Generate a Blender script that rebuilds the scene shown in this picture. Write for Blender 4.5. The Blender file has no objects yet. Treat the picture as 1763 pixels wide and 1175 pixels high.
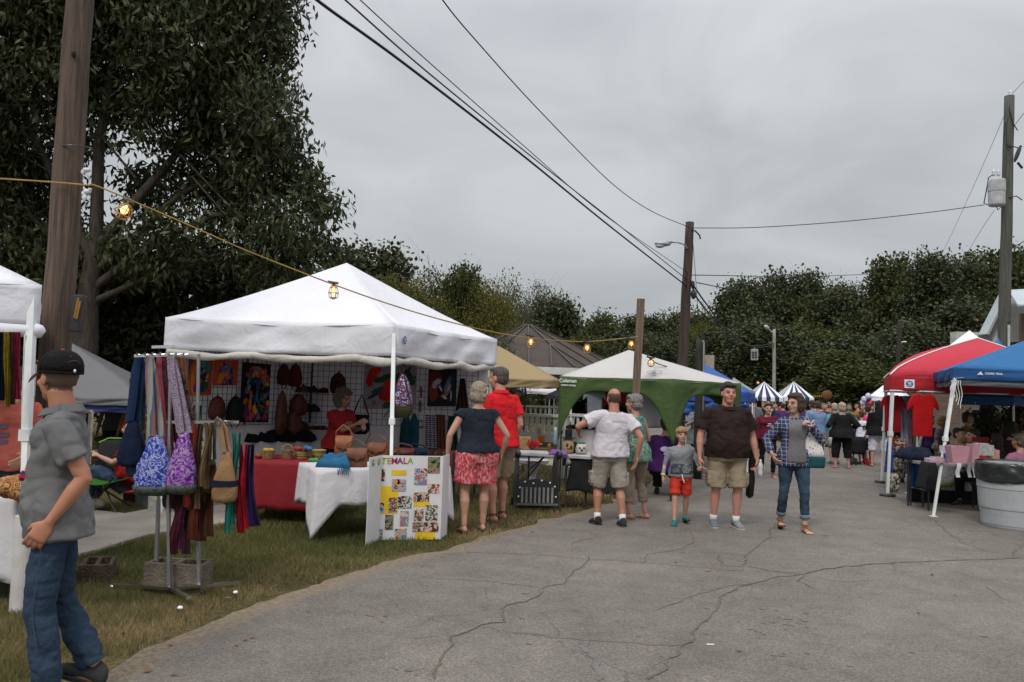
import bpy,bmesh,math,random
import numpy as np
from mathutils import Vector,Matrix,Euler,noise as mnoise
R=math.radians
random.seed(7);rng=np.random.default_rng(7)
scene=bpy.context.scene
COL=scene.collection
# camera
CAMZ,FPX,PITCH,ROLL=1.65,1430.0,R(3.3),R(1.9)
_f=Vector((0,math.cos(PITCH),math.sin(PITCH)));_r0=Vector((1,0,0));_u0=_r0.cross(_f)
_r=_r0*math.cos(ROLL)+_u0*math.sin(ROLL);_u=-_r0*math.sin(ROLL)+_u0*math.cos(ROLL)
cd=bpy.data.cameras.new("camera");cam=bpy.data.objects.new("camera",cd);COL.objects.link(cam)
m=Matrix(((_r.x,_u.x,-_f.x,0),(_r.y,_u.y,-_f.y,0),(_r.z,_u.z,-_f.z,CAMZ),(0,0,0,1)))
cam.matrix_world=m
cd.sensor_width=36.0;cd.lens=36.0*FPX/1763.0;cd.clip_end=2000;cd.clip_start=0.1
scene.camera=cam
# sky, sun, exposure
SUN_EL,SUN_AZ=48,200
w=bpy.data.worlds.new("World");scene.world=w;w.use_nodes=True
nt=w.node_tree;nt.nodes.clear();N=nt.nodes;L=nt.links
out=N.new('ShaderNodeOutputWorld')
sky=N.new('ShaderNodeTexSky');sky.sky_type='NISHITA';sky.sun_disc=False
sky.sun_elevation=R(SUN_EL);sky.sun_rotation=R(SUN_AZ);sky.dust_density=4;sky.air_density=1.2
bg1=N.new('ShaderNodeBackground');bg1.inputs[1].default_value=0.05;L.new(sky.outputs[0],bg1.inputs[0])
tc=N.new('ShaderNodeTexCoord');sep=N.new('ShaderNodeSeparateXYZ');L.new(tc.outputs['Generated'],sep.inputs[0])
# overcast cloud sheet: brightness by elevation (brighter towards the zenith) and soft cloud structure
el=N.new('ShaderNodeValToRGB');L.new(sep.outputs['Z'],el.inputs[0]);cr=el.color_ramp
cr.elements[0].position=0.0;cr.elements[0].color=(.375,.405,.42,1)
cr.elements[1].position=1.0;cr.elements[1].color=(1.22,1.24,1.28,1)
e=cr.elements.new(.12);e.color=(.425,.45,.462,1)
e=cr.elements.new(.42);e.color=(.535,.555,.58,1)
e=cr.elements.new(.62);e.color=(1.02,1.04,1.08,1)
mp=N.new('ShaderNodeMapping');mp.inputs['Scale'].default_value=(1.0,1.0,2.3);L.new(tc.outputs['Generated'],mp.inputs[0])
nz=N.new('ShaderNodeTexNoise');nz.inputs['Scale'].default_value=2.8;nz.inputs['Detail'].default_value=5;nz.inputs['Roughness'].default_value=.5
nz.inputs['Distortion'].default_value=.6
L.new(mp.outputs[0],nz.inputs[0])
nr=N.new('ShaderNodeValToRGB');L.new(nz.outputs[0],nr.inputs[0])
nr.color_ramp.elements[0].position=.33;nr.color_ramp.elements[0].color=(.82,.825,.84,1)
nr.color_ramp.elements[1].position=.66;nr.color_ramp.elements[1].color=(1.09,1.09,1.085,1)
mx=N.new('ShaderNodeMix');mx.data_type='RGBA';mx.blend_type='MULTIPLY';mx.inputs[0].default_value=1
L.new(el.outputs[0],mx.inputs[6]);L.new(nr.outputs[0],mx.inputs[7])
bg2=N.new('ShaderNodeBackground');bg2.inputs[1].default_value=1.0;L.new(mx.outputs[2],bg2.inputs[0])
ms=N.new('ShaderNodeMixShader');ms.inputs[0].default_value=.93
L.new(bg1.outputs[0],ms.inputs[1]);L.new(bg2.outputs[0],ms.inputs[2]);L.new(ms.outputs[0],out.inputs[0])
sl=bpy.data.lights.new("sun",'SUN');sl.energy=1.15;sl.angle=R(12);sl.color=(1,.96,.9)
so=bpy.data.objects.new("sun",sl);COL.objects.link(so)
_az=R(SUN_AZ)
sd=Vector((math.sin(_az)*math.cos(R(SUN_EL)),math.cos(_az)*math.cos(R(SUN_EL)),math.sin(R(SUN_EL))))
so.rotation_euler=sd.to_track_quat('Z','Y').to_euler()
scene.view_settings.view_transform='Standard';scene.view_settings.look='None'
scene.view_settings.gamma=1;scene.view_settings.exposure=0.35
scene.cycles.max_bounces=6;scene.cycles.transparent_max_bounces=8
scene.cycles.diffuse_bounces=3;scene.cycles.glossy_bounces=2;scene.cycles.transmission_bounces=4
scene.cycles.use_fast_gi=False
# photo tracing helpers
def ray(x,y):return _f*FPX+_r*(x-881.5)+_u*(587.5-y)
def P(x,y,d):
 v=ray(x,y);return Vector((0,0,CAMZ))+v*(d/v.y)
def G(x,y,z=0.0):
 v=ray(x,y);t=(z-CAMZ)/v.z;return Vector((0,0,CAMZ))+v*t
def at_xy(px,d,z=0.0):
 """world point on the vertical through image column px at depth d"""
 a=P(px,700,d);return Vector((a.x,a.y,z))
 # materials
_M={}
def lin(c):
 return tuple((v/12.92 if v<=.04045 else((v+.055)/1.055)**2.4)for v in c)
def hexc(h):
 h=h.lstrip('#');return lin([int(h[i:i+2],16)/255 for i in(0,2,4)])
def newmat(name):
 m=bpy.data.materials.new(name);m.use_nodes=True
 nt=m.node_tree;b=nt.nodes['Principled BSDF'];return m,nt,b
def pm(name,col,col2=None,scale=6,rough=.85,bump=.0,bscale=60,metallic=0,spec=.3,translucent=0,detail=4,stretch=None,var=.18,coat=0):
 """procedural principled material: noise between two real colours plus bump"""
 if name in _M:return _M[name]
 m,nt,b=newmat(name);N=nt.nodes;L=nt.links
 tc=N.new('ShaderNodeTexCoord');mp=N.new('ShaderNodeMapping');L.new(tc.outputs['Object'],mp.inputs[0])
 if stretch:mp.inputs['Scale'].default_value=stretch
 nz=N.new('ShaderNodeTexNoise');nz.inputs['Scale'].default_value=scale;nz.inputs['Detail'].default_value=detail
 L.new(mp.outputs[0],nz.inputs[0])
 cr=N.new('ShaderNodeValToRGB');L.new(nz.outputs[0],cr.inputs[0])
 c2=col2 if col2 else tuple(c*(1-var)for c in col);c1=col if col2 else tuple(min(1,c*(1+var*.5))for c in col)
 cr.color_ramp.elements[0].position=.35;cr.color_ramp.elements[0].color=(*c2,1)
 cr.color_ramp.elements[1].position=.65;cr.color_ramp.elements[1].color=(*c1,1)
 L.new(cr.outputs[0],b.inputs['Base Color'])
 b.inputs['Roughness'].default_value=rough;b.inputs['Metallic'].default_value=metallic
 b.inputs['Specular IOR Level'].default_value=spec;b.inputs['Coat Weight'].default_value=coat
 if bump:
  n2=N.new('ShaderNodeTexNoise');n2.inputs['Scale'].default_value=bscale;n2.inputs['Detail'].default_value=3
  L.new(mp.outputs[0],n2.inputs[0])
  bp=N.new('ShaderNodeBump');bp.inputs['Strength'].default_value=min(1,bump);bp.inputs['Distance'].default_value=.02
  L.new(n2.outputs[0],bp.inputs['Height']);L.new(bp.outputs[0],b.inputs['Normal'])
 if translucent:
  tr=N.new('ShaderNodeBsdfTranslucent');L.new(cr.outputs[0],tr.inputs[0])
  mx=N.new('ShaderNodeMixShader');mx.inputs[0].default_value=translucent
  L.new(b.outputs[0],mx.inputs[1]);L.new(tr.outputs[0],mx.inputs[2])
  L.new(mx.outputs[0],N['Material Output'].inputs[0])
 _M[name]=m;return m
def ramp_mat(name,cols,scale=8,kind='noise',rough=.85,stretch=None,sharp=True,distort=0,bump=0.0):
 """patterned cloth or picture: noise / voronoi / stripes through a hard colour ramp"""
 if name in _M:return _M[name]
 m,nt,b=newmat(name);N=nt.nodes;L=nt.links
 tc=N.new('ShaderNodeTexCoord');mp=N.new('ShaderNodeMapping');L.new(tc.outputs['Object'],mp.inputs[0])
 if stretch:mp.inputs['Scale'].default_value=stretch
 if kind=='noise':
  t=N.new('ShaderNodeTexNoise');t.inputs['Scale'].default_value=scale;t.inputs['Detail'].default_value=2;t.inputs['Distortion'].default_value=distort
  o=t.outputs[0];lo,hi=.3,.7
 elif kind=='voronoi':
  t=N.new('ShaderNodeTexVoronoi');t.inputs['Scale'].default_value=scale
  sx=N.new('ShaderNodeSeparateColor');L.new(t.outputs['Color'],sx.inputs[0]);o=sx.outputs[0];lo,hi=0,1
 elif kind=='ring':
  t=N.new('ShaderNodeTexVoronoi');t.inputs['Scale'].default_value=scale;o=t.outputs['Distance'];lo,hi=0,.8
 else:
  t=N.new('ShaderNodeTexWave');t.inputs['Scale'].default_value=scale;t.wave_profile='SAW'
  t.bands_direction=kind;t.inputs['Distortion'].default_value=distort;o=t.outputs[1];lo,hi=0,1
 L.new(mp.outputs[0],t.inputs[0])
 cr=N.new('ShaderNodeValToRGB');L.new(o,cr.inputs[0]);cr.color_ramp.interpolation='CONSTANT' if sharp else 'LINEAR'
 n=len(cols)
 for i,c in enumerate(cols):
  p=lo+(hi-lo)*i/n
  if i<2:e=cr.color_ramp.elements[i];e.position=p
  else:e=cr.color_ramp.elements.new(p)
  e.color=(*c,1)
 L.new(cr.outputs[0],b.inputs['Base Color']);b.inputs['Roughness'].default_value=rough;b.inputs['Specular IOR Level'].default_value=.25
 if bump:
  n2=N.new('ShaderNodeTexNoise');n2.inputs['Scale'].default_value=120;L.new(tc.outputs['Object'],n2.inputs[0])
  bp=N.new('ShaderNodeBump');bp.inputs['Strength'].default_value=bump;bp.inputs['Distance'].default_value=.01
  L.new(n2.outputs[0],bp.inputs['Height']);L.new(bp.outputs[0],b.inputs['Normal'])
 _M[name]=m;return m
 # mesh builder
class MB:
 def __init__(s):s.v=[];s.f=[];s.mi=[];s.cur=0
 def add(s,vs,fs):
  o=len(s.v);s.v+=[Vector(p)for p in vs];s.f+=[tuple(i+o for i in f)for f in fs];s.mi+=[s.cur]*len(fs);return s
 def box(s,c,size,rot=None,taper=1.0):
  hx,hy,hz=size[0]/2,size[1]/2,size[2]/2;c=Vector(c)
  vs=[]
  for z,k in((-hz,1),(hz,taper)):
   for x,y in((-hx,-hy),(hx,-hy),(hx,hy),(-hx,hy)):vs.append(Vector((x*k,y*k,z)))
  if rot is not None:
   M=rot if isinstance(rot,Matrix)else Euler(rot).to_matrix()
   vs=[M@p for p in vs]
  return s.add([p+c for p in vs],[(0,3,2,1),(4,5,6,7),(0,1,5,4),(1,2,6,5),(2,3,7,6),(3,0,4,7)])
 def bar(s,p0,p1,wd,dp,up=(0,0,1)):
  p0,p1=Vector(p0),Vector(p1);d=(p1-p0);l=d.length;d.normalize();up=Vector(up)
  if abs(d.dot(up))>.98:up=Vector((1,0,0))if abs(d.x)<.9 else Vector((0,1,0))
  x=d.cross(up).normalized();y=x.cross(d)
  vs=[]
  for q in(p0,p1):
   for a,b in((-1,-1),(1,-1),(1,1),(-1,1)):vs.append(q+x*a*wd/2+y*b*dp/2)
  return s.add(vs,[(0,3,2,1),(4,5,6,7),(0,1,5,4),(1,2,6,5),(2,3,7,6),(3,0,4,7)])
 def tube(s,pts,r,n=8,cap=True):
  pts=[Vector(p)for p in pts];rs=r if isinstance(r,(list,tuple))else[r]*len(pts)
  vs=[];fs=[];x=None
  for i,p in enumerate(pts):
   d=(pts[min(i+1,len(pts)-1)]-pts[max(i-1,0)]).normalized()
   if x is None:
    a=Vector((0,0,1))if abs(d.z)<.9 else Vector((1,0,0));x=d.cross(a).normalized()
   else:x=(x-d*x.dot(d)).normalized()
   y=d.cross(x)
   for k in range(n):
    t=2*math.pi*k/n;vs.append(p+(x*math.cos(t)+y*math.sin(t))*rs[i])
  for i in range(len(pts)-1):
   for k in range(n):k2=(k+1)%n;fs.append((i*n+k,i*n+k2,(i+1)*n+k2,(i+1)*n+k))
  if cap:fs.append(tuple(range(n-1,-1,-1)));fs.append(tuple((len(pts)-1)*n+k for k in range(n)))
  return s.add(vs,fs)
 def lathe(s,prof,c=(0,0,0),n=16,sx=1,sy=1,cap=True):
  c=Vector(c);vs=[];fs=[]
  for r,z in prof:
   for k in range(n):
    t=2*math.pi*k/n;vs.append(c+Vector((r*sx*math.cos(t),r*sy*math.sin(t),z)))
  for i in range(len(prof)-1):
   for k in range(n):k2=(k+1)%n;fs.append((i*n+k,i*n+k2,(i+1)*n+k2,(i+1)*n+k))
  if cap:fs.append(tuple(range(n-1,-1,-1)));fs.append(tuple((len(prof)-1)*n+k for k in range(n)))
  return s.add(vs,fs)
 def ell(s,c,r,n=12,m=8,rot=None):
  c=Vector(c);vs=[];fs=[]
  for i in range(1,m):
   a=math.pi*i/m
   for k in range(n):
    t=2*math.pi*k/n;v=Vector((r[0]*math.sin(a)*math.cos(t),r[1]*math.sin(a)*math.sin(t),r[2]*math.cos(a)))
    vs.append(v)
  vs+=[Vector((0,0,r[2])),Vector((0,0,-r[2]))];T=len(vs)-2
  if rot is not None:vs=[rot@v for v in vs]
  for i in range(m-2):
   for k in range(n):k2=(k+1)%n;fs.append((i*n+k,(i+1)*n+k,(i+1)*n+k2,i*n+k2))
  for k in range(n):fs.append((T,k,(k+1)%n));fs.append((T+1,(m-2)*n+(k+1)%n,(m-2)*n+k))
  return s.add([v+c for v in vs],fs)
 def grid(s,fn,nu,nv,closed=False):
  vs=[fn(i/nu,j/nv)for j in range(nv+1)for i in range(nu+1)]
  fs=[(j*(nu+1)+i,j*(nu+1)+i+1,(j+1)*(nu+1)+i+1,(j+1)*(nu+1)+i)for j in range(nv)for i in range(nu)]
  return s.add(vs,fs)
 def prism(s,pts,off):
  """closed polygon pts extruded by vector off"""
  n=len(pts);off=Vector(off);pts=[Vector(p)for p in pts]
  return s.add(pts+[p+off for p in pts],[tuple(range(n-1,-1,-1)),tuple(range(n,2*n))]+[(i,(i+1)%n,n+(i+1)%n,n+i)for i in range(n)])
 def loft(s,rings):
  """closed surface through rings (lists of equal length)"""
  n=len(rings[0]);vs=[Vector(p)for r in rings for p in r];fs=[]
  for i in range(len(rings)-1):
   for k in range(n):k2=(k+1)%n;fs.append((i*n+k,i*n+k2,(i+1)*n+k2,(i+1)*n+k))
  fs.append(tuple(range(n-1,-1,-1)));fs.append(tuple((len(rings)-1)*n+k for k in range(n)))
  return s.add(vs,fs)
WM={}
def wm(o):return WM.get(o.name,Matrix.Identity(4))
def empty(name,label,cat,loc=(0,0,0),rz=0,group=None,rot=None):
 o=bpy.data.objects.new(name,None);COL.objects.link(o);o.location=loc
 o.rotation_euler=rot if rot is not None else(0,0,rz)
 o.empty_display_size=.1
 WM[o.name]=Matrix.Translation(Vector(loc))@o.rotation_euler.to_matrix().to_4x4()
 tag(o,label,cat,group);return o
def tag(o,label=None,cat=None,group=None,kind=None):
 if label:o['label']=label
 if cat:o['category']=cat
 if group:o['group']=group
 if kind:o['kind']=kind
 return o
def build(name,mb,mats,parent=None,smooth=False,world=False,bevel=0,solid=0,loc=None,smooth_angle=None):
 """ONE mesh object from an MB. world=True: MB holds world coordinates, moved into the parent's frame (or to loc)"""
 if not isinstance(mats,(list,tuple)):mats=[mats]
 vs=mb.v
 M=Matrix.Identity(4)
 if parent is not None and world:Mi=wm(parent).inverted();vs=[Mi@v for v in vs]
 me=bpy.data.meshes.new(name);
 if loc is not None:
  L0=Vector(loc);vs=[v-L0 for v in vs]if world else vs
 me.from_pydata([tuple(v)for v in vs],[],mb.f)
 for mt in mats:me.materials.append(mt)
 if len(mats)>1:me.polygons.foreach_set('material_index',mb.mi)
 if smooth:me.polygons.foreach_set('use_smooth',[True]*len(me.polygons))
 me.validate();me.update()
 o=bpy.data.objects.new(name,me);COL.objects.link(o)
 if parent is not None:o.parent=parent;WM[o.name]=wm(parent)
 elif loc is not None:o.location=loc;WM[o.name]=Matrix.Translation(Vector(loc))
 if solid:md=o.modifiers.new('solid','SOLIDIFY');md.thickness=solid;md.offset=0
 if bevel:md=o.modifiers.new('bevel','BEVEL');md.width=bevel;md.segments=2;md.limit_method='ANGLE'
 return o
def npmesh(name,verts,faces,mats,parent=None,attr=None,loc=None,smooth=False):
 """fast mesh from numpy: verts (n,3), faces (m,k)"""
 me=bpy.data.meshes.new(name);k=faces.shape[1]
 me.vertices.add(len(verts));me.vertices.foreach_set('co',np.ascontiguousarray(verts,dtype=np.float32).ravel())
 me.loops.add(faces.size);me.loops.foreach_set('vertex_index',faces.astype(np.int32).ravel())
 me.polygons.add(len(faces));me.polygons.foreach_set('loop_start',np.arange(0,faces.size,k,dtype=np.int32))
 me.polygons.foreach_set('loop_total',np.full(len(faces),k,dtype=np.int32))
 if smooth:me.polygons.foreach_set('use_smooth',np.ones(len(faces),dtype=bool))
 me.update(calc_edges=True)
 for mt in(mats if isinstance(mats,(list,tuple))else[mats]):me.materials.append(mt)
 if attr is not None:
  a=me.attributes.new('var','FLOAT','POINT');a.data.foreach_set('value',attr.astype(np.float32))
 o=bpy.data.objects.new(name,me);COL.objects.link(o)
 if parent is not None:o.parent=parent;WM[o.name]=wm(parent)
 elif loc is not None:o.location=loc;WM[o.name]=Matrix.Translation(Vector(loc))
 return o
def copy_tree(o,parent=None,loc=None,rz=None,scale=None,label=None,group=None):
 c=o.copy();COL.objects.link(c);c.parent=parent
 for ch in list(o.children):copy_tree(ch,c)
 if loc is not None:c.location=loc
 if rz is not None:c.rotation_euler.z=rz
 if scale is not None:c.scale=scale if isinstance(scale,(tuple,list))else(scale,)*3
 if label:c['label']=label
 if group:c['group']=group
 return c
def lerp(a,b,t):return a+(b-a)*t
def text(name,s,size,mat,parent,loc,rot,extrude=.001,align='CENTER',bold=True,mw=None):
 cu=bpy.data.curves.new(name,'FONT');cu.body=s;cu.size=size;cu.extrude=extrude;cu.align_x=align;cu.align_y='CENTER'
 if bold:cu.offset=size*.02
 tmp=bpy.data.objects.new(name,cu);COL.objects.link(tmp)
 dg=bpy.context.evaluated_depsgraph_get();me=bpy.data.meshes.new_from_object(tmp.evaluated_get(dg));bpy.data.objects.remove(tmp)
 me.materials.clear();me.materials.append(mat)
 o=bpy.data.objects.new(name,me);COL.objects.link(o)
 if mw is not None:o.matrix_world=(wm(parent).inverted()@mw)if parent is not None else mw
 else:o.location=loc;o.rotation_euler=rot
 if parent is not None:o.parent=parent
 return o
 # GROUND
def grassland_mat():
 m,nt,b=newmat('grass_soil');N=nt.nodes;L=nt.links
 tc=N.new('ShaderNodeTexCoord')
 n1=N.new('ShaderNodeTexNoise');n1.inputs['Scale'].default_value=.5;n1.inputs['Detail'].default_value=6;L.new(tc.outputs['Object'],n1.inputs[0])
 n2=N.new('ShaderNodeTexNoise');n2.inputs['Scale'].default_value=26;n2.inputs['Detail'].default_value=5;L.new(tc.outputs['Object'],n2.inputs[0])
 c1=N.new('ShaderNodeValToRGB');L.new(n1.outputs[0],c1.inputs[0])
 c1.color_ramp.elements[0].position=.38;c1.color_ramp.elements[0].color=(.075,.07,.03,1)
 c1.color_ramp.elements[1].position=.68;c1.color_ramp.elements[1].color=(.16,.125,.065,1)
 c2=N.new('ShaderNodeValToRGB');L.new(n2.outputs[0],c2.inputs[0])
 c2.color_ramp.elements[0].position=.3;c2.color_ramp.elements[0].color=(.45,.42,.36,1)
 c2.color_ramp.elements[1].position=.72;c2.color_ramp.elements[1].color=(1.15,1.15,1.05,1)
 mx=N.new('ShaderNodeMix');mx.data_type='RGBA';mx.blend_type='MULTIPLY';mx.inputs[0].default_value=1
 L.new(c1.outputs[0],mx.inputs[6]);L.new(c2.outputs[0],mx.inputs[7]);L.new(mx.outputs[2],b.inputs['Base Color'])
 b.inputs['Roughness'].default_value=.95;b.inputs['Specular IOR Level'].default_value=.1
 bp=N.new('ShaderNodeBump');bp.inputs['Strength'].default_value=.8;bp.inputs['Distance'].default_value=.03
 L.new(n2.outputs[0],bp.inputs['Height']);L.new(bp.outputs[0],b.inputs['Normal'])
 return m
def asphalt_mat():
 m,nt,b=newmat('asphalt');N=nt.nodes;L=nt.links
 tc=N.new('ShaderNodeTexCoord');T=tc.outputs['Object']
 def noise(s,d=5,r=.6,dist=0):
  n=N.new('ShaderNodeTexNoise');n.inputs['Scale'].default_value=s;n.inputs['Detail'].default_value=d
  n.inputs['Roughness'].default_value=r;n.inputs['Distortion'].default_value=dist;L.new(T,n.inputs[0]);return n
 def ramp(src,*st):
  c=N.new('ShaderNodeValToRGB');L.new(src,c.inputs[0])
  for i,(p,col)in enumerate(st):
   e=c.color_ramp.elements[i]if i<2 else c.color_ramp.elements.new(p)
   e.position=p;e.color=(*col,1)
  return c.outputs[0]
 def mul(a,bb,f=1,mode='MULTIPLY'):
  x=N.new('ShaderNodeMix');x.data_type='RGBA';x.blend_type=mode;x.inputs[0].default_value=f
  L.new(a,x.inputs[6]);L.new(bb,x.inputs[7]);return x.outputs[2]
 base=ramp(noise(.35,4).outputs[0],(.3,(.150,.135,.120)),(.7,(.222,.203,.182)))
 mid=ramp(noise(2.6,6,.65,.4).outputs[0],(.3,(.80,.80,.80)),(.7,(1.1,1.1,1.1)))
 v=N.new('ShaderNodeTexVoronoi');v.inputs['Scale'].default_value=95;L.new(T,v.inputs[0])
 sc=N.new('ShaderNodeSeparateColor');L.new(v.outputs['Color'],sc.inputs[0])
 grain=ramp(sc.outputs[0],(0,(.50,.49,.48)),(.55,(.98,.98,.97)),(.97,(1.45,1.42,1.38)))
 fine=ramp(noise(60,3).outputs[0],(.3,(.72,.72,.72)),(.7,(1.22,1.2,1.18)))
 col=mul(mul(mul(base,mid),grain,.5),fine)
 # scattered oil and damp spots
 sp=ramp(noise(5.5,2,.5,1.2).outputs[0],(.22,(.42,.41,.40)),(.30,(1,1,1)))
 col=mul(col,sp,.8)
 # hairline crazing, only in patches
 wv=N.new('ShaderNodeMix');wv.data_type='RGBA';wv.inputs[0].default_value=.22;L.new(T,wv.inputs[6]);L.new(noise(1.7,5,.7).outputs[1],wv.inputs[7])
 ve=N.new('ShaderNodeTexVoronoi');ve.feature='DISTANCE_TO_EDGE';ve.inputs['Scale'].default_value=1.9;L.new(wv.outputs[2],ve.inputs[0])
 ln=ramp(ve.outputs['Distance'],(.0,(.45,.43,.40)),(.012,(1,1,1)));pm_=ramp(noise(.28,3).outputs[0],(.47,(0,0,0)),(.60,(.75,.75,.75)))
 hx=N.new('ShaderNodeMix');hx.data_type='RGBA';hx.blend_type='MULTIPLY';L.new(pm_,hx.inputs[0]);L.new(col,hx.inputs[6]);L.new(ln,hx.inputs[7]);col=hx.outputs[2]
 # sand, dirt and dead grass washed over the crumbling edge
 at=N.new('ShaderNodeAttribute');at.attribute_name='var';dn=noise(11,6,.75,.8);ad=N.new('ShaderNodeMath');ad.operation='ADD'
 L.new(at.outputs['Fac'],ad.inputs[0]);L.new(dn.outputs[0],ad.inputs[1]);dm=ramp(ad.outputs[0],(.80,(0,0,0)),(1.25,(1,1,1)))
 dirt=ramp(noise(24,4).outputs[0],(.3,(.13,.10,.07)),(.7,(.27,.215,.155)))
 fx=N.new('ShaderNodeMix');fx.data_type='RGBA';L.new(dm,fx.inputs[0]);L.new(col,fx.inputs[6]);L.new(dirt,fx.inputs[7]);col=fx.outputs[2]
 L.new(col,b.inputs['Base Color']);b.inputs['Roughness'].default_value=.88;b.inputs['Specular IOR Level'].default_value=.25
 bp=N.new('ShaderNodeBump');bp.inputs['Strength'].default_value=.6;bp.inputs['Distance'].default_value=.008
 L.new(sc.outputs[0],bp.inputs['Height']);L.new(bp.outputs[0],b.inputs['Normal'])
 return m
GRASS_SOIL=grassland_mat()
# terrain sheet reaching the horizon, rising into a wooded hillside beyond the street
def terr(x,y):
 h=0
 if y>62:h+=3.6*(1-math.cos(min(1,(y-62)/60)*math.pi))*.5+max(0,y-122)*.02
 if x>26:h+=min(5,(x-26)*.12)
 return h
mb=MB()
xs=[-900,-400,-200,-120,-80,-60,-45,-35,-25,-15,-5,5,15,25,35,45,60,80,120,200,400,900]
ys=[-40,0,10,20,30,40,50,58,64,70,76,82,90,98,106,114,122,140,170,220,400,900]
mb.grid(lambda u,v:Vector((xs[round(u*21)],ys[round(v*21)],terr(xs[round(u*21)],ys[round(v*21)])-.02)),21,21)
ground=tag(build('ground',mb,GRASS_SOIL,smooth=True),kind='structure')
# road edge traced on the ground
edge_px=[(60,1230),(160,1170),(250,1122),(330,1086),(450,1040),(530,1008),(600,985),(680,965),(760,945),(830,928),(900,906),(950,893),(1000,882),(1045,866),(1080,852),(1125,830),(1150,815),(1175,800)]
EDGE=[G(x,y)for x,y in edge_px]
EDGE=[Vector((-9.0,-6,0)),Vector((-3.6,2.4,0))]+EDGE
last=EDGE[-1];EDGE+=[Vector((last.x+1.2,last.y+9,0)),Vector((last.x+1.5,62,0))]
# resample with a ragged line
def resample(pts,step):
 outp=[pts[0]]
 for a,b in zip(pts,pts[1:]):
  n=max(1,int((b-a).length/step));outp+=[a.lerp(b,(i+1)/n)for i in range(n)]
 return outp
RE=resample(EDGE,.12)
def rag(p,k=1):return p+Vector((mnoise.noise(p*2.2)*.13+mnoise.noise(p*9)*.05,mnoise.noise(p*2.2+Vector((9,3,1)))*.13,0))*k
RE=[rag(p)for p in RE]
RX=np.array([p.x for p in RE]);RY=np.array([p.y for p in RE])
o_=np.argsort(RY);RXs,RYs=RX[o_],RY[o_]
def edge_x(y):return np.interp(y,RYs,RXs)
n=len(RE);srt=[Vector((RXs[i],RYs[i],.004))for i in range(n)]
offs=(0,.12,.30,.60,None);V_=[];A_=[]
for p in srt:
 for k,o_ in enumerate(offs):V_.append((60 if o_ is None else p.x+o_,p.y,.004));A_.append((.95,.55,.2,0,0)[k])
F_=[(5*i+k,5*i+k+1,5*i+k+6,5*i+k+5)for i in range(n-1)for k in range(4)]
road=tag(npmesh('road',np.array(V_),np.array(F_),asphalt_mat(),attr=np.array(A_)),kind='structure')
# concrete walks
CONC=pm('concrete_walk',(.36,.325,.275),(.27,.24,.2),scale=2.2,bump=.3,bscale=80,rough=.9)
def sheet(name,px,z,mt):
 mb=MB();pts=[G(x,y)for x,y in px];pts=[Vector((p.x,p.y,z))for p in pts];mb.prism(pts,(0,0,-.03))
 return tag(build(name,mb,mt),kind='structure')
WALK1=[(-40,868),(60,873),(150,880),(215,887),(262,878),(300,866),(360,866),(440,884),(415,900),(345,909),(250,925),(160,952),(60,975),(-60,1000)]
WALK2=[(560,800),(700,796),(850,783),(940,774),(990,778),(1080,800),(985,806),(915,800),(860,806),(700,822),(560,828)]
sheet('concrete_path',WALK1,.022,CONC);sheet('concrete_path',WALK2,.022,CONC)
def crack_strip(mb,pts_px,w0,w1=None,z=.009,j=.02):
 pts=resample([G(x,y)for x,y in pts_px],.045);w1=w1 or w0;vs=[]
 for i,p in enumerate(pts):
  t=i/max(1,len(pts)-1);d=(pts[min(i+1,len(pts)-1)]-pts[max(0,i-1)]).normalized();nn=Vector((-d.y,d.x,0))
  q=p+nn*(mnoise.noise(p*5)*.05+mnoise.noise(p*17)*j);ww=lerp(w0,w1,t)*(.6+.55*abs(mnoise.noise(p*11)))*(1 if 0<i<len(pts)-1 else.1)
  vs+=[q-nn*ww+Vector((0,0,z)),q+nn*ww+Vector((0,0,z))]
 mb.add(vs,[(2*i,2*i+1,2*i+3,2*i+2)for i in range(len(pts)-1)])
CRACK=pm('crack_fill',(.10,.09,.07),(.155,.135,.10),scale=14,rough=.95)
mb=MB()
for pts,w0,w1 in[([(745,1172),(757,1140),(775,1110),(778,1098),(830,1078),(868,1072),(862,1050),(880,1042),(930,1030),(932,1012),(970,1006),(990,985),(1012,968),(1012,958)],.012,.007),([(1120,1175),(1150,1140),(1192,1100),(1200,1080),(1225,1060),(1240,1030),(1275,1012),(1330,997),(1385,990)],.013,.010),([(1385,990),(1440,978),(1540,970),(1763,962)],.016,.012),([(1283,975),(1283,958),(1320,930),(1335,902)],.010,.006),([(1385,990),(1375,1002),(1410,1018)],.009,.004),([(1283,975),(1330,985),(1385,990)],.010,.010),([(1235,955),(1245,975),(1283,978)],.008,.008),([(800,952),(920,956),(1010,963),(1110,970),(1200,978),(1285,985)],.006,.006),([(720,995),(830,1002),(900,1008),(935,1012)],.006,.006),([(870,1090),(960,1100),(1010,1105),(1180,1115)],.006,.005),([(1105,972),(1115,955),(1165,948),(1195,935),(1190,915)],.008,.005),([(985,940),(1000,930),(1060,920),(1140,915)],.005,.004),([(1165,948),(1230,953),(1290,957)],.006,.005),([(1600,890),(1630,915),(1655,935),(1700,950),(1740,958)],.007,.005),([(1740,958),(1763,940)],.007,.005),([(760,1098),(700,1102)],.005,.003),([(1250,1005),(1235,1015),(1205,1018)],.006,.004),([(1520,1000),(1450,1004),(1400,996)],.005,.004),([(1700,1010),(1715,1025),(1750,1040)],.006,.003)]:
 crack_strip(mb,pts,w0,w1)
tag(build('road_cracks',mb,CRACK),kind='structure')
STAIN=pm('tar_stain',(.12,.115,.105),(.17,.16,.148),scale=18,rough=.8)
mb=MB()
crack_strip(mb,[(1135,1052),(1160,1038),(1200,1022),(1260,1010),(1310,1002)],.035,.02,z=.0075)
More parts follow.
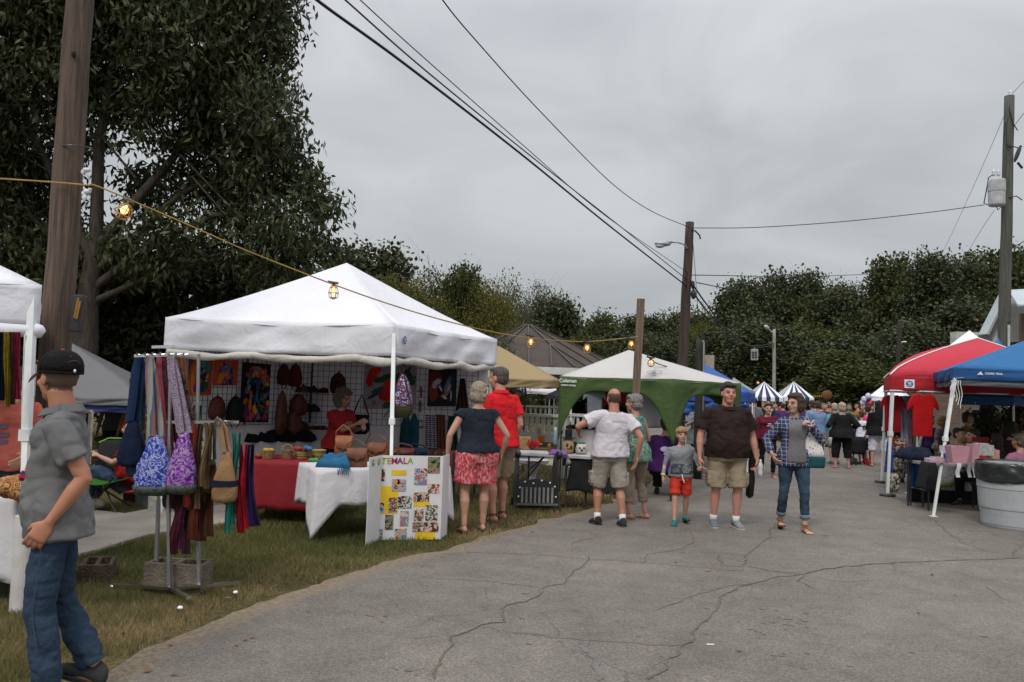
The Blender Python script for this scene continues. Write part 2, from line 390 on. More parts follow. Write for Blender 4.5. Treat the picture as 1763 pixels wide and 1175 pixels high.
crack_strip(mb,[(1015,1100),(1000,1115),(1030,1140),(1035,1175)],.03,.03,z=.0075)
for _ in range(85):
 x=random.uniform(620,1760);y=random.uniform(925,1172)
 if random.random()<.35:x,y=random.gauss(1340,40),random.gauss(1075,26)
 c=G(x,y);k=random.uniform(.006,.026);a=random.uniform(0,3)
 pts=[c+Vector((math.cos(t+a)*k*random.uniform(.7,1.7),math.sin(t)*k*random.uniform(.5,1),.0076))for t in np.linspace(0,6.28,9)[:-1]]
 mb.add(pts,[tuple(range(8))])
tag(build('road_stains',mb,STAIN),kind='structure')
# bits of litter and leaves
mb=MB()
c=G(1223,1113);mb.box(c+Vector((0,0,.012)),(.05,.008,.006),(0,0,.1))
tag(build('paper_scrap',mb,pm('paper_scrap',(.75,.75,.73))),'tiny white paper scrap lying on the near asphalt','litter')
# grass
def attr_mat(name,stops,rough=.8,trans=.25,hue=None):
 m,nt,b=newmat(name);N=nt.nodes;L=nt.links
 at=N.new('ShaderNodeAttribute');at.attribute_name='var'
 cr=N.new('ShaderNodeValToRGB');L.new(at.outputs['Fac'],cr.inputs[0])
 for i,(p,c)in enumerate(stops):
  e=cr.color_ramp.elements[i]if i<2 else cr.color_ramp.elements.new(p)
  e.position=p;e.color=(*c,1)
 L.new(cr.outputs[0],b.inputs['Base Color']);b.inputs['Roughness'].default_value=rough;b.inputs['Specular IOR Level'].default_value=.25
 tr=N.new('ShaderNodeBsdfTranslucent');L.new(cr.outputs[0],tr.inputs[0])
 mx=N.new('ShaderNodeMixShader');mx.inputs[0].default_value=trans
 L.new(b.outputs[0],mx.inputs[1]);L.new(tr.outputs[0],mx.inputs[2]);L.new(mx.outputs[0],N['Material Output'].inputs[0])
 return m
BLADE=attr_mat('grass_blades',[(0,(.085,.10,.03)),(.40,(.145,.145,.05)),(.62,(.23,.185,.085)),(1,(.42,.31,.17))],trans=.3)
def inpoly(x,y,poly):
 c=np.zeros(len(x),bool);j=len(poly)-1
 for i in range(len(poly)):
  xi,yi=poly[i][0],poly[i][1];xj,yj=poly[j][0],poly[j][1]
  c^=((yi>y)!=(yj>y))&(x<(xj-xi)*(y-yi)/(yj-yi+1e-12)+xi);j=i
 return c
walk_polys=[[tuple(G(x,y)[:2])for x,y in w_]for w_ in(WALK1,WALK2)]
def vnoise(x,y,s,seed=0):
 """cheap value noise"""
 r=np.random.default_rng(seed).random((64,64));X=x*s;Y=y*s
 i=np.floor(X).astype(int);j=np.floor(Y).astype(int);fx=X-i;fy=Y-j;fx=fx*fx*(3-2*fx);fy=fy*fy*(3-2*fy)
 g=lambda a,b:r[a%64,b%64]
 return(g(i,j)*(1-fx)+g(i+1,j)*fx)*(1-fy)+(g(i,j+1)*(1-fx)+g(i+1,j+1)*fx)*fy
def grass(nb,y0,y1,x0,hb,wb,name='grass'):
 y=rng.uniform(y0,y1,nb);ex=edge_x(y);x=rng.uniform(x0,1.0,nb)*1.0
 x=x0+(ex+.22-x0)*rng.random(nb)
 keep=np.abs(x)<0.66*y+1.0
 for wp in walk_polys:keep&=~inpoly(x,y,wp)
 de=ex-x
 clump=vnoise(x,y,3.1,1)*.6+vnoise(x,y,11,2)*.4
 keep&=(rng.random(nb)<np.clip(.10+de*1.3+(clump-.5)*1.4,.0,1))
 x,y,de,clump=x[keep],y[keep],de[keep],clump[keep];n=len(x)
 dry=np.clip(.64-de*.62,0,1)+(vnoise(x,y,.9,5)-.40)*1.0+(vnoise(x,y,4.5,6)-.5)*.5+rng.normal(0,.16,n)
 v=np.clip(.28+dry*.65,0,1)
 h=hb*(.5+.9*rng.random(n))*(.5+.9*clump)*np.clip(.45+de*.9,.4,1);a=rng.random(n)*6.283;lean=rng.normal(0,.75,(n,2))*h[:,None]
 wv=wb*(.7+.6*rng.random(n));dx=np.cos(a)*wv;dy=np.sin(a)*wv
 z0=np.full(n,-.02)
 A=np.stack([x-dx,y-dy,z0],1);B=np.stack([x+dx,y+dy,z0],1);C=np.stack([x+lean[:,0],y+lean[:,1],h],1)
 V=np.stack([A,B,C],1).reshape(-1,3);Fc=np.arange(3*n).reshape(-1,3)
 return V,Fc,np.repeat(v,3)
Vs,Fs,As=[],[],[];off=0
for args in((170000,2.6,6.5,-5.2,.042,.0028),(150000,6.5,12,-9,.042,.0042),(70000,12,24,-18,.05,.009)):
 V,Fc,a=grass(*args);Vs.append(V);Fs.append(Fc+off);As.append(a);off+=len(V)
tag(npmesh('grass',np.concatenate(Vs),np.concatenate(Fs),BLADE,attr=np.concatenate(As)),kind='stuff')
# TREES
LEAF_DK=attr_mat('leaves_dark',[(0,(.017,.021,.010)),(.5,(.043,.053,.022)),(.85,(.09,.105,.04)),(1,(.15,.155,.065))],trans=.22,rough=.5)
LEAF_GR=attr_mat('leaves_green',[(0,(.025,.033,.012)),(.5,(.055,.068,.021)),(1,(.12,.125,.036))],trans=.25)
LEAF_YE=attr_mat('leaves_yellowing',[(0,(.035,.042,.014)),(.45,(.085,.09,.022)),(.8,(.17,.15,.03)),(1,(.27,.18,.04))],trans=.25)
LEAF_TN=attr_mat('leaves_thin',[(0,(.03,.04,.02)),(.5,(.06,.066,.03)),(1,(.11,.085,.04))],trans=.25)
BARK=pm('bark',(.085,.066,.05),(.04,.032,.026),scale=5,bump=.9,bscale=18,stretch=(4,4,.6))
def leaves(C,Dn,L_,W_,rnd,nseg=1):
 """one kite-shaped leaf per centre C along direction Dn (n,3)"""
 n=len(C);up=rnd.normal(size=(n,3));S=np.cross(Dn,up);S/=np.linalg.norm(S,axis=1)[:,None]+1e-9
 Nn=np.cross(S,Dn);L_=L_[:,None];W_=W_[:,None]
 b=C;mL=C+Dn*L_*.45+S*W_*.5-Nn*L_*.05;mR=C+Dn*L_*.45-S*W_*.5-Nn*L_*.05;t=C+Dn*L_-Nn*L_*.12
 V=np.stack([b,mL,t,mR],1).reshape(-1,3);Fc=np.arange(4*n).reshape(-1,4);return V,Fc
def unit(v):return v/(np.linalg.norm(v,axis=-1,keepdims=True)+1e-9)
def crown_points(blobs,ntwig,rnd,shell=.55):
 """twig ends through the volume of the blobs, denser to the outside, lumpy"""
 c=np.array([b[0]for b in blobs]);r=np.array([b[1]for b in blobs]);wv=(r.prod(axis=1))**.72;wv/=wv.sum()
 k=rnd.choice(len(blobs),ntwig,p=wv);d=unit(rnd.normal(size=(ntwig,3)));rad=(shell+(1-shell)*rnd.random(ntwig))**.8
 rad*=.90+.16*rnd.random(ntwig)
 return c[k]+d*r[k]*rad[:,None],d,k
def crown_mesh(blobs,ntwig,per,leaf,rnd,droop=.3,spread=.35,shell=.55,wr=.4,gap=.30,twig=0):
 T,d,k=crown_points(blobs,ntwig,rnd,shell)
 gk=vnoise(T[:,0]+T[:,2]*.7+50,T[:,1]+T[:,2]*.4+50,1.1/max(.5,spread*2.5),9)
 kp=(gk+rnd.random(len(T))*.30)>gap;T=T[kp];d=d[kp];n=len(T)
 C=np.repeat(T,per,0)+rnd.normal(size=(n*per,3))*spread*np.array([1,1,.8])
 D=unit(rnd.normal(size=(n*per,3))+np.array([0,0,-droop*3]))
 Ls=leaf*(.7+.6*rnd.random(n*per));V,Fc=leaves(C,D,Ls,Ls*wr,rnd)
 tv=np.repeat(rnd.random(n)*.55,per)+rnd.random(n*per)*.45
 av=np.repeat(tv,4)
 if twig:
  D2=unit(-d+rnd.normal(size=(n,3))*.35+np.array([0,0,-.5]));V2,F2=leaves(T,D2,np.full(n,twig),np.full(n,.014),rnd);Fc=np.concatenate([Fc,F2+len(V)]);V=np.concatenate([V,V2]);av=np.concatenate([av,np.zeros(len(V2))])
 return V,Fc,av
def limb_tree(mb,base,top,r0,forks,rnd,depth=3):
 pts=[base];n=6
 for i in range(1,n+1):
  p=base.lerp(top,i/n);j=(top-base).length*.03;pts.append(p+Vector((rnd.normal()*j,rnd.normal()*j,0)))
 mb.tube(pts,[r0*(1-.6*i/n)for i in range(n+1)],n=8 if depth>1 else 5,cap=False)
 if depth<=0:return
 for _ in range(forks):
  t=rnd.uniform(.35,1);q=base.lerp(top,t);l=(top-base).length*rnd.uniform(.45,.7)
  d=(top-base).normalized()+Vector((rnd.normal()*.8,rnd.normal()*.8,abs(rnd.normal())*.25));d.normalize()
  limb_tree(mb,q,q+d*l,r0*(1-.6*t)*.6,forks,rnd,depth-1)
  # the big chestnut-leaved tree at left
rn=np.random.default_rng(3)
BT=at_xy(120,17.5)
def W(x,y,d):return np.array(P(x,y,d))
bl=[]
D0=17.5;s=D0/1430
for x,y,rp,dd in[(40,-60,190,0),(250,-120,200,0),(400,-50,130,0),(60,130,170,0),(210,90,150,.5),(330,60,120,-.3),(430,110,85,.2),(445,40,80,0),(455,180,75,-.4),(400,200,90,.3),(300,200,85,0),(-60,280,150,0),(60,330,95,.6),(-20,430,120,0),(440,290,72,0),(500,300,50,.2),(480,250,58,.3),(540,345,48,.1),(395,330,65,0.4),(330,300,60,.4),(505,400,68,-.2),(545,430,40,.2),(420,410,70,0),(330,400,60,0),(250,330,60,.7),(260,430,70,0),(160,440,80,.5),(60,470,90,0),(470,460,65,0),(200,-260,220,0),(-80,60,200,0),(20,-260,180,0)]:
 c=W(x,y,D0+dd*2.0);bl.append((c,np.array([rp*s,rp*s*1.25,rp*s*.95])))
V,Fc,a=crown_mesh(bl,15500,10,.185,rn,droop=.42,spread=.19,shell=.35,wr=.34,gap=.36,twig=.45)
big=empty('broadleaf_tree','huge dark drooping-leaved tree behind the utility pole, filling the upper left','tree',BT)
big_loc=BT
npmesh('crown',V-np.array(BT),Fc,LEAF_DK,parent=big,attr=a)
mb=MB();top=Vector(P(170,330,D0))
mb.tube([BT,BT.lerp(top,.4)+Vector((.1,0,0)),Vector(P(150,520,D0)),Vector(P(165,420,D0))],[.34,.27,.22,.17],n=12,cap=False)
def br(pts,r0,r1):mb.tube([Vector(P(x,y,D0+dd))for x,y,dd in pts],[lerp(r0,r1,i/(len(pts)-1))for i in range(len(pts))],n=7,cap=False)
br([(165,430,0),(230,350,0),(300,270,.2),(360,195,.3),(420,90,.3)],.13,.03);br([(160,470,0),(240,400,.2),(310,335,.2),(380,300,.3),(470,290,.2)],.11,.02)
br([(155,500,0),(250,430,0),(370,370,-.2),(480,370,-.2),(550,350,0)],.1,.02);br([(165,420,0),(170,250,0),(200,80,0),(230,-100,0)],.15,.04)
br([(160,450,0),(90,300,0),(30,180,0),(-30,30,0)],.12,.03);br([(155,500,0),(80,400,.2),(10,330,.3),(-80,260,.2)],.1,.03);br([(160,520,0),(250,480,0),(360,450,.2),(500,430,0)],.08,.02)
for _ in range(45):
 k=rn.integers(len(bl));c=Vector(bl[k][0]);q=Vector(P(rn.uniform(150,400),rn.uniform(100,480),D0));e2=c+Vector(rn.normal(size=3)*.5)
 mb.tube([q.lerp(e2,.45),q.lerp(e2,.75)+Vector((0,0,.1)),e2],[.03,.02,.008],n=5,cap=False)
build('trunk',mb,BARK,big,smooth=True,world=True)
# shrub-like dark evergreens under it, behind the tents
bl=[]
for x,y,rp,d in[(200,520,95,20.5),(330,500,90,20.6),(450,520,85,21),(540,540,70,21),(90,560,90,20.5),(270,600,90,20.2),(420,600,90,20.5),(560,600,60,21),(0,520,90,21),(160,620,90,20.3),(620,620,55,21.5),(-60,600,80,21)]:
 s2=d/1430;bl.append((W(x,y,d),np.array([rp*s2,rp*s2*.9,rp*s2])))
V,Fc,a=crown_mesh(bl,9000,9,.19,rn,droop=.3,spread=.2,shell=.6,wr=.45)
b0=at_xy(330,20.7);hz=empty('evergreen_thicket','dense dark evergreen thicket behind the white tent, below the huge tree','bush',b0)
npmesh('crown',V-np.array(b0),Fc,LEAF_DK,parent=hz,attr=a*.75)
mb=MB()
for x in(90,200,330,450,540):q=at_xy(x,20.6);mb.tube([q,q+Vector((.1,0,1.5)),q+Vector((0,.1,3))],[.09,.06,.03],n=7,cap=False)
build('trunk',mb,BARK,hz,smooth=True,world=True)
# prototypes for the tree line (unit: about 10 m tall, origin at foot)
def proto_tree(name,seed,leafm,hh=10,wid=3.6,nt=1500,per=7,leaf=.42,bare=.0,spread=.35,low=.10,shape='round',wr=.75):
 r=np.random.default_rng(seed);bl=[];nb=15
 for i in range(nb):
  t=r.random();z=hh*(low+(1-low)*t*.95);
  env=math.sin(math.pi*min(1,(t*.72+.16)))**.45 if shape=='round' else(1-t*.85)
  ang=r.random()*6.28;rr=wid*env*r.uniform(.25,.8);rad=wid*r.uniform(.26,.44)*(.6+.5*env)
  bl.append((np.array([math.cos(ang)*rr,math.sin(ang)*rr,min(z,hh-rad*.6)]),np.array([rad,rad,rad*.85])))
 bl.append((np.array([0,0,hh*.6]),np.array([wid*.6,wid*.6,hh*.3])));bl.append((np.array([0,0,hh*.35]),np.array([wid*.8,wid*.8,hh*.25])));bl.append((np.array([0,0,hh*.14]),np.array([wid*.85,wid*.85,hh*.14])))
 o=empty(name,'x','tree')
 V,Fc,a=crown_mesh(bl,nt,per,leaf,r,droop=.15,spread=spread,shell=.6,wr=wr)
 npmesh('crown',V,Fc,leafm,parent=o,attr=a)
 mb=MB();limb_tree(mb,Vector((0,0,-.3)),Vector((.2,0,hh*(.66 if bare else.5))),.22,4 if bare else 3,r,3 if bare else 1)
 build('trunk',mb,BARK,o,smooth=True);return o
PT={'dk':[proto_tree('broadleaf_tree',11,LEAF_DK,nt=5200,leaf=.26,spread=.42),proto_tree('broadleaf_tree',12,LEAF_DK,nt=5200,wid=4.2,leaf=.26,spread=.42)],'gr':[proto_tree('broadleaf_tree',13,LEAF_GR,nt=4800,leaf=.26,spread=.42),proto_tree('broadleaf_tree',14,LEAF_GR,nt=4800,wid=3.2,leaf=.26,spread=.4)],'ye':[proto_tree('yellowing_tree',15,LEAF_YE,nt=4200,per=8,leaf=.19,wid=3.4,spread=.4,wr=.6),proto_tree('yellowing_tree',16,LEAF_YE,nt=4200,leaf=.19,wid=3.8,spread=.45,wr=.6)],'tn':[proto_tree('thin_leaved_tree',17,LEAF_TN,nt=1500,per=7,leaf=.17,bare=1,wid=3.2,spread=.4,wr=.6)],'co':[proto_tree('conifer_tree',18,LEAF_DK,nt=4200,leaf=.24,wid=3.3,low=.05,shape='cone',wr=.5)]}
_used=set();_cnt={}
def tree(px,ytop,d,kind,wpx,label,group='trees of the wooded hillside',i=0):
 i=_cnt.get(kind,0);_cnt[kind]=i+1;p=PT[kind][i%len(PT[kind])];t=P(px,ytop,d);zb=terr(t.x,t.y)-.1;h=t.z-zb
 hs=h/10;wm_={'dk':4.2,'gr':4.0,'ye':4.0,'tn':3.6,'co':3.6}[kind];ws=(wpx*d/1430/2)/wm_*(1.38 if d>40 else 1.12)
 if id(p)not in _used:
  _used.add(id(p));o=p;o.location=(t.x,t.y,zb);o.rotation_euler.z=random.uniform(0,6);o.scale=(ws,ws,hs);o['label']=label;o['group']=group
 else:o=copy_tree(p,loc=(t.x,t.y,zb),rz=random.uniform(0,6.28),scale=(ws,ws,hs),label=label,group=group)
 return o
G1='trees of the wooded hillside'
for k,(px,yt,d,kind,wpx,lab)in enumerate([(640,432,42,'dk',190,'round dark tree rising just right of the white tent peak'),(560,520,40,'dk',150,'dark tree hidden mostly behind the white tent peak'),(700,470,30,'ye',170,'yellow-green tree right behind the white tent right slope'),(765,458,33,'tn',150,'bare-twigged thin tree between the yellowing trees'),(830,468,30,'ye',150,'yellow-green tree left of the gazebo roof'),(720,460,36,'tn',150,'bare-twigged tree nearest the round dark tree'),(660,462,27,'ye',120,'yellow-green tree lowest against the white tent right slope'),(790,470,26,'gr',130,'olive tree in the middle of the yellowing row'),(862,476,25,'ye',120,'tallest yellow-green tree just left of the gazebo tip'),(740,500,24,'ye',130,'olive and yellow bushy tree over the cord, before the twiggy ones'),(872,556,19,'tn',70,'low twiggy shrub hiding the left half of the gazebo roof'),(880,500,32,'tn',110,'greyish twiggy tree directly behind the gazebo roof tip'),(905,480,48,'tn',90,'sparse tree with two upright feathery tops right of the yellow trees'),(945,482,50,'tn',80,'sparse tall tree at the start of the descending tree line'),(960,520,46,'dk',130,'dark tree above the gazebo roof, right side'),(1010,545,55,'gr',110,'green tree over the string lights left of the wooden post'),(1055,560,60,'dk',110,'dark tree just left of the wooden post'),(1000,585,42,'gr',120,'lower green tree behind the green and white canopy peak'),(1110,548,95,'dk',100,'far dark tree between wooden post and utility pole'),(1150,543,98,'gr',90,'far green tree touching the utility pole left side'),(1200,545,92,'gr',90,'far green tree right of the utility pole'),(1235,552,88,'ye',70,'pale green tree at the low gap of the skyline'),(1130,575,70,'dk',110,'dark tree above the green and white canopy right slope'),(1080,590,60,'gr',100,'green tree behind the peak of the green and white canopy'),(1215,585,70,'gr',90,'pale leaved tree behind the dark pole and blue canopy'),(1270,500,75,'dk',110,'dark tree at the left end of the tall right grove'),(1310,488,72,'dk',120,'dark rounded tree second in the tall right grove'),(1360,474,74,'dk',130,'dark rounded tree with the highest dome left of the two airy trees'),(1440,470,82,'tn',90,'airy tree with sky showing through, left of its twin'),(1505,470,82,'tn',100,'airy tree with sky showing through, right of its twin'),(1420,500,70,'gr',120,'green tree below the left airy tree'),(1480,505,68,'dk',130,'dark tree below the two airy trees'),(1555,452,64,'gr',130,'tree starting the high right part of the grove'),(1605,433,60,'co',150,'feathery-topped conifer, highest point of the grove'),(1660,445,62,'co',130,'conifer between the highest top and the transformer pole'),(1710,442,66,'gr',130,'tree directly left of the transformer pole'),(1770,438,64,'gr',150,'tree at the right picture edge above the house roof'),(1255,570,62,'dk',120,'low dark tree at the left foot of the grove'),(1330,560,58,'dk',150,'dark lower tree behind the left striped tent'),(1400,560,60,'gr',150,'lower tree behind the right striped tent'),(1480,585,56,'dk',160,'dark lower tree in the middle foot of the grove'),(1570,560,50,'dk',160,'dark tree behind the thin street pole'),(1650,530,52,'dk',170,'dark tree behind the red canopy peak'),(1740,540,56,'dk',170,'dark tree behind the house gable'),(1465,610,44,'gr',170,'wide grey-green bush-like tree left of the red canopy'),(1530,600,46,'dk',130,'dark bush-like tree touching the red canopy edge')]):
 tree(px,yt,d,kind,wpx,lab,G1,i=k)
 # far woods on the horizon as one mass, everywhere behind
r5=np.random.default_rng(55);bl=[]
for i in range(90):
 x=-190+i*4.6;y=150+r5.random()*25;h=7+3*r5.random();bl.append((np.array([x,y,terr(x,y)+h*.5]),np.array([5,4,h])))
V,Fc,a=crown_mesh(bl,34000,6,.42,r5,droop=.1,spread=.6,shell=.7,wr=.7)
tag(npmesh('far_woods',V,Fc,LEAF_DK,attr=a),kind='stuff')
# pampas grass clumps
PAM=pm('pampas_plume',(.42,.34,.23),(.28,.22,.14),scale=30)
for x,y,lab in((1403,650,'pale pampas grass plume clump, left of its pair, before the dark grove'),(1422,652,'pale pampas grass plume clump, right of its pair, before the dark grove')):
 b0=at_xy(x,48);t=P(x,y,48);h=t.z;o=empty('pampas_grass',lab,'ornamental grass',b0,group='pampas grass clumps')
 mb=MB()
 for k in range(16):
  a_=random.uniform(0,6.28);e=Vector((math.cos(a_)*.55*random.random(),math.sin(a_)*.4,h*random.uniform(.75,1)))
  mb.tube([Vector((0,0,0)),e*.6,e*.72,e*.9,e],[.015,.015,.08,.12,.02],n=6)
 build('plumes',mb,PAM,o)
 mb=MB()
 for k in range(70):
  a_=random.uniform(0,6.28);e=Vector((math.cos(a_)*.9,math.sin(a_)*.9,h*random.uniform(.2,.55)))
  mb.tube([Vector((0,0,0)),Vector((e.x*.4,e.y*.4,e.z*1.1)),e],[.015,.012,.003],n=3)
 build('leaves',mb,LEAF_GR,o)
 # FABRIC
def fabric(name,col,trans=.35,rough=.7,var=.06,wr=.5):
 if name in _M:return _M[name]
 m,nt,b=newmat(name);N=nt.nodes;L=nt.links
 tc=N.new('ShaderNodeTexCoord');n1=N.new('ShaderNodeTexNoise');n1.inputs['Scale'].default_value=1.3;n1.inputs['Detail'].default_value=5
 L.new(tc.outputs['Object'],n1.inputs[0]);cr=N.new('ShaderNodeValToRGB');L.new(n1.outputs[0],cr.inputs[0])
 cr.color_ramp.elements[0].position=.3;cr.color_ramp.elements[0].color=(*[c*(1-var)for c in col],1)
 cr.color_ramp.elements[1].position=.6;cr.color_ramp.elements[1].color=(*col,1)
 L.new(cr.outputs[0],b.inputs['Base Color']);b.inputs['Roughness'].default_value=rough;b.inputs['Specular IOR Level'].default_value=.3
 n2=N.new('ShaderNodeTexNoise');n2.inputs['Scale'].default_value=5;n2.inputs['Detail'].default_value=3;n2.inputs['Distortion'].default_value=1.2;L.new(tc.outputs['Object'],n2.inputs[0])
 bp=N.new('ShaderNodeBump');bp.inputs['Strength'].default_value=wr;bp.inputs['Distance'].default_value=.03;L.new(n2.outputs[0],bp.inputs['Height']);L.new(bp.outputs[0],b.inputs['Normal'])
 tr=N.new('ShaderNodeBsdfTranslucent');L.new(cr.outputs[0],tr.inputs[0])
 mx=N.new('ShaderNodeMixShader');mx.inputs[0].default_value=trans;L.new(b.outputs[0],mx.inputs[1]);L.new(tr.outputs[0],mx.inputs[2])
 L.new(mx.outputs[0],N['Material Output'].inputs[0]);_M[name]=m;return m
WHITE_F=fabric('white_canvas',(.86,.86,.91),.18)
WHITE_D=fabric('white_wall_cloth',(.76,.74,.77),.35)
CREAM_F=fabric('cream_roll',(.70,.67,.61),.2,wr=1)
STEEL_W=pm('white_steel',(.72,.74,.74),rough=.4,spec=.5,var=.08)
STEEL_G=pm('grey_steel',(.32,.33,.34),rough=.35,metallic=.7,var=.15)
CHROME=pm('chrome',(.75,.75,.76),rough=.18,metallic=1,var=.05)
BLACK_S=pm('black_steel',(.02,.02,.022),rough=.4,spec=.5)
BLACK_C=pm('black_cloth',(.014,.014,.016),rough=.9,var=.3)
WOOD_OLD=pm('weathered_pole_wood',(.135,.092,.068),(.062,.045,.036),scale=3.2,bump=1,bscale=9,stretch=(9,9,.45),detail=8)
WOOD_POST=pm('treated_post_wood',(.20,.145,.10),(.12,.085,.06),scale=4,bump=.6,bscale=10,stretch=(8,8,.5))
WOOD_DK=pm('dark_pole_wood',(.05,.042,.036),(.028,.024,.022),scale=4,bump=.8,bscale=10,stretch=(8,8,.5))
def canopy_surf(mb,A,B,pk,ze,n=14,sag=.10,seed=0,curve=1.0):
 """one triangular roof face from eave A-B to the peak, sagging between the frame"""
 def fn(u,v):
  e=A.lerp(B,u);p=e.lerp(pk,v);k=v
  zc=ze+(pk.z-ze)*(k**curve)
  ed=4*u*(1-u)*(1-v)
  w=mnoise.noise(Vector((p.x*1.6+seed,p.y*1.6,k*2)))*.02
  return Vector((p.x,p.y,zc-sag*ed*math.sin(math.pi*min(1,v*1.0+.06))+w*ed-.03*ed))
 mb.grid(fn,n,n)
def valance(mb,A,B,z1,z0,n=40,amp=.018,seed=0,slack=.02,arch=0,out=.0):
 d=(B-A).normalized();nn=Vector((d.y,-d.x,0))
 def fn(u,v):
  p=A.lerp(B,u);zb=z0
  if arch:
   t=abs(2*u-1);zb=z0-arch*max(0,(t-.36)/.64)**2.2
  z=lerp(z1,zb,v)-slack*math.sin(math.pi*u)*(1 if v>0 else.6)*(.5+.5*abs(math.sin(2*math.pi*u)))
  w=mnoise.noise(Vector((u*7+seed,v*2.4+u*4,seed)))*amp*(v*.7+.5)*1.6+math.sin(u*19+seed+v*3)*amp*.35
  edge=min(1,min(u,1-u)*14)
  return Vector((p.x,p.y,z))+nn*(w*edge+out*v)
 mb.grid(fn,n,8)
def ezup(name,label,corners,ztop,zbot,peak,cm,vm=None,legs=(0,1,2,3),leg_mat=None,group=None,foot=None,lw=.036,sag=.1,arch=0,truss=True,feet=False,amp=.018,curve=1.0,legshort=None):
 """corners: 4 XY(Z ignored) points counter-clockwise seen from above; returns root"""
 C=[Vector((c[0],c[1],0))for c in corners];ctr=sum(C,Vector())/4
 root=empty(name,label,'tent',(ctr.x,ctr.y,0),group=group)
 leg_mat=leg_mat or STEEL_W;vm=vm or cm
 pk=Vector((peak[0],peak[1],peak[2]))if len(peak)==3 else Vector((ctr.x,ctr.y,peak[0]))
 mb=MB();
 for i in range(4):
  A,B=C[i].copy(),C[(i+1)%4].copy();A.z=B.z=ztop;canopy_surf(mb,A,B,pk,ztop,seed=i*7+ctr.x,sag=sag,curve=curve)
 can=build('canopy',mb,cm,root,smooth=True,world=True,solid=.004)
 mb=MB()
 for i in range(4):
  A,B=C[i].copy(),C[(i+1)%4].copy();valance(mb,A,B,ztop+.004,zbot,seed=i*3.3+ctr.y,arch=arch,amp=amp)
 build('valance',mb,vm,root,smooth=True,world=True,solid=.004)
 fr=MB()
 for i in range(4):
  A,B=C[i],C[(i+1)%4];inn=lambda p:p.lerp(Vector((ctr.x,ctr.y,p.z)),.03)
  a,b=inn(A),inn(B)
  if truss:
   for k in range(2):
    q0,q1=a.lerp(b,k/2),a.lerp(b,(k+1)/2)
    fr.bar(q0+Vector((0,0,zbot+.02)),q1+Vector((0,0,ztop-.06)),.018,.028);fr.bar(q0+Vector((0,0,ztop-.07)),q1+Vector((0,0,zbot+.01)),.018,.028)
  q=inn(A);fr.bar(Vector((q.x,q.y,ztop-.04)),Vector((pk.x,pk.y,pk.z-.06)),.022,.022)
 build('truss_frame',fr,leg_mat,root,world=True)
 for i in legs:
  q=C[i].lerp(ctr,.035);f=Vector(foot[i])if foot and foot.get(i)is not None else Vector((q.x,q.y,0))
  mb=MB();top=Vector((q.x,q.y,ztop-.02));mid=f.lerp(top,.52)
  mb.bar(f+Vector((0,0,.01)),mid,lw*.78,lw*.78,(0,1,0));mb.bar(mid-(top-f)*.012,top,lw,lw,(0,1,0));mb.box(mid,(lw*1.5,lw*1.5,lw*1.6));mb.box(f+Vector((0,0,.006)),(.09,.09,.012))
  lg=build('leg',mb,leg_mat,root,world=True)
  if feet:
   mb=MB();mb.lathe([(.13,0),(.135,.03),(.12,.05),(.03,.055)],f,16);build('foot_weight',mb,BLACK_S,lg,smooth=False,world=True)
 return root,C,ctr,pk
def sq(px,d,rot,w=3.05,l=3.05):
 """footprint from its nearest corner (pixel column, depth) turned by rot degrees"""
 a=at_xy(px,d);u=Vector((math.cos(R(rot)),math.sin(R(rot)),0));v=Vector((-u.y,u.x,0))
 return[a,a+u*w,a+u*w+v*l,a+v*l]
def Gz(x,y,z):return G(x,y,z)
# main white tent
TL,TM,TR=G(285,547,2.38),G(682,559,2.38),G(856,585,2.38)
TB=TL+TR-TM
ZT,ZB=2.38,2.0
tc_=(TL+TM+TR+TB)/4
pkp=P(597,453,tc_.y);
tent,TC,tctr,tpk=ezup('canopy_tent','big white peaked canopy tent with rolled-up sides, above the paintings and woven bags',[TM,TR,TB,TL],ZT,ZB,(pkp.x,pkp.y,pkp.z),WHITE_F,sag=.13,legs=(0,1,2,3),foot={0:G(671,918)},lw=.045,amp=.028,curve=1.12)
def roll(A,B,z,r,seed,n=60):
 mb=MB();pts=[];rs=[]
 for i in range(n+1):
  t=i/n;p=A.lerp(B,t);q_=t*math.pi*2.6+seed+1.3*mnoise.noise(Vector((t*3,seed,5)));pts.append(Vector((p.x,p.y,z-.040*abs(math.sin(q_))+.022*mnoise.noise(Vector((t*7,seed,0))))))
  rs.append(r*(.75+.4*abs(math.sin(q_+.6))+.4*mnoise.noise(Vector((t*11,seed,2)))))
 mb.tube(pts,rs,n=10);return mb
for k,(a,b)in enumerate(((TL,TM),(TM,TR))):
 a=a.lerp(tctr,.02);b=b.lerp(tctr,.02);build('rolled_side',roll(a,b,ZB-.035,.05,k*1.7),CREAM_F,tent,smooth=True,world=True)
LOGO_BL=pm('logo_blue',(.04,.10,.42),rough=.5);LOGO_WH=pm('logo_white',(.8,.8,.8),rough=.5);LOGO_GY=pm('logo_grey',(.25,.26,.28),rough=.6)
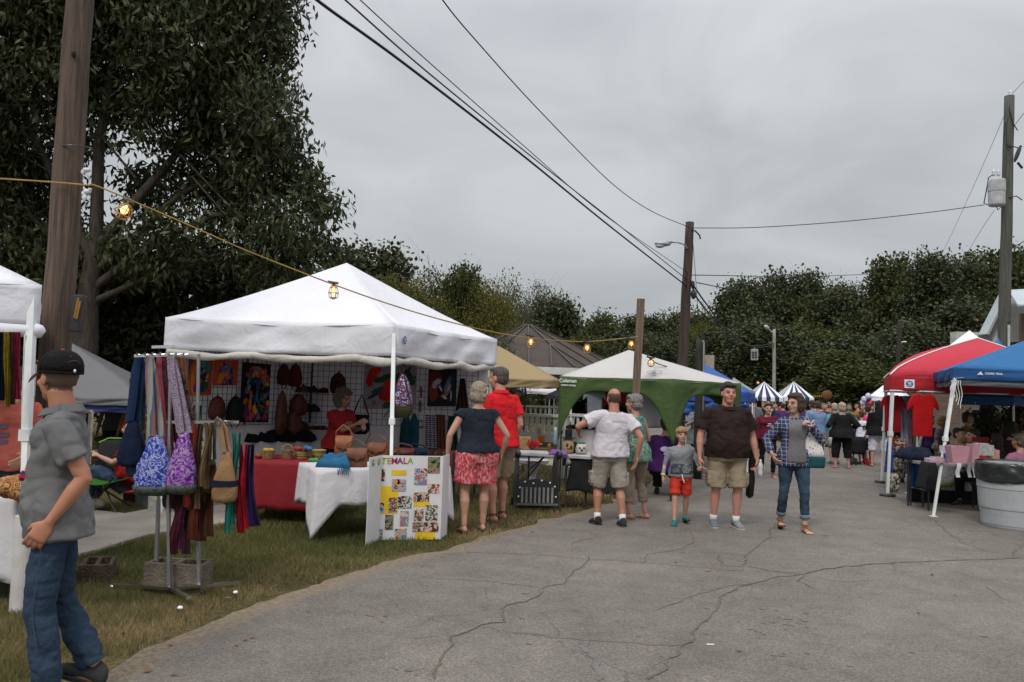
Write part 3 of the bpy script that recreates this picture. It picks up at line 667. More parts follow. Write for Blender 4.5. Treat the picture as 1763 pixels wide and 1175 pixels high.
def oval_mark(parent,c,right,up,nrm,rx,rz,plate=None):
 """oval maker's mark: blue oval with white looping strokes"""
 c=Vector(c);right,up,nrm=right.normalized(),up.normalized(),nrm.normalized()
 mb=MB()
 if plate:
  mb.cur=1;mb.prism([c+right*x*plate[0]+up*y*plate[1]+nrm*.004 for x,y in((-1,-1),(1,-1),(1,1),(-1,1))],nrm*.003);
 mb.cur=0;mb.prism([c+right*math.cos(t)*rx+up*math.sin(t)*rz+nrm*.009 for t in np.linspace(0,6.283,25)[:-1]],nrm*.003)
 mb.cur=1
 for pts in([(-.6,.45),(.5,.45),(-.5,-.05),(.6,-.05)],[(-.5,-.45),(0,-.55),(.5,-.4)]):
  for p,q in zip(pts,pts[1:]):mb.bar(c+right*p[0]*rx+up*p[1]*rz+nrm*.015,c+right*q[0]*rx+up*q[1]*rz+nrm*.015,rx*.2,.003,nrm)
 return build('brand_mark',mb,[LOGO_BL,LOGO_WH],parent,world=True)
dMR=(TR-TM).normalized();nMR=Vector((dMR.y,-dMR.x,0))
oval_mark(tent,TM.lerp(TR,.055)+Vector((0,0,2.2))+nMR*.03-Vector((0,0,TM.z)),dMR,Vector((0,0,1)),nMR,.035,.05)
# tent walls: white cloth backs behind black grid panels (back side TL->TB ... and right half)
GRIDM=pm('black_wire',(.02,.02,.022),rough=.5)
def wall_cloth(A,B,z0,z1,name='back_wall',mt=None,parent=None,seed=1):
 mb=MB();d=(B-A).normalized();nn=Vector((d.y,-d.x,0))
 mb.grid(lambda u,v:Vector((A.x,A.y,0)).lerp(Vector((B.x,B.y,0)),u)+Vector((0,0,lerp(z0,z1,v)))+nn*(.05*mnoise.noise(Vector((u*5,v*1.5,seed)))+.03*math.sin(u*22+v*2)*(1-v)),50,16)
 return build(name,mb,mt or WHITE_D,parent,smooth=True,world=True,solid=.003)
back=lambda t,o=.12:Vector((TL.lerp(TB,t).x,TL.lerp(TB,t).y,0)).lerp(Vector((tctr.x,tctr.y,0)),o)
wb0,wb1=TL.lerp(tctr,.06),TB.lerp(tctr,.06)
wall_cloth(wb0,wb1,.02,ZT-.15,parent=tent);wall_cloth(TB.lerp(tctr,.06),TR.lerp(tctr,.06),.3,ZT-.15,'side_wall',parent=tent,seed=4)
def gridpanel(A,B,z0,z1,label):
 """free-standing wire display grid"""
 root=empty('grid_panel',label,'display grid',(A+B)/2*1.0,group='wire display grids of the white tent')
 root.location.z=z0;WM[root.name]=Matrix.Translation(Vector(((A.x+B.x)/2,(A.y+B.y)/2,z0)))
 mb=MB();l=(B-A).length;n=max(2,round(l/.085));Vz=Vector((0,0,1))
 for i in range(n+1):
  p=A.lerp(B,i/n);r=.006 if i in(0,n)else.003;mb.bar(Vector((p.x,p.y,z0)),Vector((p.x,p.y,z1)),r*2,r*2)
 m_=round((z1-z0)/.085)
 for j in range(m_+1):
  z=lerp(z0,z1,j/m_);mb.bar(Vector((A.x,A.y,z)),Vector((B.x,B.y,z)),.006,.006)
 build('wire_grid',mb,GRIDM,root,world=True);return root
gin=.13
ga,gb=TL.lerp(tctr,gin),TB.lerp(tctr,gin)
gridpanel(ga,ga.lerp(gb,.42),1.05,2.2,'leftmost wire display grid inside the white tent, behind the parrot paintings')
gridpanel(ga.lerp(gb,.43),ga.lerp(gb,.99),1.05,2.2,'middle wire display grid behind the red shirted vendor')
gc,gd=TB.lerp(tctr,gin),TR.lerp(tctr,gin)
gridpanel(gc,gc.lerp(gd,.50),1.05,2.25,'wire display grid holding the flower painting, behind the tent leg')
gridpanel(gc.lerp(gd,.51),gd,1.05,2.25,'wire display grid holding the wooden crosses and koi painting')
# white tent cut by the left edge
EL=G(72,492,2.32)
c0=EL;uy=Vector((EL.x-.5,EL.y,0)).normalized();ux=Vector((-uy.y,uy.x,0));ux=ux if ux.x<0 else-ux
ltent,LC,lctr,lpk=ezup('canopy_tent','white canopy tent cut off by the left edge, scarves hanging from its rim',[c0+ux*3.0,c0,c0+uy*2.9,c0+uy*2.9+ux*3.0],2.32,2.02,(3.15,),WHITE_F,legs=(0,1,2,3),foot={1:G(32,1052)},lw=.052,sag=.06)
build('rolled_side',roll(c0+ux*3.0,c0.lerp(lctr,.01),1.99,.06,.3),WHITE_F,ltent,smooth=True,world=True)
mb=MB();cc=c0.lerp(lctr,.02);mb.tube([Vector((cc.x-.06,cc.y-.0,1.98)),Vector((cc.x+.0,cc.y-.03,1.97)),Vector((cc.x+.05,cc.y-.02,1.975)),Vector((cc.x+.08,cc.y-.02,1.99))],[.05,.065,.055,.03],n=10);build('rolled_corner',mb,WHITE_F,ltent,smooth=True,world=True)
# pvc pipe weight at its leg
PVC=pm('pvc_white',(.60,.585,.57),(.50,.47,.44),scale=8,rough=.45)
fp=G(32,1054);mb=MB();mb.lathe([(.058,0),(.06,.02),(.06,.66),(.052,.665)],(0,0,0),20);
pw=empty('pipe_weight','white capped plastic pipe standing on the grass at the left tent leg','tent weight',fp)
build('pipe',mb,PVC,pw,smooth=False);mb=MB();mb.tube([(0,0,.66),(0,0,.69),(.02,0,.705),(.03,0,.69)],.006,n=6);build('hook',mb,CHROME,pw)
mb=MB();a_=P(43,575,EL.y-.1);mb.tube([a_,P(38,700,EL.y-.1),P(37,880,EL.y-.12)],.006,n=6)
build('tie_rope',mb,pm('rope_white',(.66,.64,.58)),ltent,world=True)
# grey canopy behind
GREY_F=fabric('grey_canvas',(.17,.17,.175),.12);BLUE_D=fabric('navy_trim',(.03,.05,.16),.1)
cr_=G(250,640,0);d5=12.6
def P2(x,d):q=at_xy(x,d);return Vector((q.x,q.y,0))
gt,GC,gctr,gpk=ezup('canopy_tent','low grey canopy tent with navy inner rim, left behind the bag rack',[P2(-20,11.6),P2(262,12.0),P2(300,15.2),P2(20,15.0)],P(200,685,12).z,P(200,697,12).z,(P(115,598,13.2).x,13.3,P(115,590,13.3).z),GREY_F,sag=.03,leg_mat=STEEL_G)
mb=MB()
for i in range(4):
 A,B=GC[i].lerp(gctr,.02),GC[(i+1)%4].lerp(gctr,.02);z=P(200,697,12).z
 valance(mb,A,B,z+.01,z-.10,seed=i)
build('inner_rim',mb,BLUE_D,gt,smooth=True,world=True,solid=.004)
# tan canopy
TAN_F=fabric('tan_canvas',(.42,.31,.16),.25)
tn,NC,nctr,npk=ezup('canopy_tent','tan canopy tent between the white tent and the green and white canopy',[P2(820,12.9),P2(963,14.1),P2(905,17.2),P2(750,16)],P(963,655,14.1).z+.0,P(963,669,14.1).z,(P(858,600,14.9).x,14.9,P(858,596,14.9).z),TAN_F,leg_mat=BLACK_S,foot={1:G(1000,795)},sag=.05)
# green & white canopy
CW_F=fabric('stone_white_canvas',(.62,.60,.58),.2);GRN_F=fabric('green_canvas',(.075,.125,.038),.2)
gz=P(965,648,13.6).z;ga_,gb_=P2(962,13.8),P2(1160,12.9)
dg_=(gb_-ga_);dn=Vector((-dg_.y,dg_.x,0)).normalized()*3.0
gw,WC,wctr,wpk=ezup('canopy_tent','green and white canopy tent with arched green skirt, right of the tan tent',[ga_,gb_,gb_+dn*.75+Vector((.55,0,0)),ga_+dn*.9],gz,gz-.22,(P(1083,603,14.6).x,14.6,P(1083,603,14.6).z),CW_F,GRN_F,arch=.85,leg_mat=BLACK_S,sag=.05,truss=False)
dF=(gb_-ga_).normalized();nF=Vector((dF.y,-dF.x,0))
def facemw(c,right,nrm):
 right=right.normalized();nrm=nrm.normalized();up=nrm.cross(right)
 return Matrix(((right.x,up.x,nrm.x,c.x),(right.y,up.y,nrm.y,c.y),(right.z,up.z,nrm.z,c.z),(0,0,0,1)))
q=ga_.lerp(gb_,.085);q.z=gz-.07;text('lettering','Coleman',.085,LOGO_WH,gw,None,None,mw=facemw(q+nF*.03,dF,nF))
q=ga_.lerp(gb_,.09);q.z=gz-.14;text('lettering','instant canopy',.045,LOGO_WH,gw,None,None,mw=facemw(q+nF*.03,dF,nF))
# lantern mark on the roof, lying in the roof plane
rn_=(wpk-Vector((ga_.x,ga_.y,gz))).cross(dF);rn_=-rn_ if rn_.z<0 else rn_;rn_.normalize();upv=rn_.cross(dF);upv=-upv if upv.z<0 else upv
c_=P(1127,645,13.25);mb=MB();base_=Vector((ga_.x,ga_.y,gz));c_=c_-rn_*((c_-base_).dot(rn_))+rn_*.03
for i in range(24):
 t0,t1=i/24*6.283,(i+1)/24*6.283
 mb.bar(c_+dF*math.cos(t0)*.12+upv*math.sin(t0)*.07,c_+dF*math.cos(t1)*.12+upv*math.sin(t1)*.07,.008,.004,rn_)
mb.prism([c_+dF*x+upv*y for x,y in((-.035,-.05),(.035,-.05),(.03,.0),(.0,.04),(-.03,.0))],rn_*.004)
build('brand_mark',mb,LOGO_GY,gw,world=True)
# blue far-middle canopy
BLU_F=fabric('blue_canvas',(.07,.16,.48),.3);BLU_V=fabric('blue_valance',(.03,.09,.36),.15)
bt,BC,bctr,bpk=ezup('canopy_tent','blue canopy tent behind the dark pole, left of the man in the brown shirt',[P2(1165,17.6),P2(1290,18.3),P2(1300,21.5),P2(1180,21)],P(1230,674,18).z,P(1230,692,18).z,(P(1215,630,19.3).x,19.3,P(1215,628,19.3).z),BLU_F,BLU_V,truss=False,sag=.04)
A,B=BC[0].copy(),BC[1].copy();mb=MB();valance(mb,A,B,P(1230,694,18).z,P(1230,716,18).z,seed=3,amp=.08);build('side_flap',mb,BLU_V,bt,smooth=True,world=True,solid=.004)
# two striped tents
def stripe_mat(name):
 m,nt,b=newmat(name);N=nt.nodes;L=nt.links
 at=N.new('ShaderNodeAttribute');at.attribute_name='stripe'
 cr=N.new('ShaderNodeValToRGB');cr.color_ramp.interpolation='CONSTANT';L.new(at.outputs['Fac'],cr.inputs[0])
 cr.color_ramp.elements[0].color=(.74,.75,.80,1);cr.color_ramp.elements[1].position=.5;cr.color_ramp.elements[1].color=(.02,.028,.09,1)
 L.new(cr.outputs[0],b.inputs['Base Color']);b.inputs['Roughness'].default_value=.7;return m
STR=stripe_mat('striped_canvas')
for px,lab in((1315,'blue and white striped peaked tent, left of its twin at the end of the street'),(1366,'blue and white striped peaked tent, right of its twin, with a red edge flag')):
 d=31;s_=d/1430;c=at_xy(px,d+1.6);h0=P(px,684,d).z;zp=P(px,657,d+1.5).z;zv=P(px,691,d).z;hw=27*s_
 root=empty('striped_tent',lab,'tent',c,group='striped tents at the end of the street')
 A=[Vector((-hw,-hw,h0)),Vector((hw,-hw,h0)),Vector((hw,hw,h0)),Vector((-hw,hw,h0))];pk=Vector((0,0,zp))
 vs=[];fs=[];st=[]
 for i in range(4):
  a,b=A[i],A[(i+1)%4]
  for k in range(7):
   u0,u1=k/7,(k+1)/7;o=len(vs)
   vs+=[a.lerp(b,u0),a.lerp(b,u1),pk,a.lerp(b,u0)-Vector((0,0,h0-zv)),a.lerp(b,u1)-Vector((0,0,h0-zv))]
   st+=[float(k%2)]*5;fs+=[(o,o+1,o+2,o+2),(o+3,o+4,o+1,o)]
 me=bpy.data.meshes.new('canopy');me.from_pydata([tuple(v)for v in vs],[],[tuple(dict.fromkeys(f))for f in fs]);me.materials.append(STR)
 at_=me.attributes.new('stripe','FLOAT','POINT');at_.data.foreach_set('value',st)
 o=bpy.data.objects.new('canopy',me);COL.objects.link(o);o.parent=root
 md=o.modifiers.new('s','SOLIDIFY');md.thickness=.01
 for sx in(-1,1):
  for sy in(-1,1):mb=MB();mb.bar((sx*hw*.97,sy*hw*.97,0),(sx*hw*.97,sy*hw*.97,h0),.05,.05);build('leg',mb,STEEL_W,root)
 if px>1350:
  mb=MB();mb.grid(lambda u,v:Vector((hw*.98+.03*math.sin(v*9),-hw+.3*u,lerp(.9,zv,v))),3,10);build('edge_banner',mb,fabric('pink_white_banner',(.6,.25,.28),.2),root,solid=.005)
  # right side: red, white, blue canopies
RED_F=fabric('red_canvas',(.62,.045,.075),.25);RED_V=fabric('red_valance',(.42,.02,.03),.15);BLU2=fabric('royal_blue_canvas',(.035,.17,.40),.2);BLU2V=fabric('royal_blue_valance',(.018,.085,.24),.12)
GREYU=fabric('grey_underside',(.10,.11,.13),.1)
# the red one
RL=G(1530,855);rz0=P(1528,672,RL.y).z;rz1=P(1528,648,RL.y).z
ra=at_xy(1532,RL.y);rb=ra+Vector((3.0,-.25,0));rd_=at_xy(1521,16.9);rc=rd_+Vector((3.1,-.2,0))
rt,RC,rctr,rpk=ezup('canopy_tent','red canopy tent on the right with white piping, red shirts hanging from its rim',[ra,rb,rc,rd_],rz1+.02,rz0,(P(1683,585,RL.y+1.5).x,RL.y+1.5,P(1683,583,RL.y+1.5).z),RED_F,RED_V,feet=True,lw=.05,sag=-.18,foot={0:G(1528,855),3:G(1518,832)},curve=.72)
mb=MB()
for i in range(4):
 A,B=RC[i].copy(),RC[(i+1)%4].copy();A.z=B.z=rz0-.005;mb.tube([A.lerp(B,t)for t in np.linspace(0,1,8)],.014,n=6)
 a=RC[i];pts=[Vector((lerp(a.x,rpk.x,v),lerp(a.y,rpk.y,v),rz1+.03+(rpk.z-rz1-.02)*v**.72))for v in np.linspace(0,1,14)]
 mb.tube(pts,.012,n=6)
build('white_piping',mb,STEEL_W,rt,world=True)
dR=(rb-ra).normalized();nR=Vector((dR.y,-dR.x,0));q=G(1557,664);
qq=ra.lerp(rb,.105);qq.z=(rz0+rz1)/2+.0;oval_mark(rt,qq+nR*.03,dR,Vector((0,0,1)),nR,.06,.052,plate=(.085,.075))
# near blue
BLL=G(1607,890);bz1=P(1637,632,BLL.y).z;bz0=P(1637,652,BLL.y).z
ba=at_xy(1640,BLL.y+.25);bb=ba+Vector((3.05,-.35,0));bc=bb+Vector((.35,2.7,0));bd=at_xy(1606,14.7);bc=bd+Vector((3.1,-.35,0))
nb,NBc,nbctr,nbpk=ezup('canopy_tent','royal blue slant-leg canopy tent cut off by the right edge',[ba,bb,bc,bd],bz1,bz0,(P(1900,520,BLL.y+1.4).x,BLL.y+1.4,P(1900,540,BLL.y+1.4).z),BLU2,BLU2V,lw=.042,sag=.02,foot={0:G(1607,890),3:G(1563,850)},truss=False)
dB=(bb-ba).normalized();nB=Vector((dB.y,-dB.x,0));q=ba.lerp(bb,.15);q.z=(bz1+bz0)/2+.01
mb=MB();mb.prism([q+dB*x+Vector((0,0,z))+nB*.03 for x,z in((-.13,-.02),(-.04,-.02),(-.075,.03),(-.09,.015))],nB*.003);build('brand_mark',mb,LOGO_WH,nb,world=True)
text('lettering','OZARK TRAIL',.04,LOGO_WH,nb,None,None,mw=facemw(q+dB*.11+nB*.03,dB,nB))
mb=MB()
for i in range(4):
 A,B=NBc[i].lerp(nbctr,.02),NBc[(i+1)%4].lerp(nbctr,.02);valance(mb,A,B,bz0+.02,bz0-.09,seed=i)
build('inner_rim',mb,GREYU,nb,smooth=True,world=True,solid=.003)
# white ribbons tied to its near leg
mb=MB()
for k in range(5):
 p=P(1636+k*2,655,ba.y-.05);pts=[p+Vector((.02*k+.015*math.sin(j*1.3+k),-.03,-j*.035*(1+.25*k)))for j in range(7)];mb.tube(pts,.006,n=4)
p=P(1640,652,ba.y-.05);mb.bar(p,p+Vector((.16,0,.02)),.02,.004)
build('tied_ribbons',mb,STEEL_W,nb,world=True)
# white behind the red
q=P2(1600,15.5);ww,_a,_b,_c=ezup('canopy_tent','white peaked canopy tent showing behind the top of the red one',[P2(1575,15.2),P2(1770,15.4),P2(1780,18.4),P2(1600,18.4)],2.2,1.95,(P(1669,569,16.8).x,16.8,P(1669,569,16.8).z),WHITE_F,sag=.03,truss=False)
# small white further down
ezup('canopy_tent','small far white canopy just left of the red tent rim',[P2(1497,24),P2(1560,24.2),P2(1570,27),P2(1505,27)],P(1500,682,24).z,P(1500,690,24).z,(P(1532,660,25.5).x,25.5,P(1532,655,25.5).z),WHITE_F,truss=False)
# blue one seen beneath the red
ezup('canopy_tent','blue canopy seen beneath the red tent rim, further back',[P2(1650,15.2),P2(1746,15.3),P2(1790,18),P2(1680,18)],P(1700,682,15.2).z,P(1700,697,15.2).z,(3.0,),BLU2,BLU2V,truss=False,lw=.03,leg_mat=STEEL_W)
# pale canopies beyond the gazebo, seen between the railing and the tan tent
ezup('canopy_tent','far white canopy seen under the tan tent rim, left one',[P2(870,27),P2(962,27),P2(955,30),P2(880,30)],P(910,673,27).z,P(910,678,27).z,(3.0,),WHITE_F,truss=False)
ezup('canopy_tent','far white canopy seen under the tan tent rim, right one with a grey ridge',[P2(938,24),P2(985,24),P2(990,27),P2(945,27)],P(960,682,24).z,P(960,687,24).z,(P(962,668,25.5).z,),fabric('pale_grey_canvas',(.5,.5,.5),.2),truss=False)
# a grid of small pale canopies near (1255,680)
ezup('canopy_tent','dull grey ridge canopy right behind the blue tent',[P2(1262,25),P2(1296,25),P2(1300,28),P2(1266,28)],P(1280,672,25).z,P(1280,680,25).z,(P(1262,650,26.5).x,26.5,P(1262,650,26.5).z),fabric('stone_grey_canvas',(.30,.29,.26),.1),truss=False)
# gazebo
ROOFM=pm('gazebo_metal_roof',(.085,.070,.060),(.062,.050,.043),scale=2,rough=.8,metallic=0,spec=.12)
WPAINT=pm('white_paint',(.62,.62,.60),(.52,.52,.49),scale=5,rough=.6)
gzc=at_xy(905,22.5);gzr=2.85;ez=P(1003,637,gzc.y-1).z;pz=P(893,558,gzc.y).z
gb=empty('gazebo','eight-sided gazebo with brown ribbed metal roof and white fascia behind the tan tent','gazebo',gzc)
mb=MB();oct_=[Vector((math.cos(R(22.5+45*i))*gzr,math.sin(R(22.5+45*i))*gzr,ez))for i in range(8)]
for i in range(8):mb.add([oct_[i],oct_[(i+1)%8],Vector((0,0,pz))],[(0,1,2)])
mb.add([o*1 for o in oct_],[tuple(range(7,-1,-1))])
rf=build('roof',mb,ROOFM,gb)
mb=MB()
for i in range(8):
 a,b=oct_[i],oct_[(i+1)%8]
 for t in(0,.25,.5,.75):
  p=a.lerp(b,t);top=Vector((0,0,pz));
  if t:top=top.lerp((a+b)/2,.0);e_=p.lerp(top,1-abs(.5-t)*2*.9-.05)if t!=.5 else p.lerp(top,.97)
  else:e_=top
  tgt=Vector((0,0,pz)).lerp(p,.03)if t in(0,.5)else p+((a+b)/2*-1+Vector((0,0,0))).normalized()*0+(Vector((0,0,pz))-(a+b)/2)*.48
  mb.bar(p+Vector((0,0,.015)),tgt+Vector((0,0,.015)),.035,.05)
build('standing_seams',mb,pm('seam_metal',(.06,.05,.045),rough=.5),rf)
mb=MB();
for i in range(8):a,b=oct_[i]*1.0,oct_[(i+1)%8]*1.0;a.z=b.z=ez-.09;mb.bar(a,b,.06,.17)
build('fascia',mb,WPAINT,gb)
for i in range(8):mb=MB();p=oct_[i]*.93;mb.box((p.x,p.y,ez/2-.05),(.12,.12,ez-.1));build('post',mb,WPAINT,gb)
mb=MB();mb.lathe([(gzr*.95,0),(gzr*.95,.18)],(0,0,.0),8);build('deck',mb,WOOD_POST,gb)
# white railing fence with slots and holes
def railing(name,label,A,B,z0,z1,parent=None,style='slot'):
 A=Vector(A);B=Vector(B);root=empty(name,label,'railing',((A.x+B.x)/2,(A.y+B.y)/2,0));l=(B-A).length;d=(B-A).normalized()
 mb=MB();mb.bar(Vector((A.x,A.y,z1)),Vector((B.x,B.y,z1)),.09,.05);build('top_rail',mb,WPAINT,root,world=True)
 mb=MB();mb.bar(Vector((A.x,A.y,z0)),Vector((B.x,B.y,z0)),.04,.16 if style=='slot' else.06);build('bottom_rail',mb,WPAINT,root,world=True)
 n=int(l/.115);mb=MB()
 for i in range(n+1):
  p=A.lerp(B,i/n);p.z=0
  if style=='slot':
   prof=[(z0,.052),(lerp(z0,z1,.14),.052),(lerp(z0,z1,.18),.036),(lerp(z0,z1,.22),.052),(lerp(z0,z1,.32),.030),(lerp(z0,z1,.55),.024),(lerp(z0,z1,.72),.042),(lerp(z0,z1,.80),.052),(lerp(z0,z1,.85),.034),(lerp(z0,z1,.90),.052),(z1,.052)]
   pts=[p+d*w+Vector((0,0,z))for z,w in prof]+[p-d*w+Vector((0,0,z))for z,w in reversed(prof)]
   mb.prism(pts,Vector((-d.y,d.x,0))*.02)
  else:mb.bar(p+Vector((0,0,z0)),p+Vector((0,0,z1)),.05,.05)
 build('balusters',mb,WPAINT,root,world=True)
 for q in(A,B):mb=MB();mb.box((q.x,q.y,z1/2),(.11,.11,z1+.08));build('post',mb,WPAINT,root,world=True)
 return root
fa,fb=at_xy(840,16.6),at_xy(966,15.9);fz1=P(900,714,16.2).z;fz0=P(900,752,16.2).z
railing('railing','white sawn-baluster railing with round cut-outs behind the craft table',fa,fb,fz0,fz1)
railing('railing','plain white picket railing under the green and white canopy',fb+Vector((.12,0,0)),at_xy(1035,15.4),P(1000,745,15.5).z,P(1000,716,15.5).z,style='pl')
GREYW=pm('grey_wood',(.16,.145,.135),rough=.8)
railing('railing','grey weathered railing of the gazebo, behind the white railing',at_xy(880,20.5),at_xy(965,20.3),P(920,716,20.4).z,P(920,700,20.4).z,style='pl')
for ch in bpy.data.objects['railing.002'].children:ch.data.materials[0]=GREYW
# house at right
SID=pm('white_siding',(.60,.61,.60),(.52,.53,.52),scale=.8,rough=.7)
TIN=pm('tin_roof',(.46,.52,.54),(.38,.44,.46),scale=1.5,rough=.4,metallic=.3)
BRW=pm('brown_porch_wood',(.17,.115,.085),(.12,.085,.065),scale=2,rough=.8,stretch=(1,1,6))
hd=27;hx=at_xy(1712,hd);ho=empty('house','white sided house with pale tin roof and brown porch rail behind the right canopies','house',hx)
zg=P(1730,512,hd).z;zl=P(1706,572,hd).z
L0=Vector
zr=zg;w_=7.0;Q=lambda x,y,dd=0:P(x,y,hd+dd)
mb=MB();k=0
for y in range(509,585,5):
 xl=1740-(y-509)*.52 if y<572 else 1707
 mb.prism([Q(xl+2,y+5.4),Q(1840,y+3.2),Q(1840,y-2),Q(xl+2,y)],(0,.12+.015*(k%2),0));k+=1
build('siding',mb,SID,ho,world=True)
mb=MB();mb.prism([Q(1701,575,-.3),Q(1707,577,-.3),Q(1743,510,-.3),Q(1737,503,-.3)],(0,.5,0));build('fascia_board',mb,pm('dark_trim',(.11,.115,.11)),ho,world=True)
mb=MB();mb.prism([Q(1736,502,-.35),Q(1850,496,-.35),Q(1850,520,-2.2),Q(1752,528,-2.2)],(0,0,.05))
for k in range(9):mb.bar(Q(1738+12*k,501.5,-.35),Q(1754+12*k,526,-2.2),.03,.06)
mb.prism([Q(1699,575,-.35),Q(1703,577,-.35),Q(1739,504,-.35),Q(1736,502,-.35)],(0,.5,0));rf=build('roof',mb,TIN,ho,world=True)
mb=MB();zb=P(1740,560,hd).z;mb.box((3.4,-1.2,zb-.3),(6.6,.12,1.1));build('porch_band',mb,BRW,ho)
mb=MB()
for k in range(36):mb.bar((.5+k*.17,-1.32,zb-.15),(.5+k*.17,-1.32,zb+.38),.045,.03)
mb.bar((.4,-1.32,zb+.4),(6.8,-1.32,zb+.4),.06,.06);mb.bar((.4,-1.32,zb-.18),(6.8,-1.32,zb-.18),.06,.06)
build('porch_railing',mb,pm('pale_rail',(.35,.33,.36)),ho)
mb=MB()
for k in range(14):mb.box((-1.2+.2,.6,zl-1.4-k*.25),(2.6,.08,.24),(R(4),0,0))
build('brick_wing',mb,BRW,ho)
mb=MB();zz=P(1690,568,hd).z;mb.box((-.55,.4,zz-.32),(1.15,.4,.5));build('parapet',mb,pm('parapet_cream',(.48,.47,.43)),ho)
mb=MB();mb.box((3,3.2,1.5),(5.8,5.6,3.0));build('body',mb,BRW,ho)
# utility poles
def pole(label,base,top,r0,r1,mt,name='utility_pole',cat='utility pole'):
 root=empty(name,label,cat,base);mb=MB();n=14
 pts=[Vector(base).lerp(Vector(top),i/n)+Vector((mnoise.noise(Vector((i*.7,base[0],0)))*.02,0,0))for i in range(n+1)]
 mb.tube(pts,[lerp(r0,r1,i/n)for i in range(n+1)],n=18);build('shaft',mb,mt,root,smooth=True,world=True);return root
d1=8.2;s1=d1/1430
b1=at_xy(88,d1);t1=P(152,-230,d1)
up1=pole('thick weathered wooden utility pole at the upper left with a black ring and white insulators',b1,t1,27*s1,21*s1,WOOD_OLD)
bz=lambda x,y,d:P(x,y,d)
mb=MB();c=P(131,256,d1-.0);mb.tube([c+Vector((math.cos(t)*.148,math.sin(t)*.148,.02*math.sin(t+1)-.01*math.cos(t)))for t in np.linspace(0,6.283,25)],.008,n=6);build('cable_band',mb,BLACK_S,up1,world=True)
PORC=pm('white_porcelain',(.62,.64,.66),rough=.3,spec=.6)
for(x,y)in((149,293),(150,330)):
 mb=MB();c=P(x,y,d1-.12);mb.ell(c,(.042,.03,.024));mb.ell(c+Vector((-.03,0,-.02)),(.024,.02,.028));mb.bar(c+Vector((-.02,0,-.02)),c+Vector((-.10,.1,-.02)),.012,.012)
 if y>310:mb.ell(c+Vector((-.02,0,-.06)),(.02,.02,.035));mb.ell(c+Vector((.03,-.01,.02)),(.022,.015,.014))
 build('insulator',mb,PORC,up1,smooth=True,world=True)
mb=MB();c=P(127,94,d1-.145);mb.ell(c,(.022,.02,.035));build('knot_hole',mb,BLACK_C,up1,world=True)
mb=MB();c=P(131,540,d1-.13);mb.box(c+Vector((.02,0,0)),(.10,.09,.36),(0,R(4),0));nb_=build('electrical_box',mb,pm('box_grey',(.035,.035,.038),rough=.6),up1,world=True,bevel=.01)
mb=MB();mb.box(c+Vector((.03,-.055,.05)),(.018,.012,.2),(0,R(8),0));mb.box(c+Vector((.05,-.055,.03)),(.018,.012,.18),(0,R(8),0));build('warning_tag',mb,pm('tag_orange',(.26,.13,.03)),up1,world=True)
# centre pole with street lamp
d2=21;b2=at_xy(1168,d2);t2=P(1188,383,d2)
up2=pole('brown leaning utility pole in the centre carrying a street lamp',b2,t2,.155,.105,pm('brown_pole_wood',(.085,.058,.046),(.045,.033,.028),scale=3.2,bump=1,bscale=9,stretch=(9,9,.45)))
LAMPG=pm('lamp_grey',(.40,.42,.43),rough=.4,metallic=.3)
mb=MB();mb.tube([P(1183,428,d2-.1),P(1178,421,d2-.2),P(1168,418,d2-.3),P(1155,417,d2-.4)],.022,n=8);arm=build('lamp_arm',mb,LAMPG,up2,world=True)
mb=MB();c=P(1141,420,d2-.45);mb.ell(c+Vector((0,0,.0)),(.21,.11,.07));mb.ell(c+Vector((.17,0,.05)),(.08,.07,.05));build('lamp_head',mb,LAMPG,up2,smooth=True,world=True)
mb=MB();mb.ell(c+Vector((-.07,0,-.06)),(.12,.09,.05));build('lamp_lens',mb,pm('lamp_glass',(.5,.5,.48),rough=.2),up2,smooth=True,world=True)
mb=MB();mb.ell(P(1193,491,d2-.1),(.05,.05,.11));mb.ell(P(1194,507,d2-.1),(.07,.06,.13));mb.tube([P(1187,483,d2-.1),P(1195,486,d2-.15),P(1194,500,d2-.15)],.015,n=6);build('splice_enclosure',mb,BLACK_S,up2,smooth=True,world=True)
mb=MB();mb.tube([P(1190,396,d2-.1),P(1197,398,d2-.1),P(1204,405,d2-.1),P(1206,412,d2-.1)],.02,n=6);mb.tube([P(1193,418,d2-.12),P(1197,470,d2-.12),P(1203,560,d2-.12)],.008,n=5);build('drop_cable',mb,BLACK_S,up2,world=True)
# dark pole and wooden posts near it
up3=pole('short dark pole with conduit beside the blue canopy',at_xy(1202,16.5),P(1206,585,16.5),.085,.08,WOOD_DK,'short_pole','pole')
mb=MB();a_=at_xy(1211,16.4);mb.tube([a_,P(1212,592,16.4),P(1210,586,16.4)],.02,n=6);build('conduit',mb,STEEL_G,up3,world=True)
d4=12.4;wp=empty('wooden_post','square wooden post rising above the green and white canopy, string lights tied to it','post',at_xy(1089,d4))
mb=MB();mb.bar(at_xy(1089,d4),P(1103.5,515,d4),.105,.09,(0,1,0));build('shaft',mb,WOOD_POST,wp,world=True)
gp=empty('sign_post','thin post with faded sign board behind the blue canopy peak','sign',at_xy(1226,23))
mb=MB();mb.bar(at_xy(1226,23),P(1228,612,23),.06,.06,(0,1,0));build('post',mb,STEEL_G,gp,world=True)
mb=MB();c=P(1217,624,22.9);mb.box(c,(.36,.03,.40));build('board',mb,pm('faded_board',(.42,.36,.26),(.3,.25,.2),scale=8),gp,world=True)
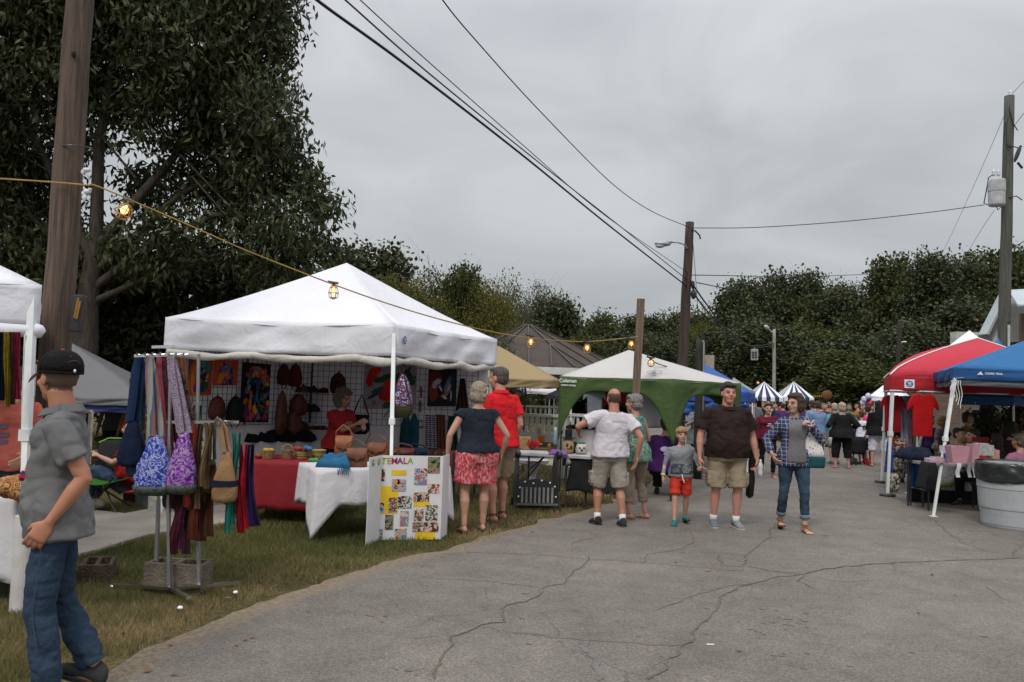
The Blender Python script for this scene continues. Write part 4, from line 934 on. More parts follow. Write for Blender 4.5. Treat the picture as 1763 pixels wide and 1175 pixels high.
# street lamp pole and traffic light
d6=38;q6=at_xy(1333,d6);sp=pole('pale street lamp pole with a curved arm before the dark grove',q6,P(1333,567,d6),.09,.07,pm('pale_pole',(.30,.28,.26),rough=.7),'street_lamp','street lamp')
mb=MB();mb.tube([P(1333,571,d6),P(1328,572,d6),P(1325,568,d6)],.03,n=6);build('lamp_arm',mb,LAMPG,sp,world=True)
mb=MB();mb.ell(P(1320,564,d6),(.16,.1,.09),rot=Euler((0,R(35),0)).to_matrix());build('lamp_head',mb,LAMPG,sp,smooth=True,world=True)
tp=pole('thin street pole with small lamp before the grove, above the red canopy rim',at_xy(1539,40),P(1550,555,40),.11,.09,WOOD_DK,'street_lamp','street lamp')
mb=MB();mb.tube([P(1546,596,40),P(1550,590,40),P(1556,589,40)],.03,n=6);mb.ell(P(1557,589,40),(.12,.08,.04));build('lamp_head',mb,pm('lamp_pale',(.7,.75,.75)),tp,world=True)
tl=empty('traffic_light','grey traffic signal hanging on a wire before the dark grove','traffic light',P(1299,612,37))
mb=MB();
for x in(1296.5,1301.5):mb.box(P(x,611,37),(.16,.16,.5))
mb.bar(P(1299,603,37),P(1299,596,37),.03,.03);build('housing',mb,pm('signal_grey',(.33,.38,.36)),tl,world=True,bevel=.02)
mb=MB()
for x in(1296.5,1301.5):
 for y in(607,611,615):mb.ell(P(x,y,36.9),(.055,.03,.055))
build('lenses',mb,pm('lens_dark',(.07,.07,.07),rough=.2),tl,smooth=True,world=True)
# right pole with transformer
d7=20.5;up7=pole('tall grey-green utility pole on the right carrying a transformer',at_xy(1723,d7),P(1738,166,d7),.155,.115,pm('grey_pole_wood',(.12,.118,.10),(.065,.065,.058),scale=3.2,bump=1,bscale=9,stretch=(9,9,.45)))
mb=MB();a_=P(1715,293,d7-.15);s7=d7/1430;c=P(1716,330,d7-.25);mb.lathe([(.001,-.36),(.17,-.36),(.19,-.33),(.19,.0),(.20,.0),(.20,.26),(.185,.29),(.001,.30)],c,20,cap=False);build('transformer',mb,pm('transformer_grey',(.42,.43,.44),rough=.4),up7,smooth=False,world=True)
mb=MB()
for x in(1711,1719):q=P(x,300,d7-.25);mb.lathe([(.03,-.05),(.045,0),(.03,.03),(.045,.05),(.02,.09),(.01,.13)],q,10)
mb.lathe([(.05,-.04),(.06,0),(.03,.03),(.05,.05),(.02,.1)],P(1740,163,d7),10)
build('bushing',mb,PORC,up7,smooth=True,world=True)
mb=MB();
for pts in([(1737,196),(1731,212),(1734,250),(1737,255)],[(1711,300),(1702,306),(1698,330),(1694,350),(1700,353)],[(1737,185),(1745,214),(1752,225)],[(1738,250),(1752,255),(1760,252)],[(1738,340),(1750,338),(1760,345)],[(1730,350),(1720,352),(1708,356)],[(1735,555),(1745,552)],[(1728,352),(1718,362),(1712,348)]):
 mb.tube([P(x,y,d7-.15)for x,y in pts],.014,n=5)
mb.ell(P(1752,265,d7-.2),(.05,.05,.24),rot=Euler((0,R(20),0)).to_matrix());mb.tube([P(1752,280,d7-.2),P(1760,290,d7-.2)],.03,n=6);mb.ell(P(1745,408/1.0,d7-.2),(.02,.02,.02))
build('line_hardware',mb,BLACK_S,up7,world=True)
mb=MB();mb.tube([at_xy(1735,d7-.2),P(1737,560,d7-.2)],.03,n=6);build('conduit',mb,pm('conduit_pale',(.45,.5,.48)),up7,world=True)
# overhead wires
WIRE=pm('black_wire_cable',(.012,.012,.013),rough=.6)
def wire(label,px,r,mt=WIRE,sagn=24,name='overhead_wire',cat='wire'):
 """px: list of (x, y, depth), joined by a smooth curve in space"""
 P3=[P(*q)for q in px];mb=MB();pts=[]
 for i in range(len(P3)-1):
  a,b=P3[i],P3[i+1];p0=P3[i-1]if i else a*2-b;p3=P3[i+2]if i+2<len(P3)else b*2-a
  for k in range(sagn):
   t=k/sagn;pts.append(.5*((2*a)+(b-p0)*t+(2*p0-5*a+4*b-p3)*t*t+(3*a-p0-3*b+p3)*t**3))
 pts.append(P3[-1]);mb.tube(pts,r,n=5);o=build(name,mb,mt,loc=pts[0],world=True);return tag(o,label,cat,'overhead wires')
def dline(a,b,t,x,y):return(x,y,lerp(a,b,t))
wire('thickest lowest overhead wire running down to the centre pole',[(480,-60,7.5),(545,0,7.7),(700,113,9.3),(900,268,12.5),(1050,390,16.5),(1182,493,20.9)],.017)
wire('second overhead wire, just above the thickest one',[(520,-65,7.8),(594,0,8),(740,128,9.8),(930,282,13),(1070,392,17),(1183,482,20.9)],.010)
wire('third overhead wire, topmost of the close bundle',[(560,-60,8.2),(620,0,8.4),(720,91,9.8),(900,250,12.7),(1040,370,16.2),(1184,470,20.9)],.007)
wire('separate thin overhead wire sagging from the top edge to the centre pole top',[(700,-100,9),(762,0,9.6),(830,82,11),(930,192,13.5),(1050,313,17),(1120,363,19),(1187,392,20.9)],.009)
wire('sagging wire between the centre pole top and the transformer pole',[(1190,393,20.9),(1300,392,20.8),(1450,382,20.7),(1600,366,20.6),(1695,353,20.5)],.010)
wire('thin level wire behind the grove tops, right of the centre pole',[(1190,474,21),(1400,476,30),(1560,468,40),(1730,452,50)],.012)
wire('short wire dropping from the centre pole into the grove',[(1200,487,21),(1240,495,30),(1270,500,36)],.016)
wire('upper of two cables dropping from the splice to the street lamp pole',[(1194,492,20.9),(1215,522,24),(1250,566,30),(1290,595,35),(1333,592,38)],.024)
wire('lower of two cables dropping from the splice to the street lamp pole',[(1196,508,20.9),(1222,541,25),(1262,582,31),(1300,598,35),(1333,596,38)],.024)
wire('thin guy wire from the top right corner past the transformer pole',[(1763,140,20.5),(1740,165,20.5)],.006)
wire('long faint guy wire left of the transformer pole going down to the grove',[(1733,190,20.6),(1690,290,24),(1640,400,32),(1620,440,38)],.006)
wire('short faint guy wire under the transformer',[(1712,362,20.6),(1690,395,25),(1660,445,36)],.006)
wire('wire leaving the transformer pole to the right edge, upper one',[(1740,225,20.5),(1763,195,19.5)],.007)
wire('wire leaving the transformer pole to the right edge, lower one',[(1738,430,20.5),(1763,416,19.8)],.010)
# string lights
CORD=pm('yellow_cord',(.36,.22,.05),rough=.6)
sl_pts=[(-60,305,7.6),(0,308,7.8),(90,314,8.0),(150,319,8.05),(165,320,8.05),(230,347,8.25),(330,390,8.5),(430,434,8.8),(574,490,9.3),(680,527,9.7),(780,556,10.2),(870,576,10.8),(950,586,11.4),(1020,588,11.9),(1098,580,12.3)]
o=wire('yellow light cord slung from the thick pole past the white tent to the wooden post',sl_pts,.008,CORD,10,'light_cord','cord')
o['group']='string light cords'
sl2=[(1104,590,12.45),(1121,620,13.2),(1150,632,14.4),(1167,634,15.0),(1186,655,15.8),(1201,655,16.4)]
o=wire('dark cord of small bulbs from the wooden post to the short dark pole',sl2,.009,WIRE,8,'light_cord','cord');o['group']='string light cords'
def emis(name,col,st):
 m,nt,b=newmat(name);b.inputs['Emission Color'].default_value=(*col,1);b.inputs['Emission Strength'].default_value=st;b.inputs['Base Color'].default_value=(*col,1);return m
GLOW=emis('lit_bulb',(1,.45,.17),2.0);FIL=emis('lit_filament',(1,.70,.40),16)
CAGE_Y=pm('bulb_cage_yellow',(.40,.26,.08),rough=.5)
def bulb(label,x,y,d,rad,hgt,tilt=(0,0,0)):
 c=P(x,y,d);root=empty('caged_bulb',label,'bulb',c,group='caged bulbs of the string lights',rot=tilt)
 mb=MB();mb.lathe([(.001,.0),(.017,0),(.02,-.03),(.015,-.045)],(0,0,0),10);mb.tube([(-.07,0,.01),(0,0,0),(.05,0,-.005)],.014,n=6);build('socket',mb,BLACK_S,root)
 mb=MB();mb.lathe([(.008,-.04),(rad*.42,-hgt*.42),(rad*.46,-hgt*.55),(rad*.3,-hgt*.68),(.002,-hgt*.72)],(0,0,0),12);build('glass',mb,GLOW,root,smooth=True)
 mb=MB();mb.ell((0,0,-hgt*.42),(rad*.2,rad*.2,rad*.28),8,6);build('filament',mb,FIL,root)
 mb=MB();prof=[(.018,-.03),(rad*.7,-hgt*.3),(rad,-hgt*.62),(rad*.75,-hgt*.9),(0,-hgt)]
 for k in range(6):
  a=k*math.pi/3+.2;mb.tube([(r_*math.cos(a),r_*math.sin(a),z)for r_,z in prof],.0042,n=5)
 for r_,z in(prof[1],prof[2],prof[3]):mb.tube([(r_*math.cos(t),r_*math.sin(t),z)for t in np.linspace(0,6.283,17)],.0042,n=5,cap=False)
 build('wire_cage',mb,CAGE_Y,root);return root
bulb('nearest caged bulb, hanging right of the thick pole against the big tree',222,348,8.2,.082,.20,(R(-20),R(14),0))
bulb('caged bulb hanging in front of the white tent peak',575,487,9.3,.055,.19)
bulb('caged bulb hanging before the gazebo roof',914,578,11.1,.05,.17)
bulb('caged bulb hanging between the gazebo and the wooden post',1011,589,11.8,.055,.17)
bulb('caged bulb hanging right beside the wooden post',1087,583,12.2,.05,.16)
bulb('caged bulb above the right slope of the green and white canopy',1121,616,13.2,.06,.15)
bulb('small lit bulb at the foot of the centre utility pole',1166,630,15.0,.05,.13)
bulb('small lit bulb before the blue canopy, left of the short dark pole',1186,655,15.8,.05,.13)
bulb('small lit bulb tied to the short dark pole',1200,651,16.35,.05,.13)
bulb('far lit bulb hanging left of the striped tents',1305,656,30,.06,.13)
# trash can
CAN=pm('dull_white_plastic',(.40,.42,.43),(.34,.36,.37),scale=3,rough=.55,bump=.1,bscale=30)
fc=G(1745,913);td=fc.y+.28;tcn=at_xy(1752,td);rr=62/1430*td
tr=empty('trash_can','large pale plastic trash barrel lined with a black bag at the right edge','trash can',tcn)
zt=P(1740,800,td).z
mb=MB();mb.lathe([(rr*.86,0),(rr*.88,.02),(rr*.93,.25),(rr*.95,.26),(rr*.955,.28),(rr*.985,zt*.62),(rr*1.0,zt*.63),(rr*1.0,zt*.66),(rr,zt),(rr*1.02,zt+.01),(rr*.97,zt+.01),(rr*.9,.05)],(0,0,0),40);build('barrel',mb,CAN,tr,smooth=False)
mb=MB();n_=60
def bagf(u,v):
 t=u*6.283;z=lerp(zt+.03,zt-.22+.02*math.sin(3*t),v);w=mnoise.noise(Vector((math.cos(t)*5,math.sin(t)*5,v*3)))*.018
 r_=rr*1.03+.012*math.sin(v*math.pi)+w;return Vector((math.cos(t)*r_,math.sin(t)*r_,z+w))
mb.grid(bagf,90,10)
mb.grid(lambda u,v:Vector((math.cos(u*6.283)*lerp(rr*1.03,rr*.8,v),math.sin(u*6.283)*lerp(rr*1.03,rr*.8,v),zt+.03-.3*v+.01*math.sin(u*40))),60,5)
build('bin_bag',mb,pm('black_bag_plastic',(.02,.024,.024),rough=.28,spec=.6,bump=.6,bscale=9),tr,smooth=True,solid=.003)
# PEOPLE
DG=None
def remeshed(name,mb,voxel,mats,parent=None,smooth_it=4,disp=0,dscale=.15,loc=None,dmid=.5,sfac=.6,crease=0):
 me=bpy.data.meshes.new(name+'_src');me.from_pydata([tuple(v)for v in mb.v],[],mb.f);me.update()
 tmp=bpy.data.objects.new('tmp',me);COL.objects.link(tmp)
 md=tmp.modifiers.new('r','REMESH');md.mode='VOXEL';md.voxel_size=voxel;md.use_smooth_shade=True
 if smooth_it:sm=tmp.modifiers.new('s','SMOOTH');sm.factor=sfac;sm.iterations=smooth_it
 if disp:
  tx=bpy.data.textures.get('fold%g'%dscale)or bpy.data.textures.new('fold%g'%dscale,'CLOUDS');tx.noise_scale=dscale;tx.noise_depth=2
  d=tmp.modifiers.new('d','DISPLACE');d.texture=tx;d.strength=disp;d.mid_level=dmid if not disp else.38
 dg=bpy.context.evaluated_depsgraph_get();ev=tmp.evaluated_get(dg)
 m2=bpy.data.meshes.new_from_object(ev);m2.name=name;bpy.data.objects.remove(tmp);bpy.data.meshes.remove(me)
 m2.materials.clear()
 if crease:
  nv=len(m2.vertices);c=np.empty(nv*3,np.float32);m2.vertices.foreach_get('co',c);c=c.reshape(-1,3);nr_=np.empty(nv*3,np.float32);m2.vertex_normals.foreach_get('vector',nr_);nr_=nr_.reshape(-1,3)
  s_=(c[:,0]*1.0+c[:,1]*.8)+40;z_=c[:,2]+40;k1=vnoise(s_+z_*.35,z_-s_*.12,7.5,31);k2=vnoise(s_*1.0-z_*.3,z_+s_*.2,13,32)
  rd=(1-np.abs(2*k1-1))**3*.7+(1-np.abs(2*k2-1))**3*.4;c+=nr_*((.25-rd)*crease)[:,None];m2.vertices.foreach_set('co',c.ravel());m2.update()
 for mt in(mats if isinstance(mats,(list,tuple))else[mats]):m2.materials.append(mt)
 m2.polygons.foreach_set('use_smooth',[True]*len(m2.polygons))
 o=bpy.data.objects.new(name,m2);COL.objects.link(o)
 if parent is not None:o.parent=parent;WM[o.name]=wm(parent)
 elif loc is not None:o.location=loc
 return o
def vc_mat(name,rough=.55,sss=.0,bump=0.15):
 if name in _M:return _M[name]
 m,nt,b=newmat(name);N=nt.nodes;L=nt.links
 at=N.new('ShaderNodeAttribute');at.attribute_name='col'
 tc=N.new('ShaderNodeTexCoord');nz=N.new('ShaderNodeTexNoise');nz.inputs['Scale'].default_value=14;nz.inputs['Detail'].default_value=4;L.new(tc.outputs['Object'],nz.inputs[0])
 cr=N.new('ShaderNodeValToRGB');L.new(nz.outputs[0],cr.inputs[0]);cr.color_ramp.elements[0].color=(.86,.80,.78,1);cr.color_ramp.elements[0].position=.3;cr.color_ramp.elements[1].position=.7
 mx=N.new('ShaderNodeMix');mx.data_type='RGBA';mx.blend_type='MULTIPLY';mx.inputs[0].default_value=.7
 L.new(at.outputs['Color'],mx.inputs[6]);L.new(cr.outputs[0],mx.inputs[7]);L.new(mx.outputs[2],b.inputs['Base Color'])
 b.inputs['Roughness'].default_value=rough;b.inputs['Specular IOR Level'].default_value=.35
 _M[name]=m;return m
SKIN=vc_mat('skin')
def bmp_cloth(name,col,col2=None,scale=5,**k):
 k.setdefault('bump',.35);k.setdefault('bscale',22);k.setdefault('rough',.9);k.setdefault('spec',.15)
 return pm(name,col,col2,scale=scale,**k)
def hairm(name,c1,c2):return pm(name,c1,c2,scale=30,bump=.9,bscale=60,stretch=(3,3,.35),rough=.6,spec=.4)
HAIR={'dk':hairm('hair_dark_brown',(.035,.022,.016),(.014,.010,.008)),'br':hairm('hair_brown',(.085,.045,.028),(.035,.02,.014)),'bl':hairm('hair_blond',(.42,.27,.13),(.26,.155,.07)),'gy':hairm('hair_grey',(.30,.28,.26),(.12,.11,.10)),'gd':hairm('hair_dark_grey',(.13,.11,.10),(.045,.038,.035)),'ash':hairm('hair_ash_blond',(.45,.37,.26),(.19,.145,.10)),'wb':hairm('hair_pale',(.55,.46,.33),(.3,.24,.17)),'bk':hairm('hair_black',(.012,.010,.010),(.006,.005,.005)),'gb':hairm('hair_grey_brown',(.17,.125,.09),(.07,.05,.038))}
def ik(a,t,l1,l2,pole):
 a,t=Vector(a),Vector(t);d=t-a;L_=d.length;mxl=(l1+l2)*.995
 if L_>mxl:d=d*(mxl/L_);t=a+d;L_=mxl
 x=(l1*l1-l2*l2+L_*L_)/(2*L_);h=math.sqrt(max(0,l1*l1-x*x));dn=d.normalized();p=Vector(pole);p=p-dn*p.dot(dn)
 if p.length<1e-4:p=Vector((0,-1,0))
 return a+dn*x+p.normalized()*h,t
def ering(c,a,b,fx=Vector((1,0,0)),fy=Vector((0,1,0)),n=20,p=2.0):
 """superellipse ring"""
 out=[]
 for k in range(n):
  t=2*math.pi*k/n;ct,st=math.cos(t),math.sin(t)
  out.append(Vector(c)+fx*(a*math.copysign(abs(ct)**(2/p),ct))+fy*(b*math.copysign(abs(st)**(2/p),st)))
 return out
def limb(mb,pts,rs,n=14,ends=True,fl=None):
 """tube through points with radii (r or (rx,ry)), round ends"""
 pts=[Vector(p)for p in pts];rings=[];x=None
 P_=pts;
 for i,p in enumerate(P_):
  d=(P_[min(i+1,len(P_)-1)]-P_[max(i-1,0)]).normalized()
  if x is None:
   a=fl if fl is not None else Vector((1,0,0));
   if abs(d.dot(a))>.95:a=Vector((0,1,0))
   x=(a-d*a.dot(d)).normalized()
  else:x=(x-d*x.dot(d)).normalized()
  y=d.cross(x);r=rs[i];rx,ry=r if isinstance(r,(tuple,list))else(r,r)
  ring=ering(p,rx,ry,x,y,n)
  if ends and i==0:rings.append(ering(p-d*min(rx,ry)*.7,rx*.55,ry*.55,x,y,n));
  rings.append(ring)
  if ends and i==len(P_)-1:rings.append(ering(p+d*min(rx,ry)*.7,rx*.55,ry*.55,x,y,n))
 mb.loft(rings)
def catm(pts,k):
 """resample polyline of tuples/vectors smoothly"""
 return pts
def person(label,px=None,py=None,loc=None,H=1.72,face=0,w=1.0,depth=1.0,belly=0.0,fem=False,skin=(.46,.255,.175),hair='dk',hairstyle='short',lf=(0,0,0),rf=(0,0,0),lh=None,rh=None,lpole=None,rpole=None,lean=0,head_yaw=0,head_pitch=0,head_tilt=0,sit=False,voxel=None,sway=0,twist=0,top=None,bottom=None,shoes=None,group=None,name='person',fist=(0,0),child=False,hipdrop=0,extras=None,legpole=None,shz=.44,hipx=0,lfoot_pitch=0,rfoot_pitch=0,hipy=0):
 """local frame: facing -Y, origin on the ground; person's left is +X. lf/rf offsets of the feet, lh/rh wrist targets in metres."""
 if loc is None:loc=G(px,py)
 loc=Vector(loc)
 u=H/1.72;hs=1.0 if not child else 1.17
 if voxel is None:voxel=.0085
 V=Vector
 # skeleton
 hipz=(.915-hipdrop)*u;hipz=min(hipz,min(math.sqrt(max(.01,(.803*u)**2-(Vector(o_).x-hipx)**2-(Vector(o_).y+.03*u-hipy)**2))+.085*u+Vector(o_).z for o_ in(lf,rf))+.03*u)if not sit else hipz;hip=V((hipx,hipy,hipz));hh=.088*u*(1.06 if fem else 1)*(1+.7*max(0,w-1))
 Ls=Matrix.Rotation(-lean,3,'X')
 Rz=Matrix.Rotation(twist,3,'Z');Rr=Matrix.Rotation(sway,3,'Y')
 def up_(z,x=0,y=0):
  return hip+Rz@(Ls@(Rr@V((x,y,z))))
  # lean sign: forward (-Y): rotate about X so +Z goes to -Y
 Ls=Matrix.Rotation(lean,3,'X')
 sh_z=shz*u;shw=.172*u*w*(.92 if fem else 1.04);neck=up_(.535*u);cov=.012 if top else 0
 shL,shR=up_(sh_z,shw,.01),up_(sh_z,-shw,.01)
 ft={}
 legs={}
 for s_,off,pit in((1,lf,lfoot_pitch),(-1,rf,rfoot_pitch)):
  hp=hip+V((hh*s_,0,-.03*u));ank=V((hh*s_*1.05,.03*u,.085*u))+V(off)
  kn,ank2=ik(hp,ank,(.42 if sit else.404)*u,(.42 if sit else.404)*u,legpole or V((.12*s_,-1,0)))
  legs[s_]=(hp,kn,ank2);ft[s_]=pit
 arms={}
 for s_,tgt,pl in((1,lh,lpole),(-1,rh,rpole)):
  sh=shL if s_==1 else shR
  if tgt is None:tgt=V((s_*(shw+.10*u+.03*(w-1)),-.05,hipz-.09*u))+V((hip.x,hip.y,0))
  el,wr=ik(sh,V(tgt),.285*u,.255*u,pl or V((.35*s_,.9,-.1)));arms[s_]=(sh,el,wr)
 hy=Matrix.Rotation(head_yaw,3,'Z')@Matrix.Rotation(head_pitch,3,'X')@Matrix.Rotation(head_tilt,3,'Y')
 hc=neck+Rz@V((0,-.028*u-math.sin(lean)*.05,.150*u*(hs if child else 1)))
 HR=Rz@hy;hw=u*hs if child else u*1.09
 def hp_(x,y,z):return hc+HR@V((x*hw,y*hw,z*hw))
 # body
 mb=MB()
 B=belly
 if fem:prof=[(-.10,.120,.105,.02),(-.03,.172,.125,.02),(.05,.175,.122,.012),(.14,.145,.102,.0),(.24,.132,.098,.0),(.33,.148,.112,-.012),(.39,.156,.114,-.018),(.445,.142,.086,.0),(.49,.100,.066,.012),(.53,.058,.056,.01)]
 else:prof=[(-.10,.125,.105,.015),(-.03,.165,.118,.01),(.05,.163,.115,.0),(.14,.152,.108,.0),(.24,.155,.108,.0),(.33,.17,.115,-.005),(.40,.176,.112,-.005),(.455,.158,.088,.0),(.495,.112,.070,.008),(.53,.066,.062,.008)]
 tor=[]
 for z,a,b,yo in prof:
  bl_=B*math.exp(-((z-.12)/.17)**2)
  tor.append((z*u,a*u*w+bl_*.45,b*u*depth+bl_*.62,yo*u-bl_*.5))
 ax,ay=Rz@V((1,0,0)),Rz@Ls@V((0,1,0))
 mb.loft([ering(up_(z,0,yo),a-cov,b-cov,ax,ay,24,2.2)for z,a,b,yo in tor])
 mb_neck_r=.056*u*(.9 if fem else 1.05)*(.8 if child else 1)*(1+.25*(w-1))
 limb(mb,[up_(.47*u,0,.012),hc+HR@V((0,.018,-.05))*hw],[mb_neck_r*1.15,mb_neck_r])
 if fem:
  for s_ in(1,-1):mb.ell(up_(.365*u,.075*u*w*s_,-.085*u*depth),(.062*u*w,.06*u,.062*u))
  # head: cranium, face wedge, jaw, nose, ears, brow
 Hm=HR
 mb.ell(hp_(0,.015,.028),(.074*hw,.094*hw,.088*hw),20,14,Hm);mb.ell(hp_(0,-.022,-.022),(.063*hw,.070*hw,.085*hw),18,12,Hm)
 mb.ell(hp_(0,-.045,-.078),(.040*hw,.042*hw,.034*hw),14,10,Hm);mb.ell(hp_(0,-.012,-.06),(.055*hw,.055*hw,.045*hw),14,10,Hm)
 mb.ell(hp_(0,-.080,.028),(.048*hw,.016*hw,.012*hw),12,8,Hm)
 limb(mb,[hp_(0,-.088,.018),hp_(0,-.108,-.016)],[.009*hw,.014*hw],8);mb.ell(hp_(0,-.100,-.022),(.018*hw,.012*hw,.010*hw),10,6,Hm)
 for s_ in(1,-1):mb.ell(hp_(.073*s_,.012,-.006),(.011*hw,.020*hw,.031*hw),10,8,Hm@Matrix.Rotation(.25*s_,3,'Z'));mb.ell(hp_(.042*s_,-.062,-.026),(.022*hw,.02*hw,.02*hw),8,6,Hm)
 mb.ell(hp_(0,-.086,-.050),(.022*hw,.012*hw,.010*hw),10,6,Hm)
 g=1+.35*(w-1)
 for s_ in(1,-1):
  hp,kn,an=legs[s_];fk=(1.08 if fem else 1)*g*(.84 if bottom else 1);kk=.9 if bottom and bottom.get('len',2)>1.1 else 1
  m1=hp.lerp(kn,.35);c1=kn.lerp(an,.33)+V((0,.014*u,0))
  limb(mb,[hp+V((0,0,.02)),m1,kn.lerp(hp,.12),kn,kn.lerp(an,.1),c1,kn.lerp(an,.7),an],[(.088*u*fk,.095*u*fk),(.078*u*fk,.083*u*fk),.056*u*g*kk,.053*u*g*kk,.050*u*g*kk,.056*u*g*kk,.038*u*g,.034*u])
  tr_=Matrix.Rotation(ft[s_],3,'X')@Matrix.Rotation(.13*s_,3,'Z')
  F_=lambda x,y,z:an+tr_@(V((x,y,z))*u)
  limb(mb,[F_(0,.045,-.05),F_(0,0,-.045),F_(0,-.07,-.055),F_(0,-.135,-.066)],[(.028*u,.030*u),(.034*u,.040*u),(.038*u,.028*u),(.040*u,.016*u)],fl=V((1,0,0)))
  if shoes and shoes.get('open'):
   for k in range(5):limb(mb,[F_((-.034+.017*k)*s_*-1,-.135,-.066),F_((-.036+.018*k)*s_*-1,-.175+.007*k,-.072)],[.011*u,.009*u],6)
  sh,el,wr=arms[s_]
  ak=g*(.86 if fem else 1)*(.8 if child else 1)
  limb(mb,[up_(sh_z+.0,shw*s_*.72,.01),sh,sh.lerp(el,.4),el.lerp(sh,.1),el,el.lerp(wr,.28),wr.lerp(el,.12),wr],[.055*u*ak,.056*u*ak,.049*u*ak,.041*u*ak,.039*u*ak,.042*u*ak,.026*u*ak,.025*u*ak])
  # hand: palm and five fingers
  fa=(wr-el).normalized();side=V((0,1,0))if abs(fa.y)<.8 else V((0,0,1));
  pn=fa.cross(side).normalized()*s_;pn=-pn if pn.dot(V((-s_,0,0)))<0 else pn
  sd=pn.cross(fa).normalized()
  if sd.y>0:sd=-sd
  cl=fist[0]if s_==1 else fist[1];k_=u*(1.08 if not child else.95)
  pc0,pc1=wr,wr+fa*.082*k_+pn*.008*cl
  limb(mb,[wr,wr+fa*.035*k_,pc1],[(.024*k_,.019*k_),(.040*k_,.016*k_),(.042*k_,.014*k_)],fl=sd)
  c0_=.35+1.1*cl
  for q in range(4):
   o_=(.031-.0205*q);ln=(.040,.045,.042,.032)[q]*k_;b0=pc1+sd*o_*k_-fa*.004*q;dirs=[];an_=c0_*.55;p0=b0;pl_=[p0]
   for j,sg in enumerate((1,.75,.6)):
    p0=p0+(fa*math.cos(an_)+pn*math.sin(an_)+sd*.04*(1.5-q))*ln*sg;pl_.append(p0);an_+=c0_*.6
   limb(mb,pl_,[.0098*k_,.0095*k_,.0088*k_,.0078*k_],8)
  tb=wr+fa*.022*k_+sd*.024*k_;t1=tb+(sd*.70+fa*.75+pn*(.25+.5*cl)).normalized()*.038*k_;t2=t1+(fa*.9+sd*(.25-.3*cl)+pn*(.3+.6*cl)).normalized()*.034*k_
  limb(mb,[tb,t1,t2],[.014*k_,.0115*k_,.0095*k_],8)
 body=remeshed(name,mb,voxel,SKIN,smooth_it=2,loc=loc,sfac=.5)
 body.rotation_euler=(0,0,face);WM[body.name]=Matrix.Translation(loc)@Matrix.Rotation(face,4,'Z')
 tag(body,label,'person',group)
 # paint features into the skin: lips, brows, eyes
 me=body.data;nv=len(me.vertices);co=np.empty(nv*3,np.float32);me.vertices.foreach_get('co',co);co=co.reshape(-1,3)
 colr=np.tile(np.array([*skin,1],np.float32),(nv,1))
 Hi=np.array(HR.inverted());lc=((co-np.array(hc))@Hi.T)/hw
 sk=np.array(skin);e_=voxel*.35
 def paint(mask,c,k=1.0):colr[mask,:3]=colr[mask,:3]*(1-k)+np.array(c)*k
 fr_=lc[:,1]<-.04
 ax_=np.abs(lc[:,0])
 paint(fr_&(ax_<.06)&(np.abs(lc[:,2]+.025)<.02)&(ax_>.02),sk*np.array([1.08,.85,.82]),.6)
 paint(fr_&(((lc[:,0])/.027)**2+((lc[:,2]+.053)/.0095)**2<1),sk*np.array([.88,.48,.46]),.8)
 paint(fr_&(((ax_-.031)/.018)**2+((lc[:,2]-.033)/.006)**2<1.2),np.array(skin)*.28,.75)
 paint(fr_&(((ax_-.031)/.017)**2+((lc[:,2]-.010)/.0095)**2<1),sk*.45,.7)
 paint(fr_&(((ax_-.031)/.0075)**2+((lc[:,2]-.010)/.007)**2<1),(.03,.02,.015),.9)
 if hairstyle in('fringe','buzz')and hair:
  nz_=vnoise(lc[:,0]*hw+lc[:,2]*hw*.3+30,lc[:,1]*hw-lc[:,2]*hw+30,90,12)*.012;rr2=np.abs(lc[:,0])+np.abs(lc[:,1])
  mk=(lc[:,1]>.004+nz_)&(lc[:,2]>-.062+nz_*1.5)&(lc[:,2]<(.052 if hairstyle=='fringe' else.2)+nz_)&~((np.abs(lc[:,0])>.0745)&(lc[:,2]<.03)&(lc[:,1]<.045))
  if hairstyle=='buzz':mk|=(lc[:,2]>.07+nz_)&(lc[:,2]<.2)
  hcol={'dk':(.05,.032,.024),'gd':(.075,.058,.046),'gy':(.2,.18,.16),'bk':(.015,.012,.01)}.get(hair,(.05,.03,.02));paint(mk,hcol,.86)
 at=me.attributes.new('col','FLOAT_COLOR','POINT');at.data.foreach_set('color',colr.ravel())
 # clothes
 J=dict(hip=hip,neck=neck,hc=hc,HR=HR,arms=arms,legs=legs,up=up_,u=u,hp=hp_,hw=hw,body=body,loc=loc,face=face,tor=tor,shw=shw)
 def tor_at(z):
  zs=[t[0]for t in tor]
  return[float(np.interp(z,zs,[t[i]for t in tor]))for i in(1,2,3)]
 cv=max(voxel,.009)
 if top:
  mb=MB();ex=top.get('ease',.014);z0=top.get('hem',-.06)*u;z1=top.get('neck',.505)*u;flare=top.get('flare',.02)
  zs=list(np.linspace(z0,z1,13));rings=[]
  for z in zs:
   a,b,yo=tor_at(max(z,tor[0][0]));low=max(0,(.16*u-z)/(.25*u));e=ex+flare*low
   if z<.1*u:a=max(a,tor_at(.02*u)[0]*.98);b=max(b,tor_at(.05*u)[1]*.95)
   rings.append(ering(up_(z,0,yo),a+e,b+e,ax,ay,28,2.3))
  mb.loft(rings)
  if fem:
   for s_ in(1,-1):mb.ell(up_(.365*u,.075*u*w*s_,-.088*u*depth),(.066*u*w+ex*.5,.062*u+ex,.068*u))
  sl=top.get('sleeve',.55);sr=top.get('sleeve_r',.066)*u*(1+.3*(w-1))*(.8 if child else 1)
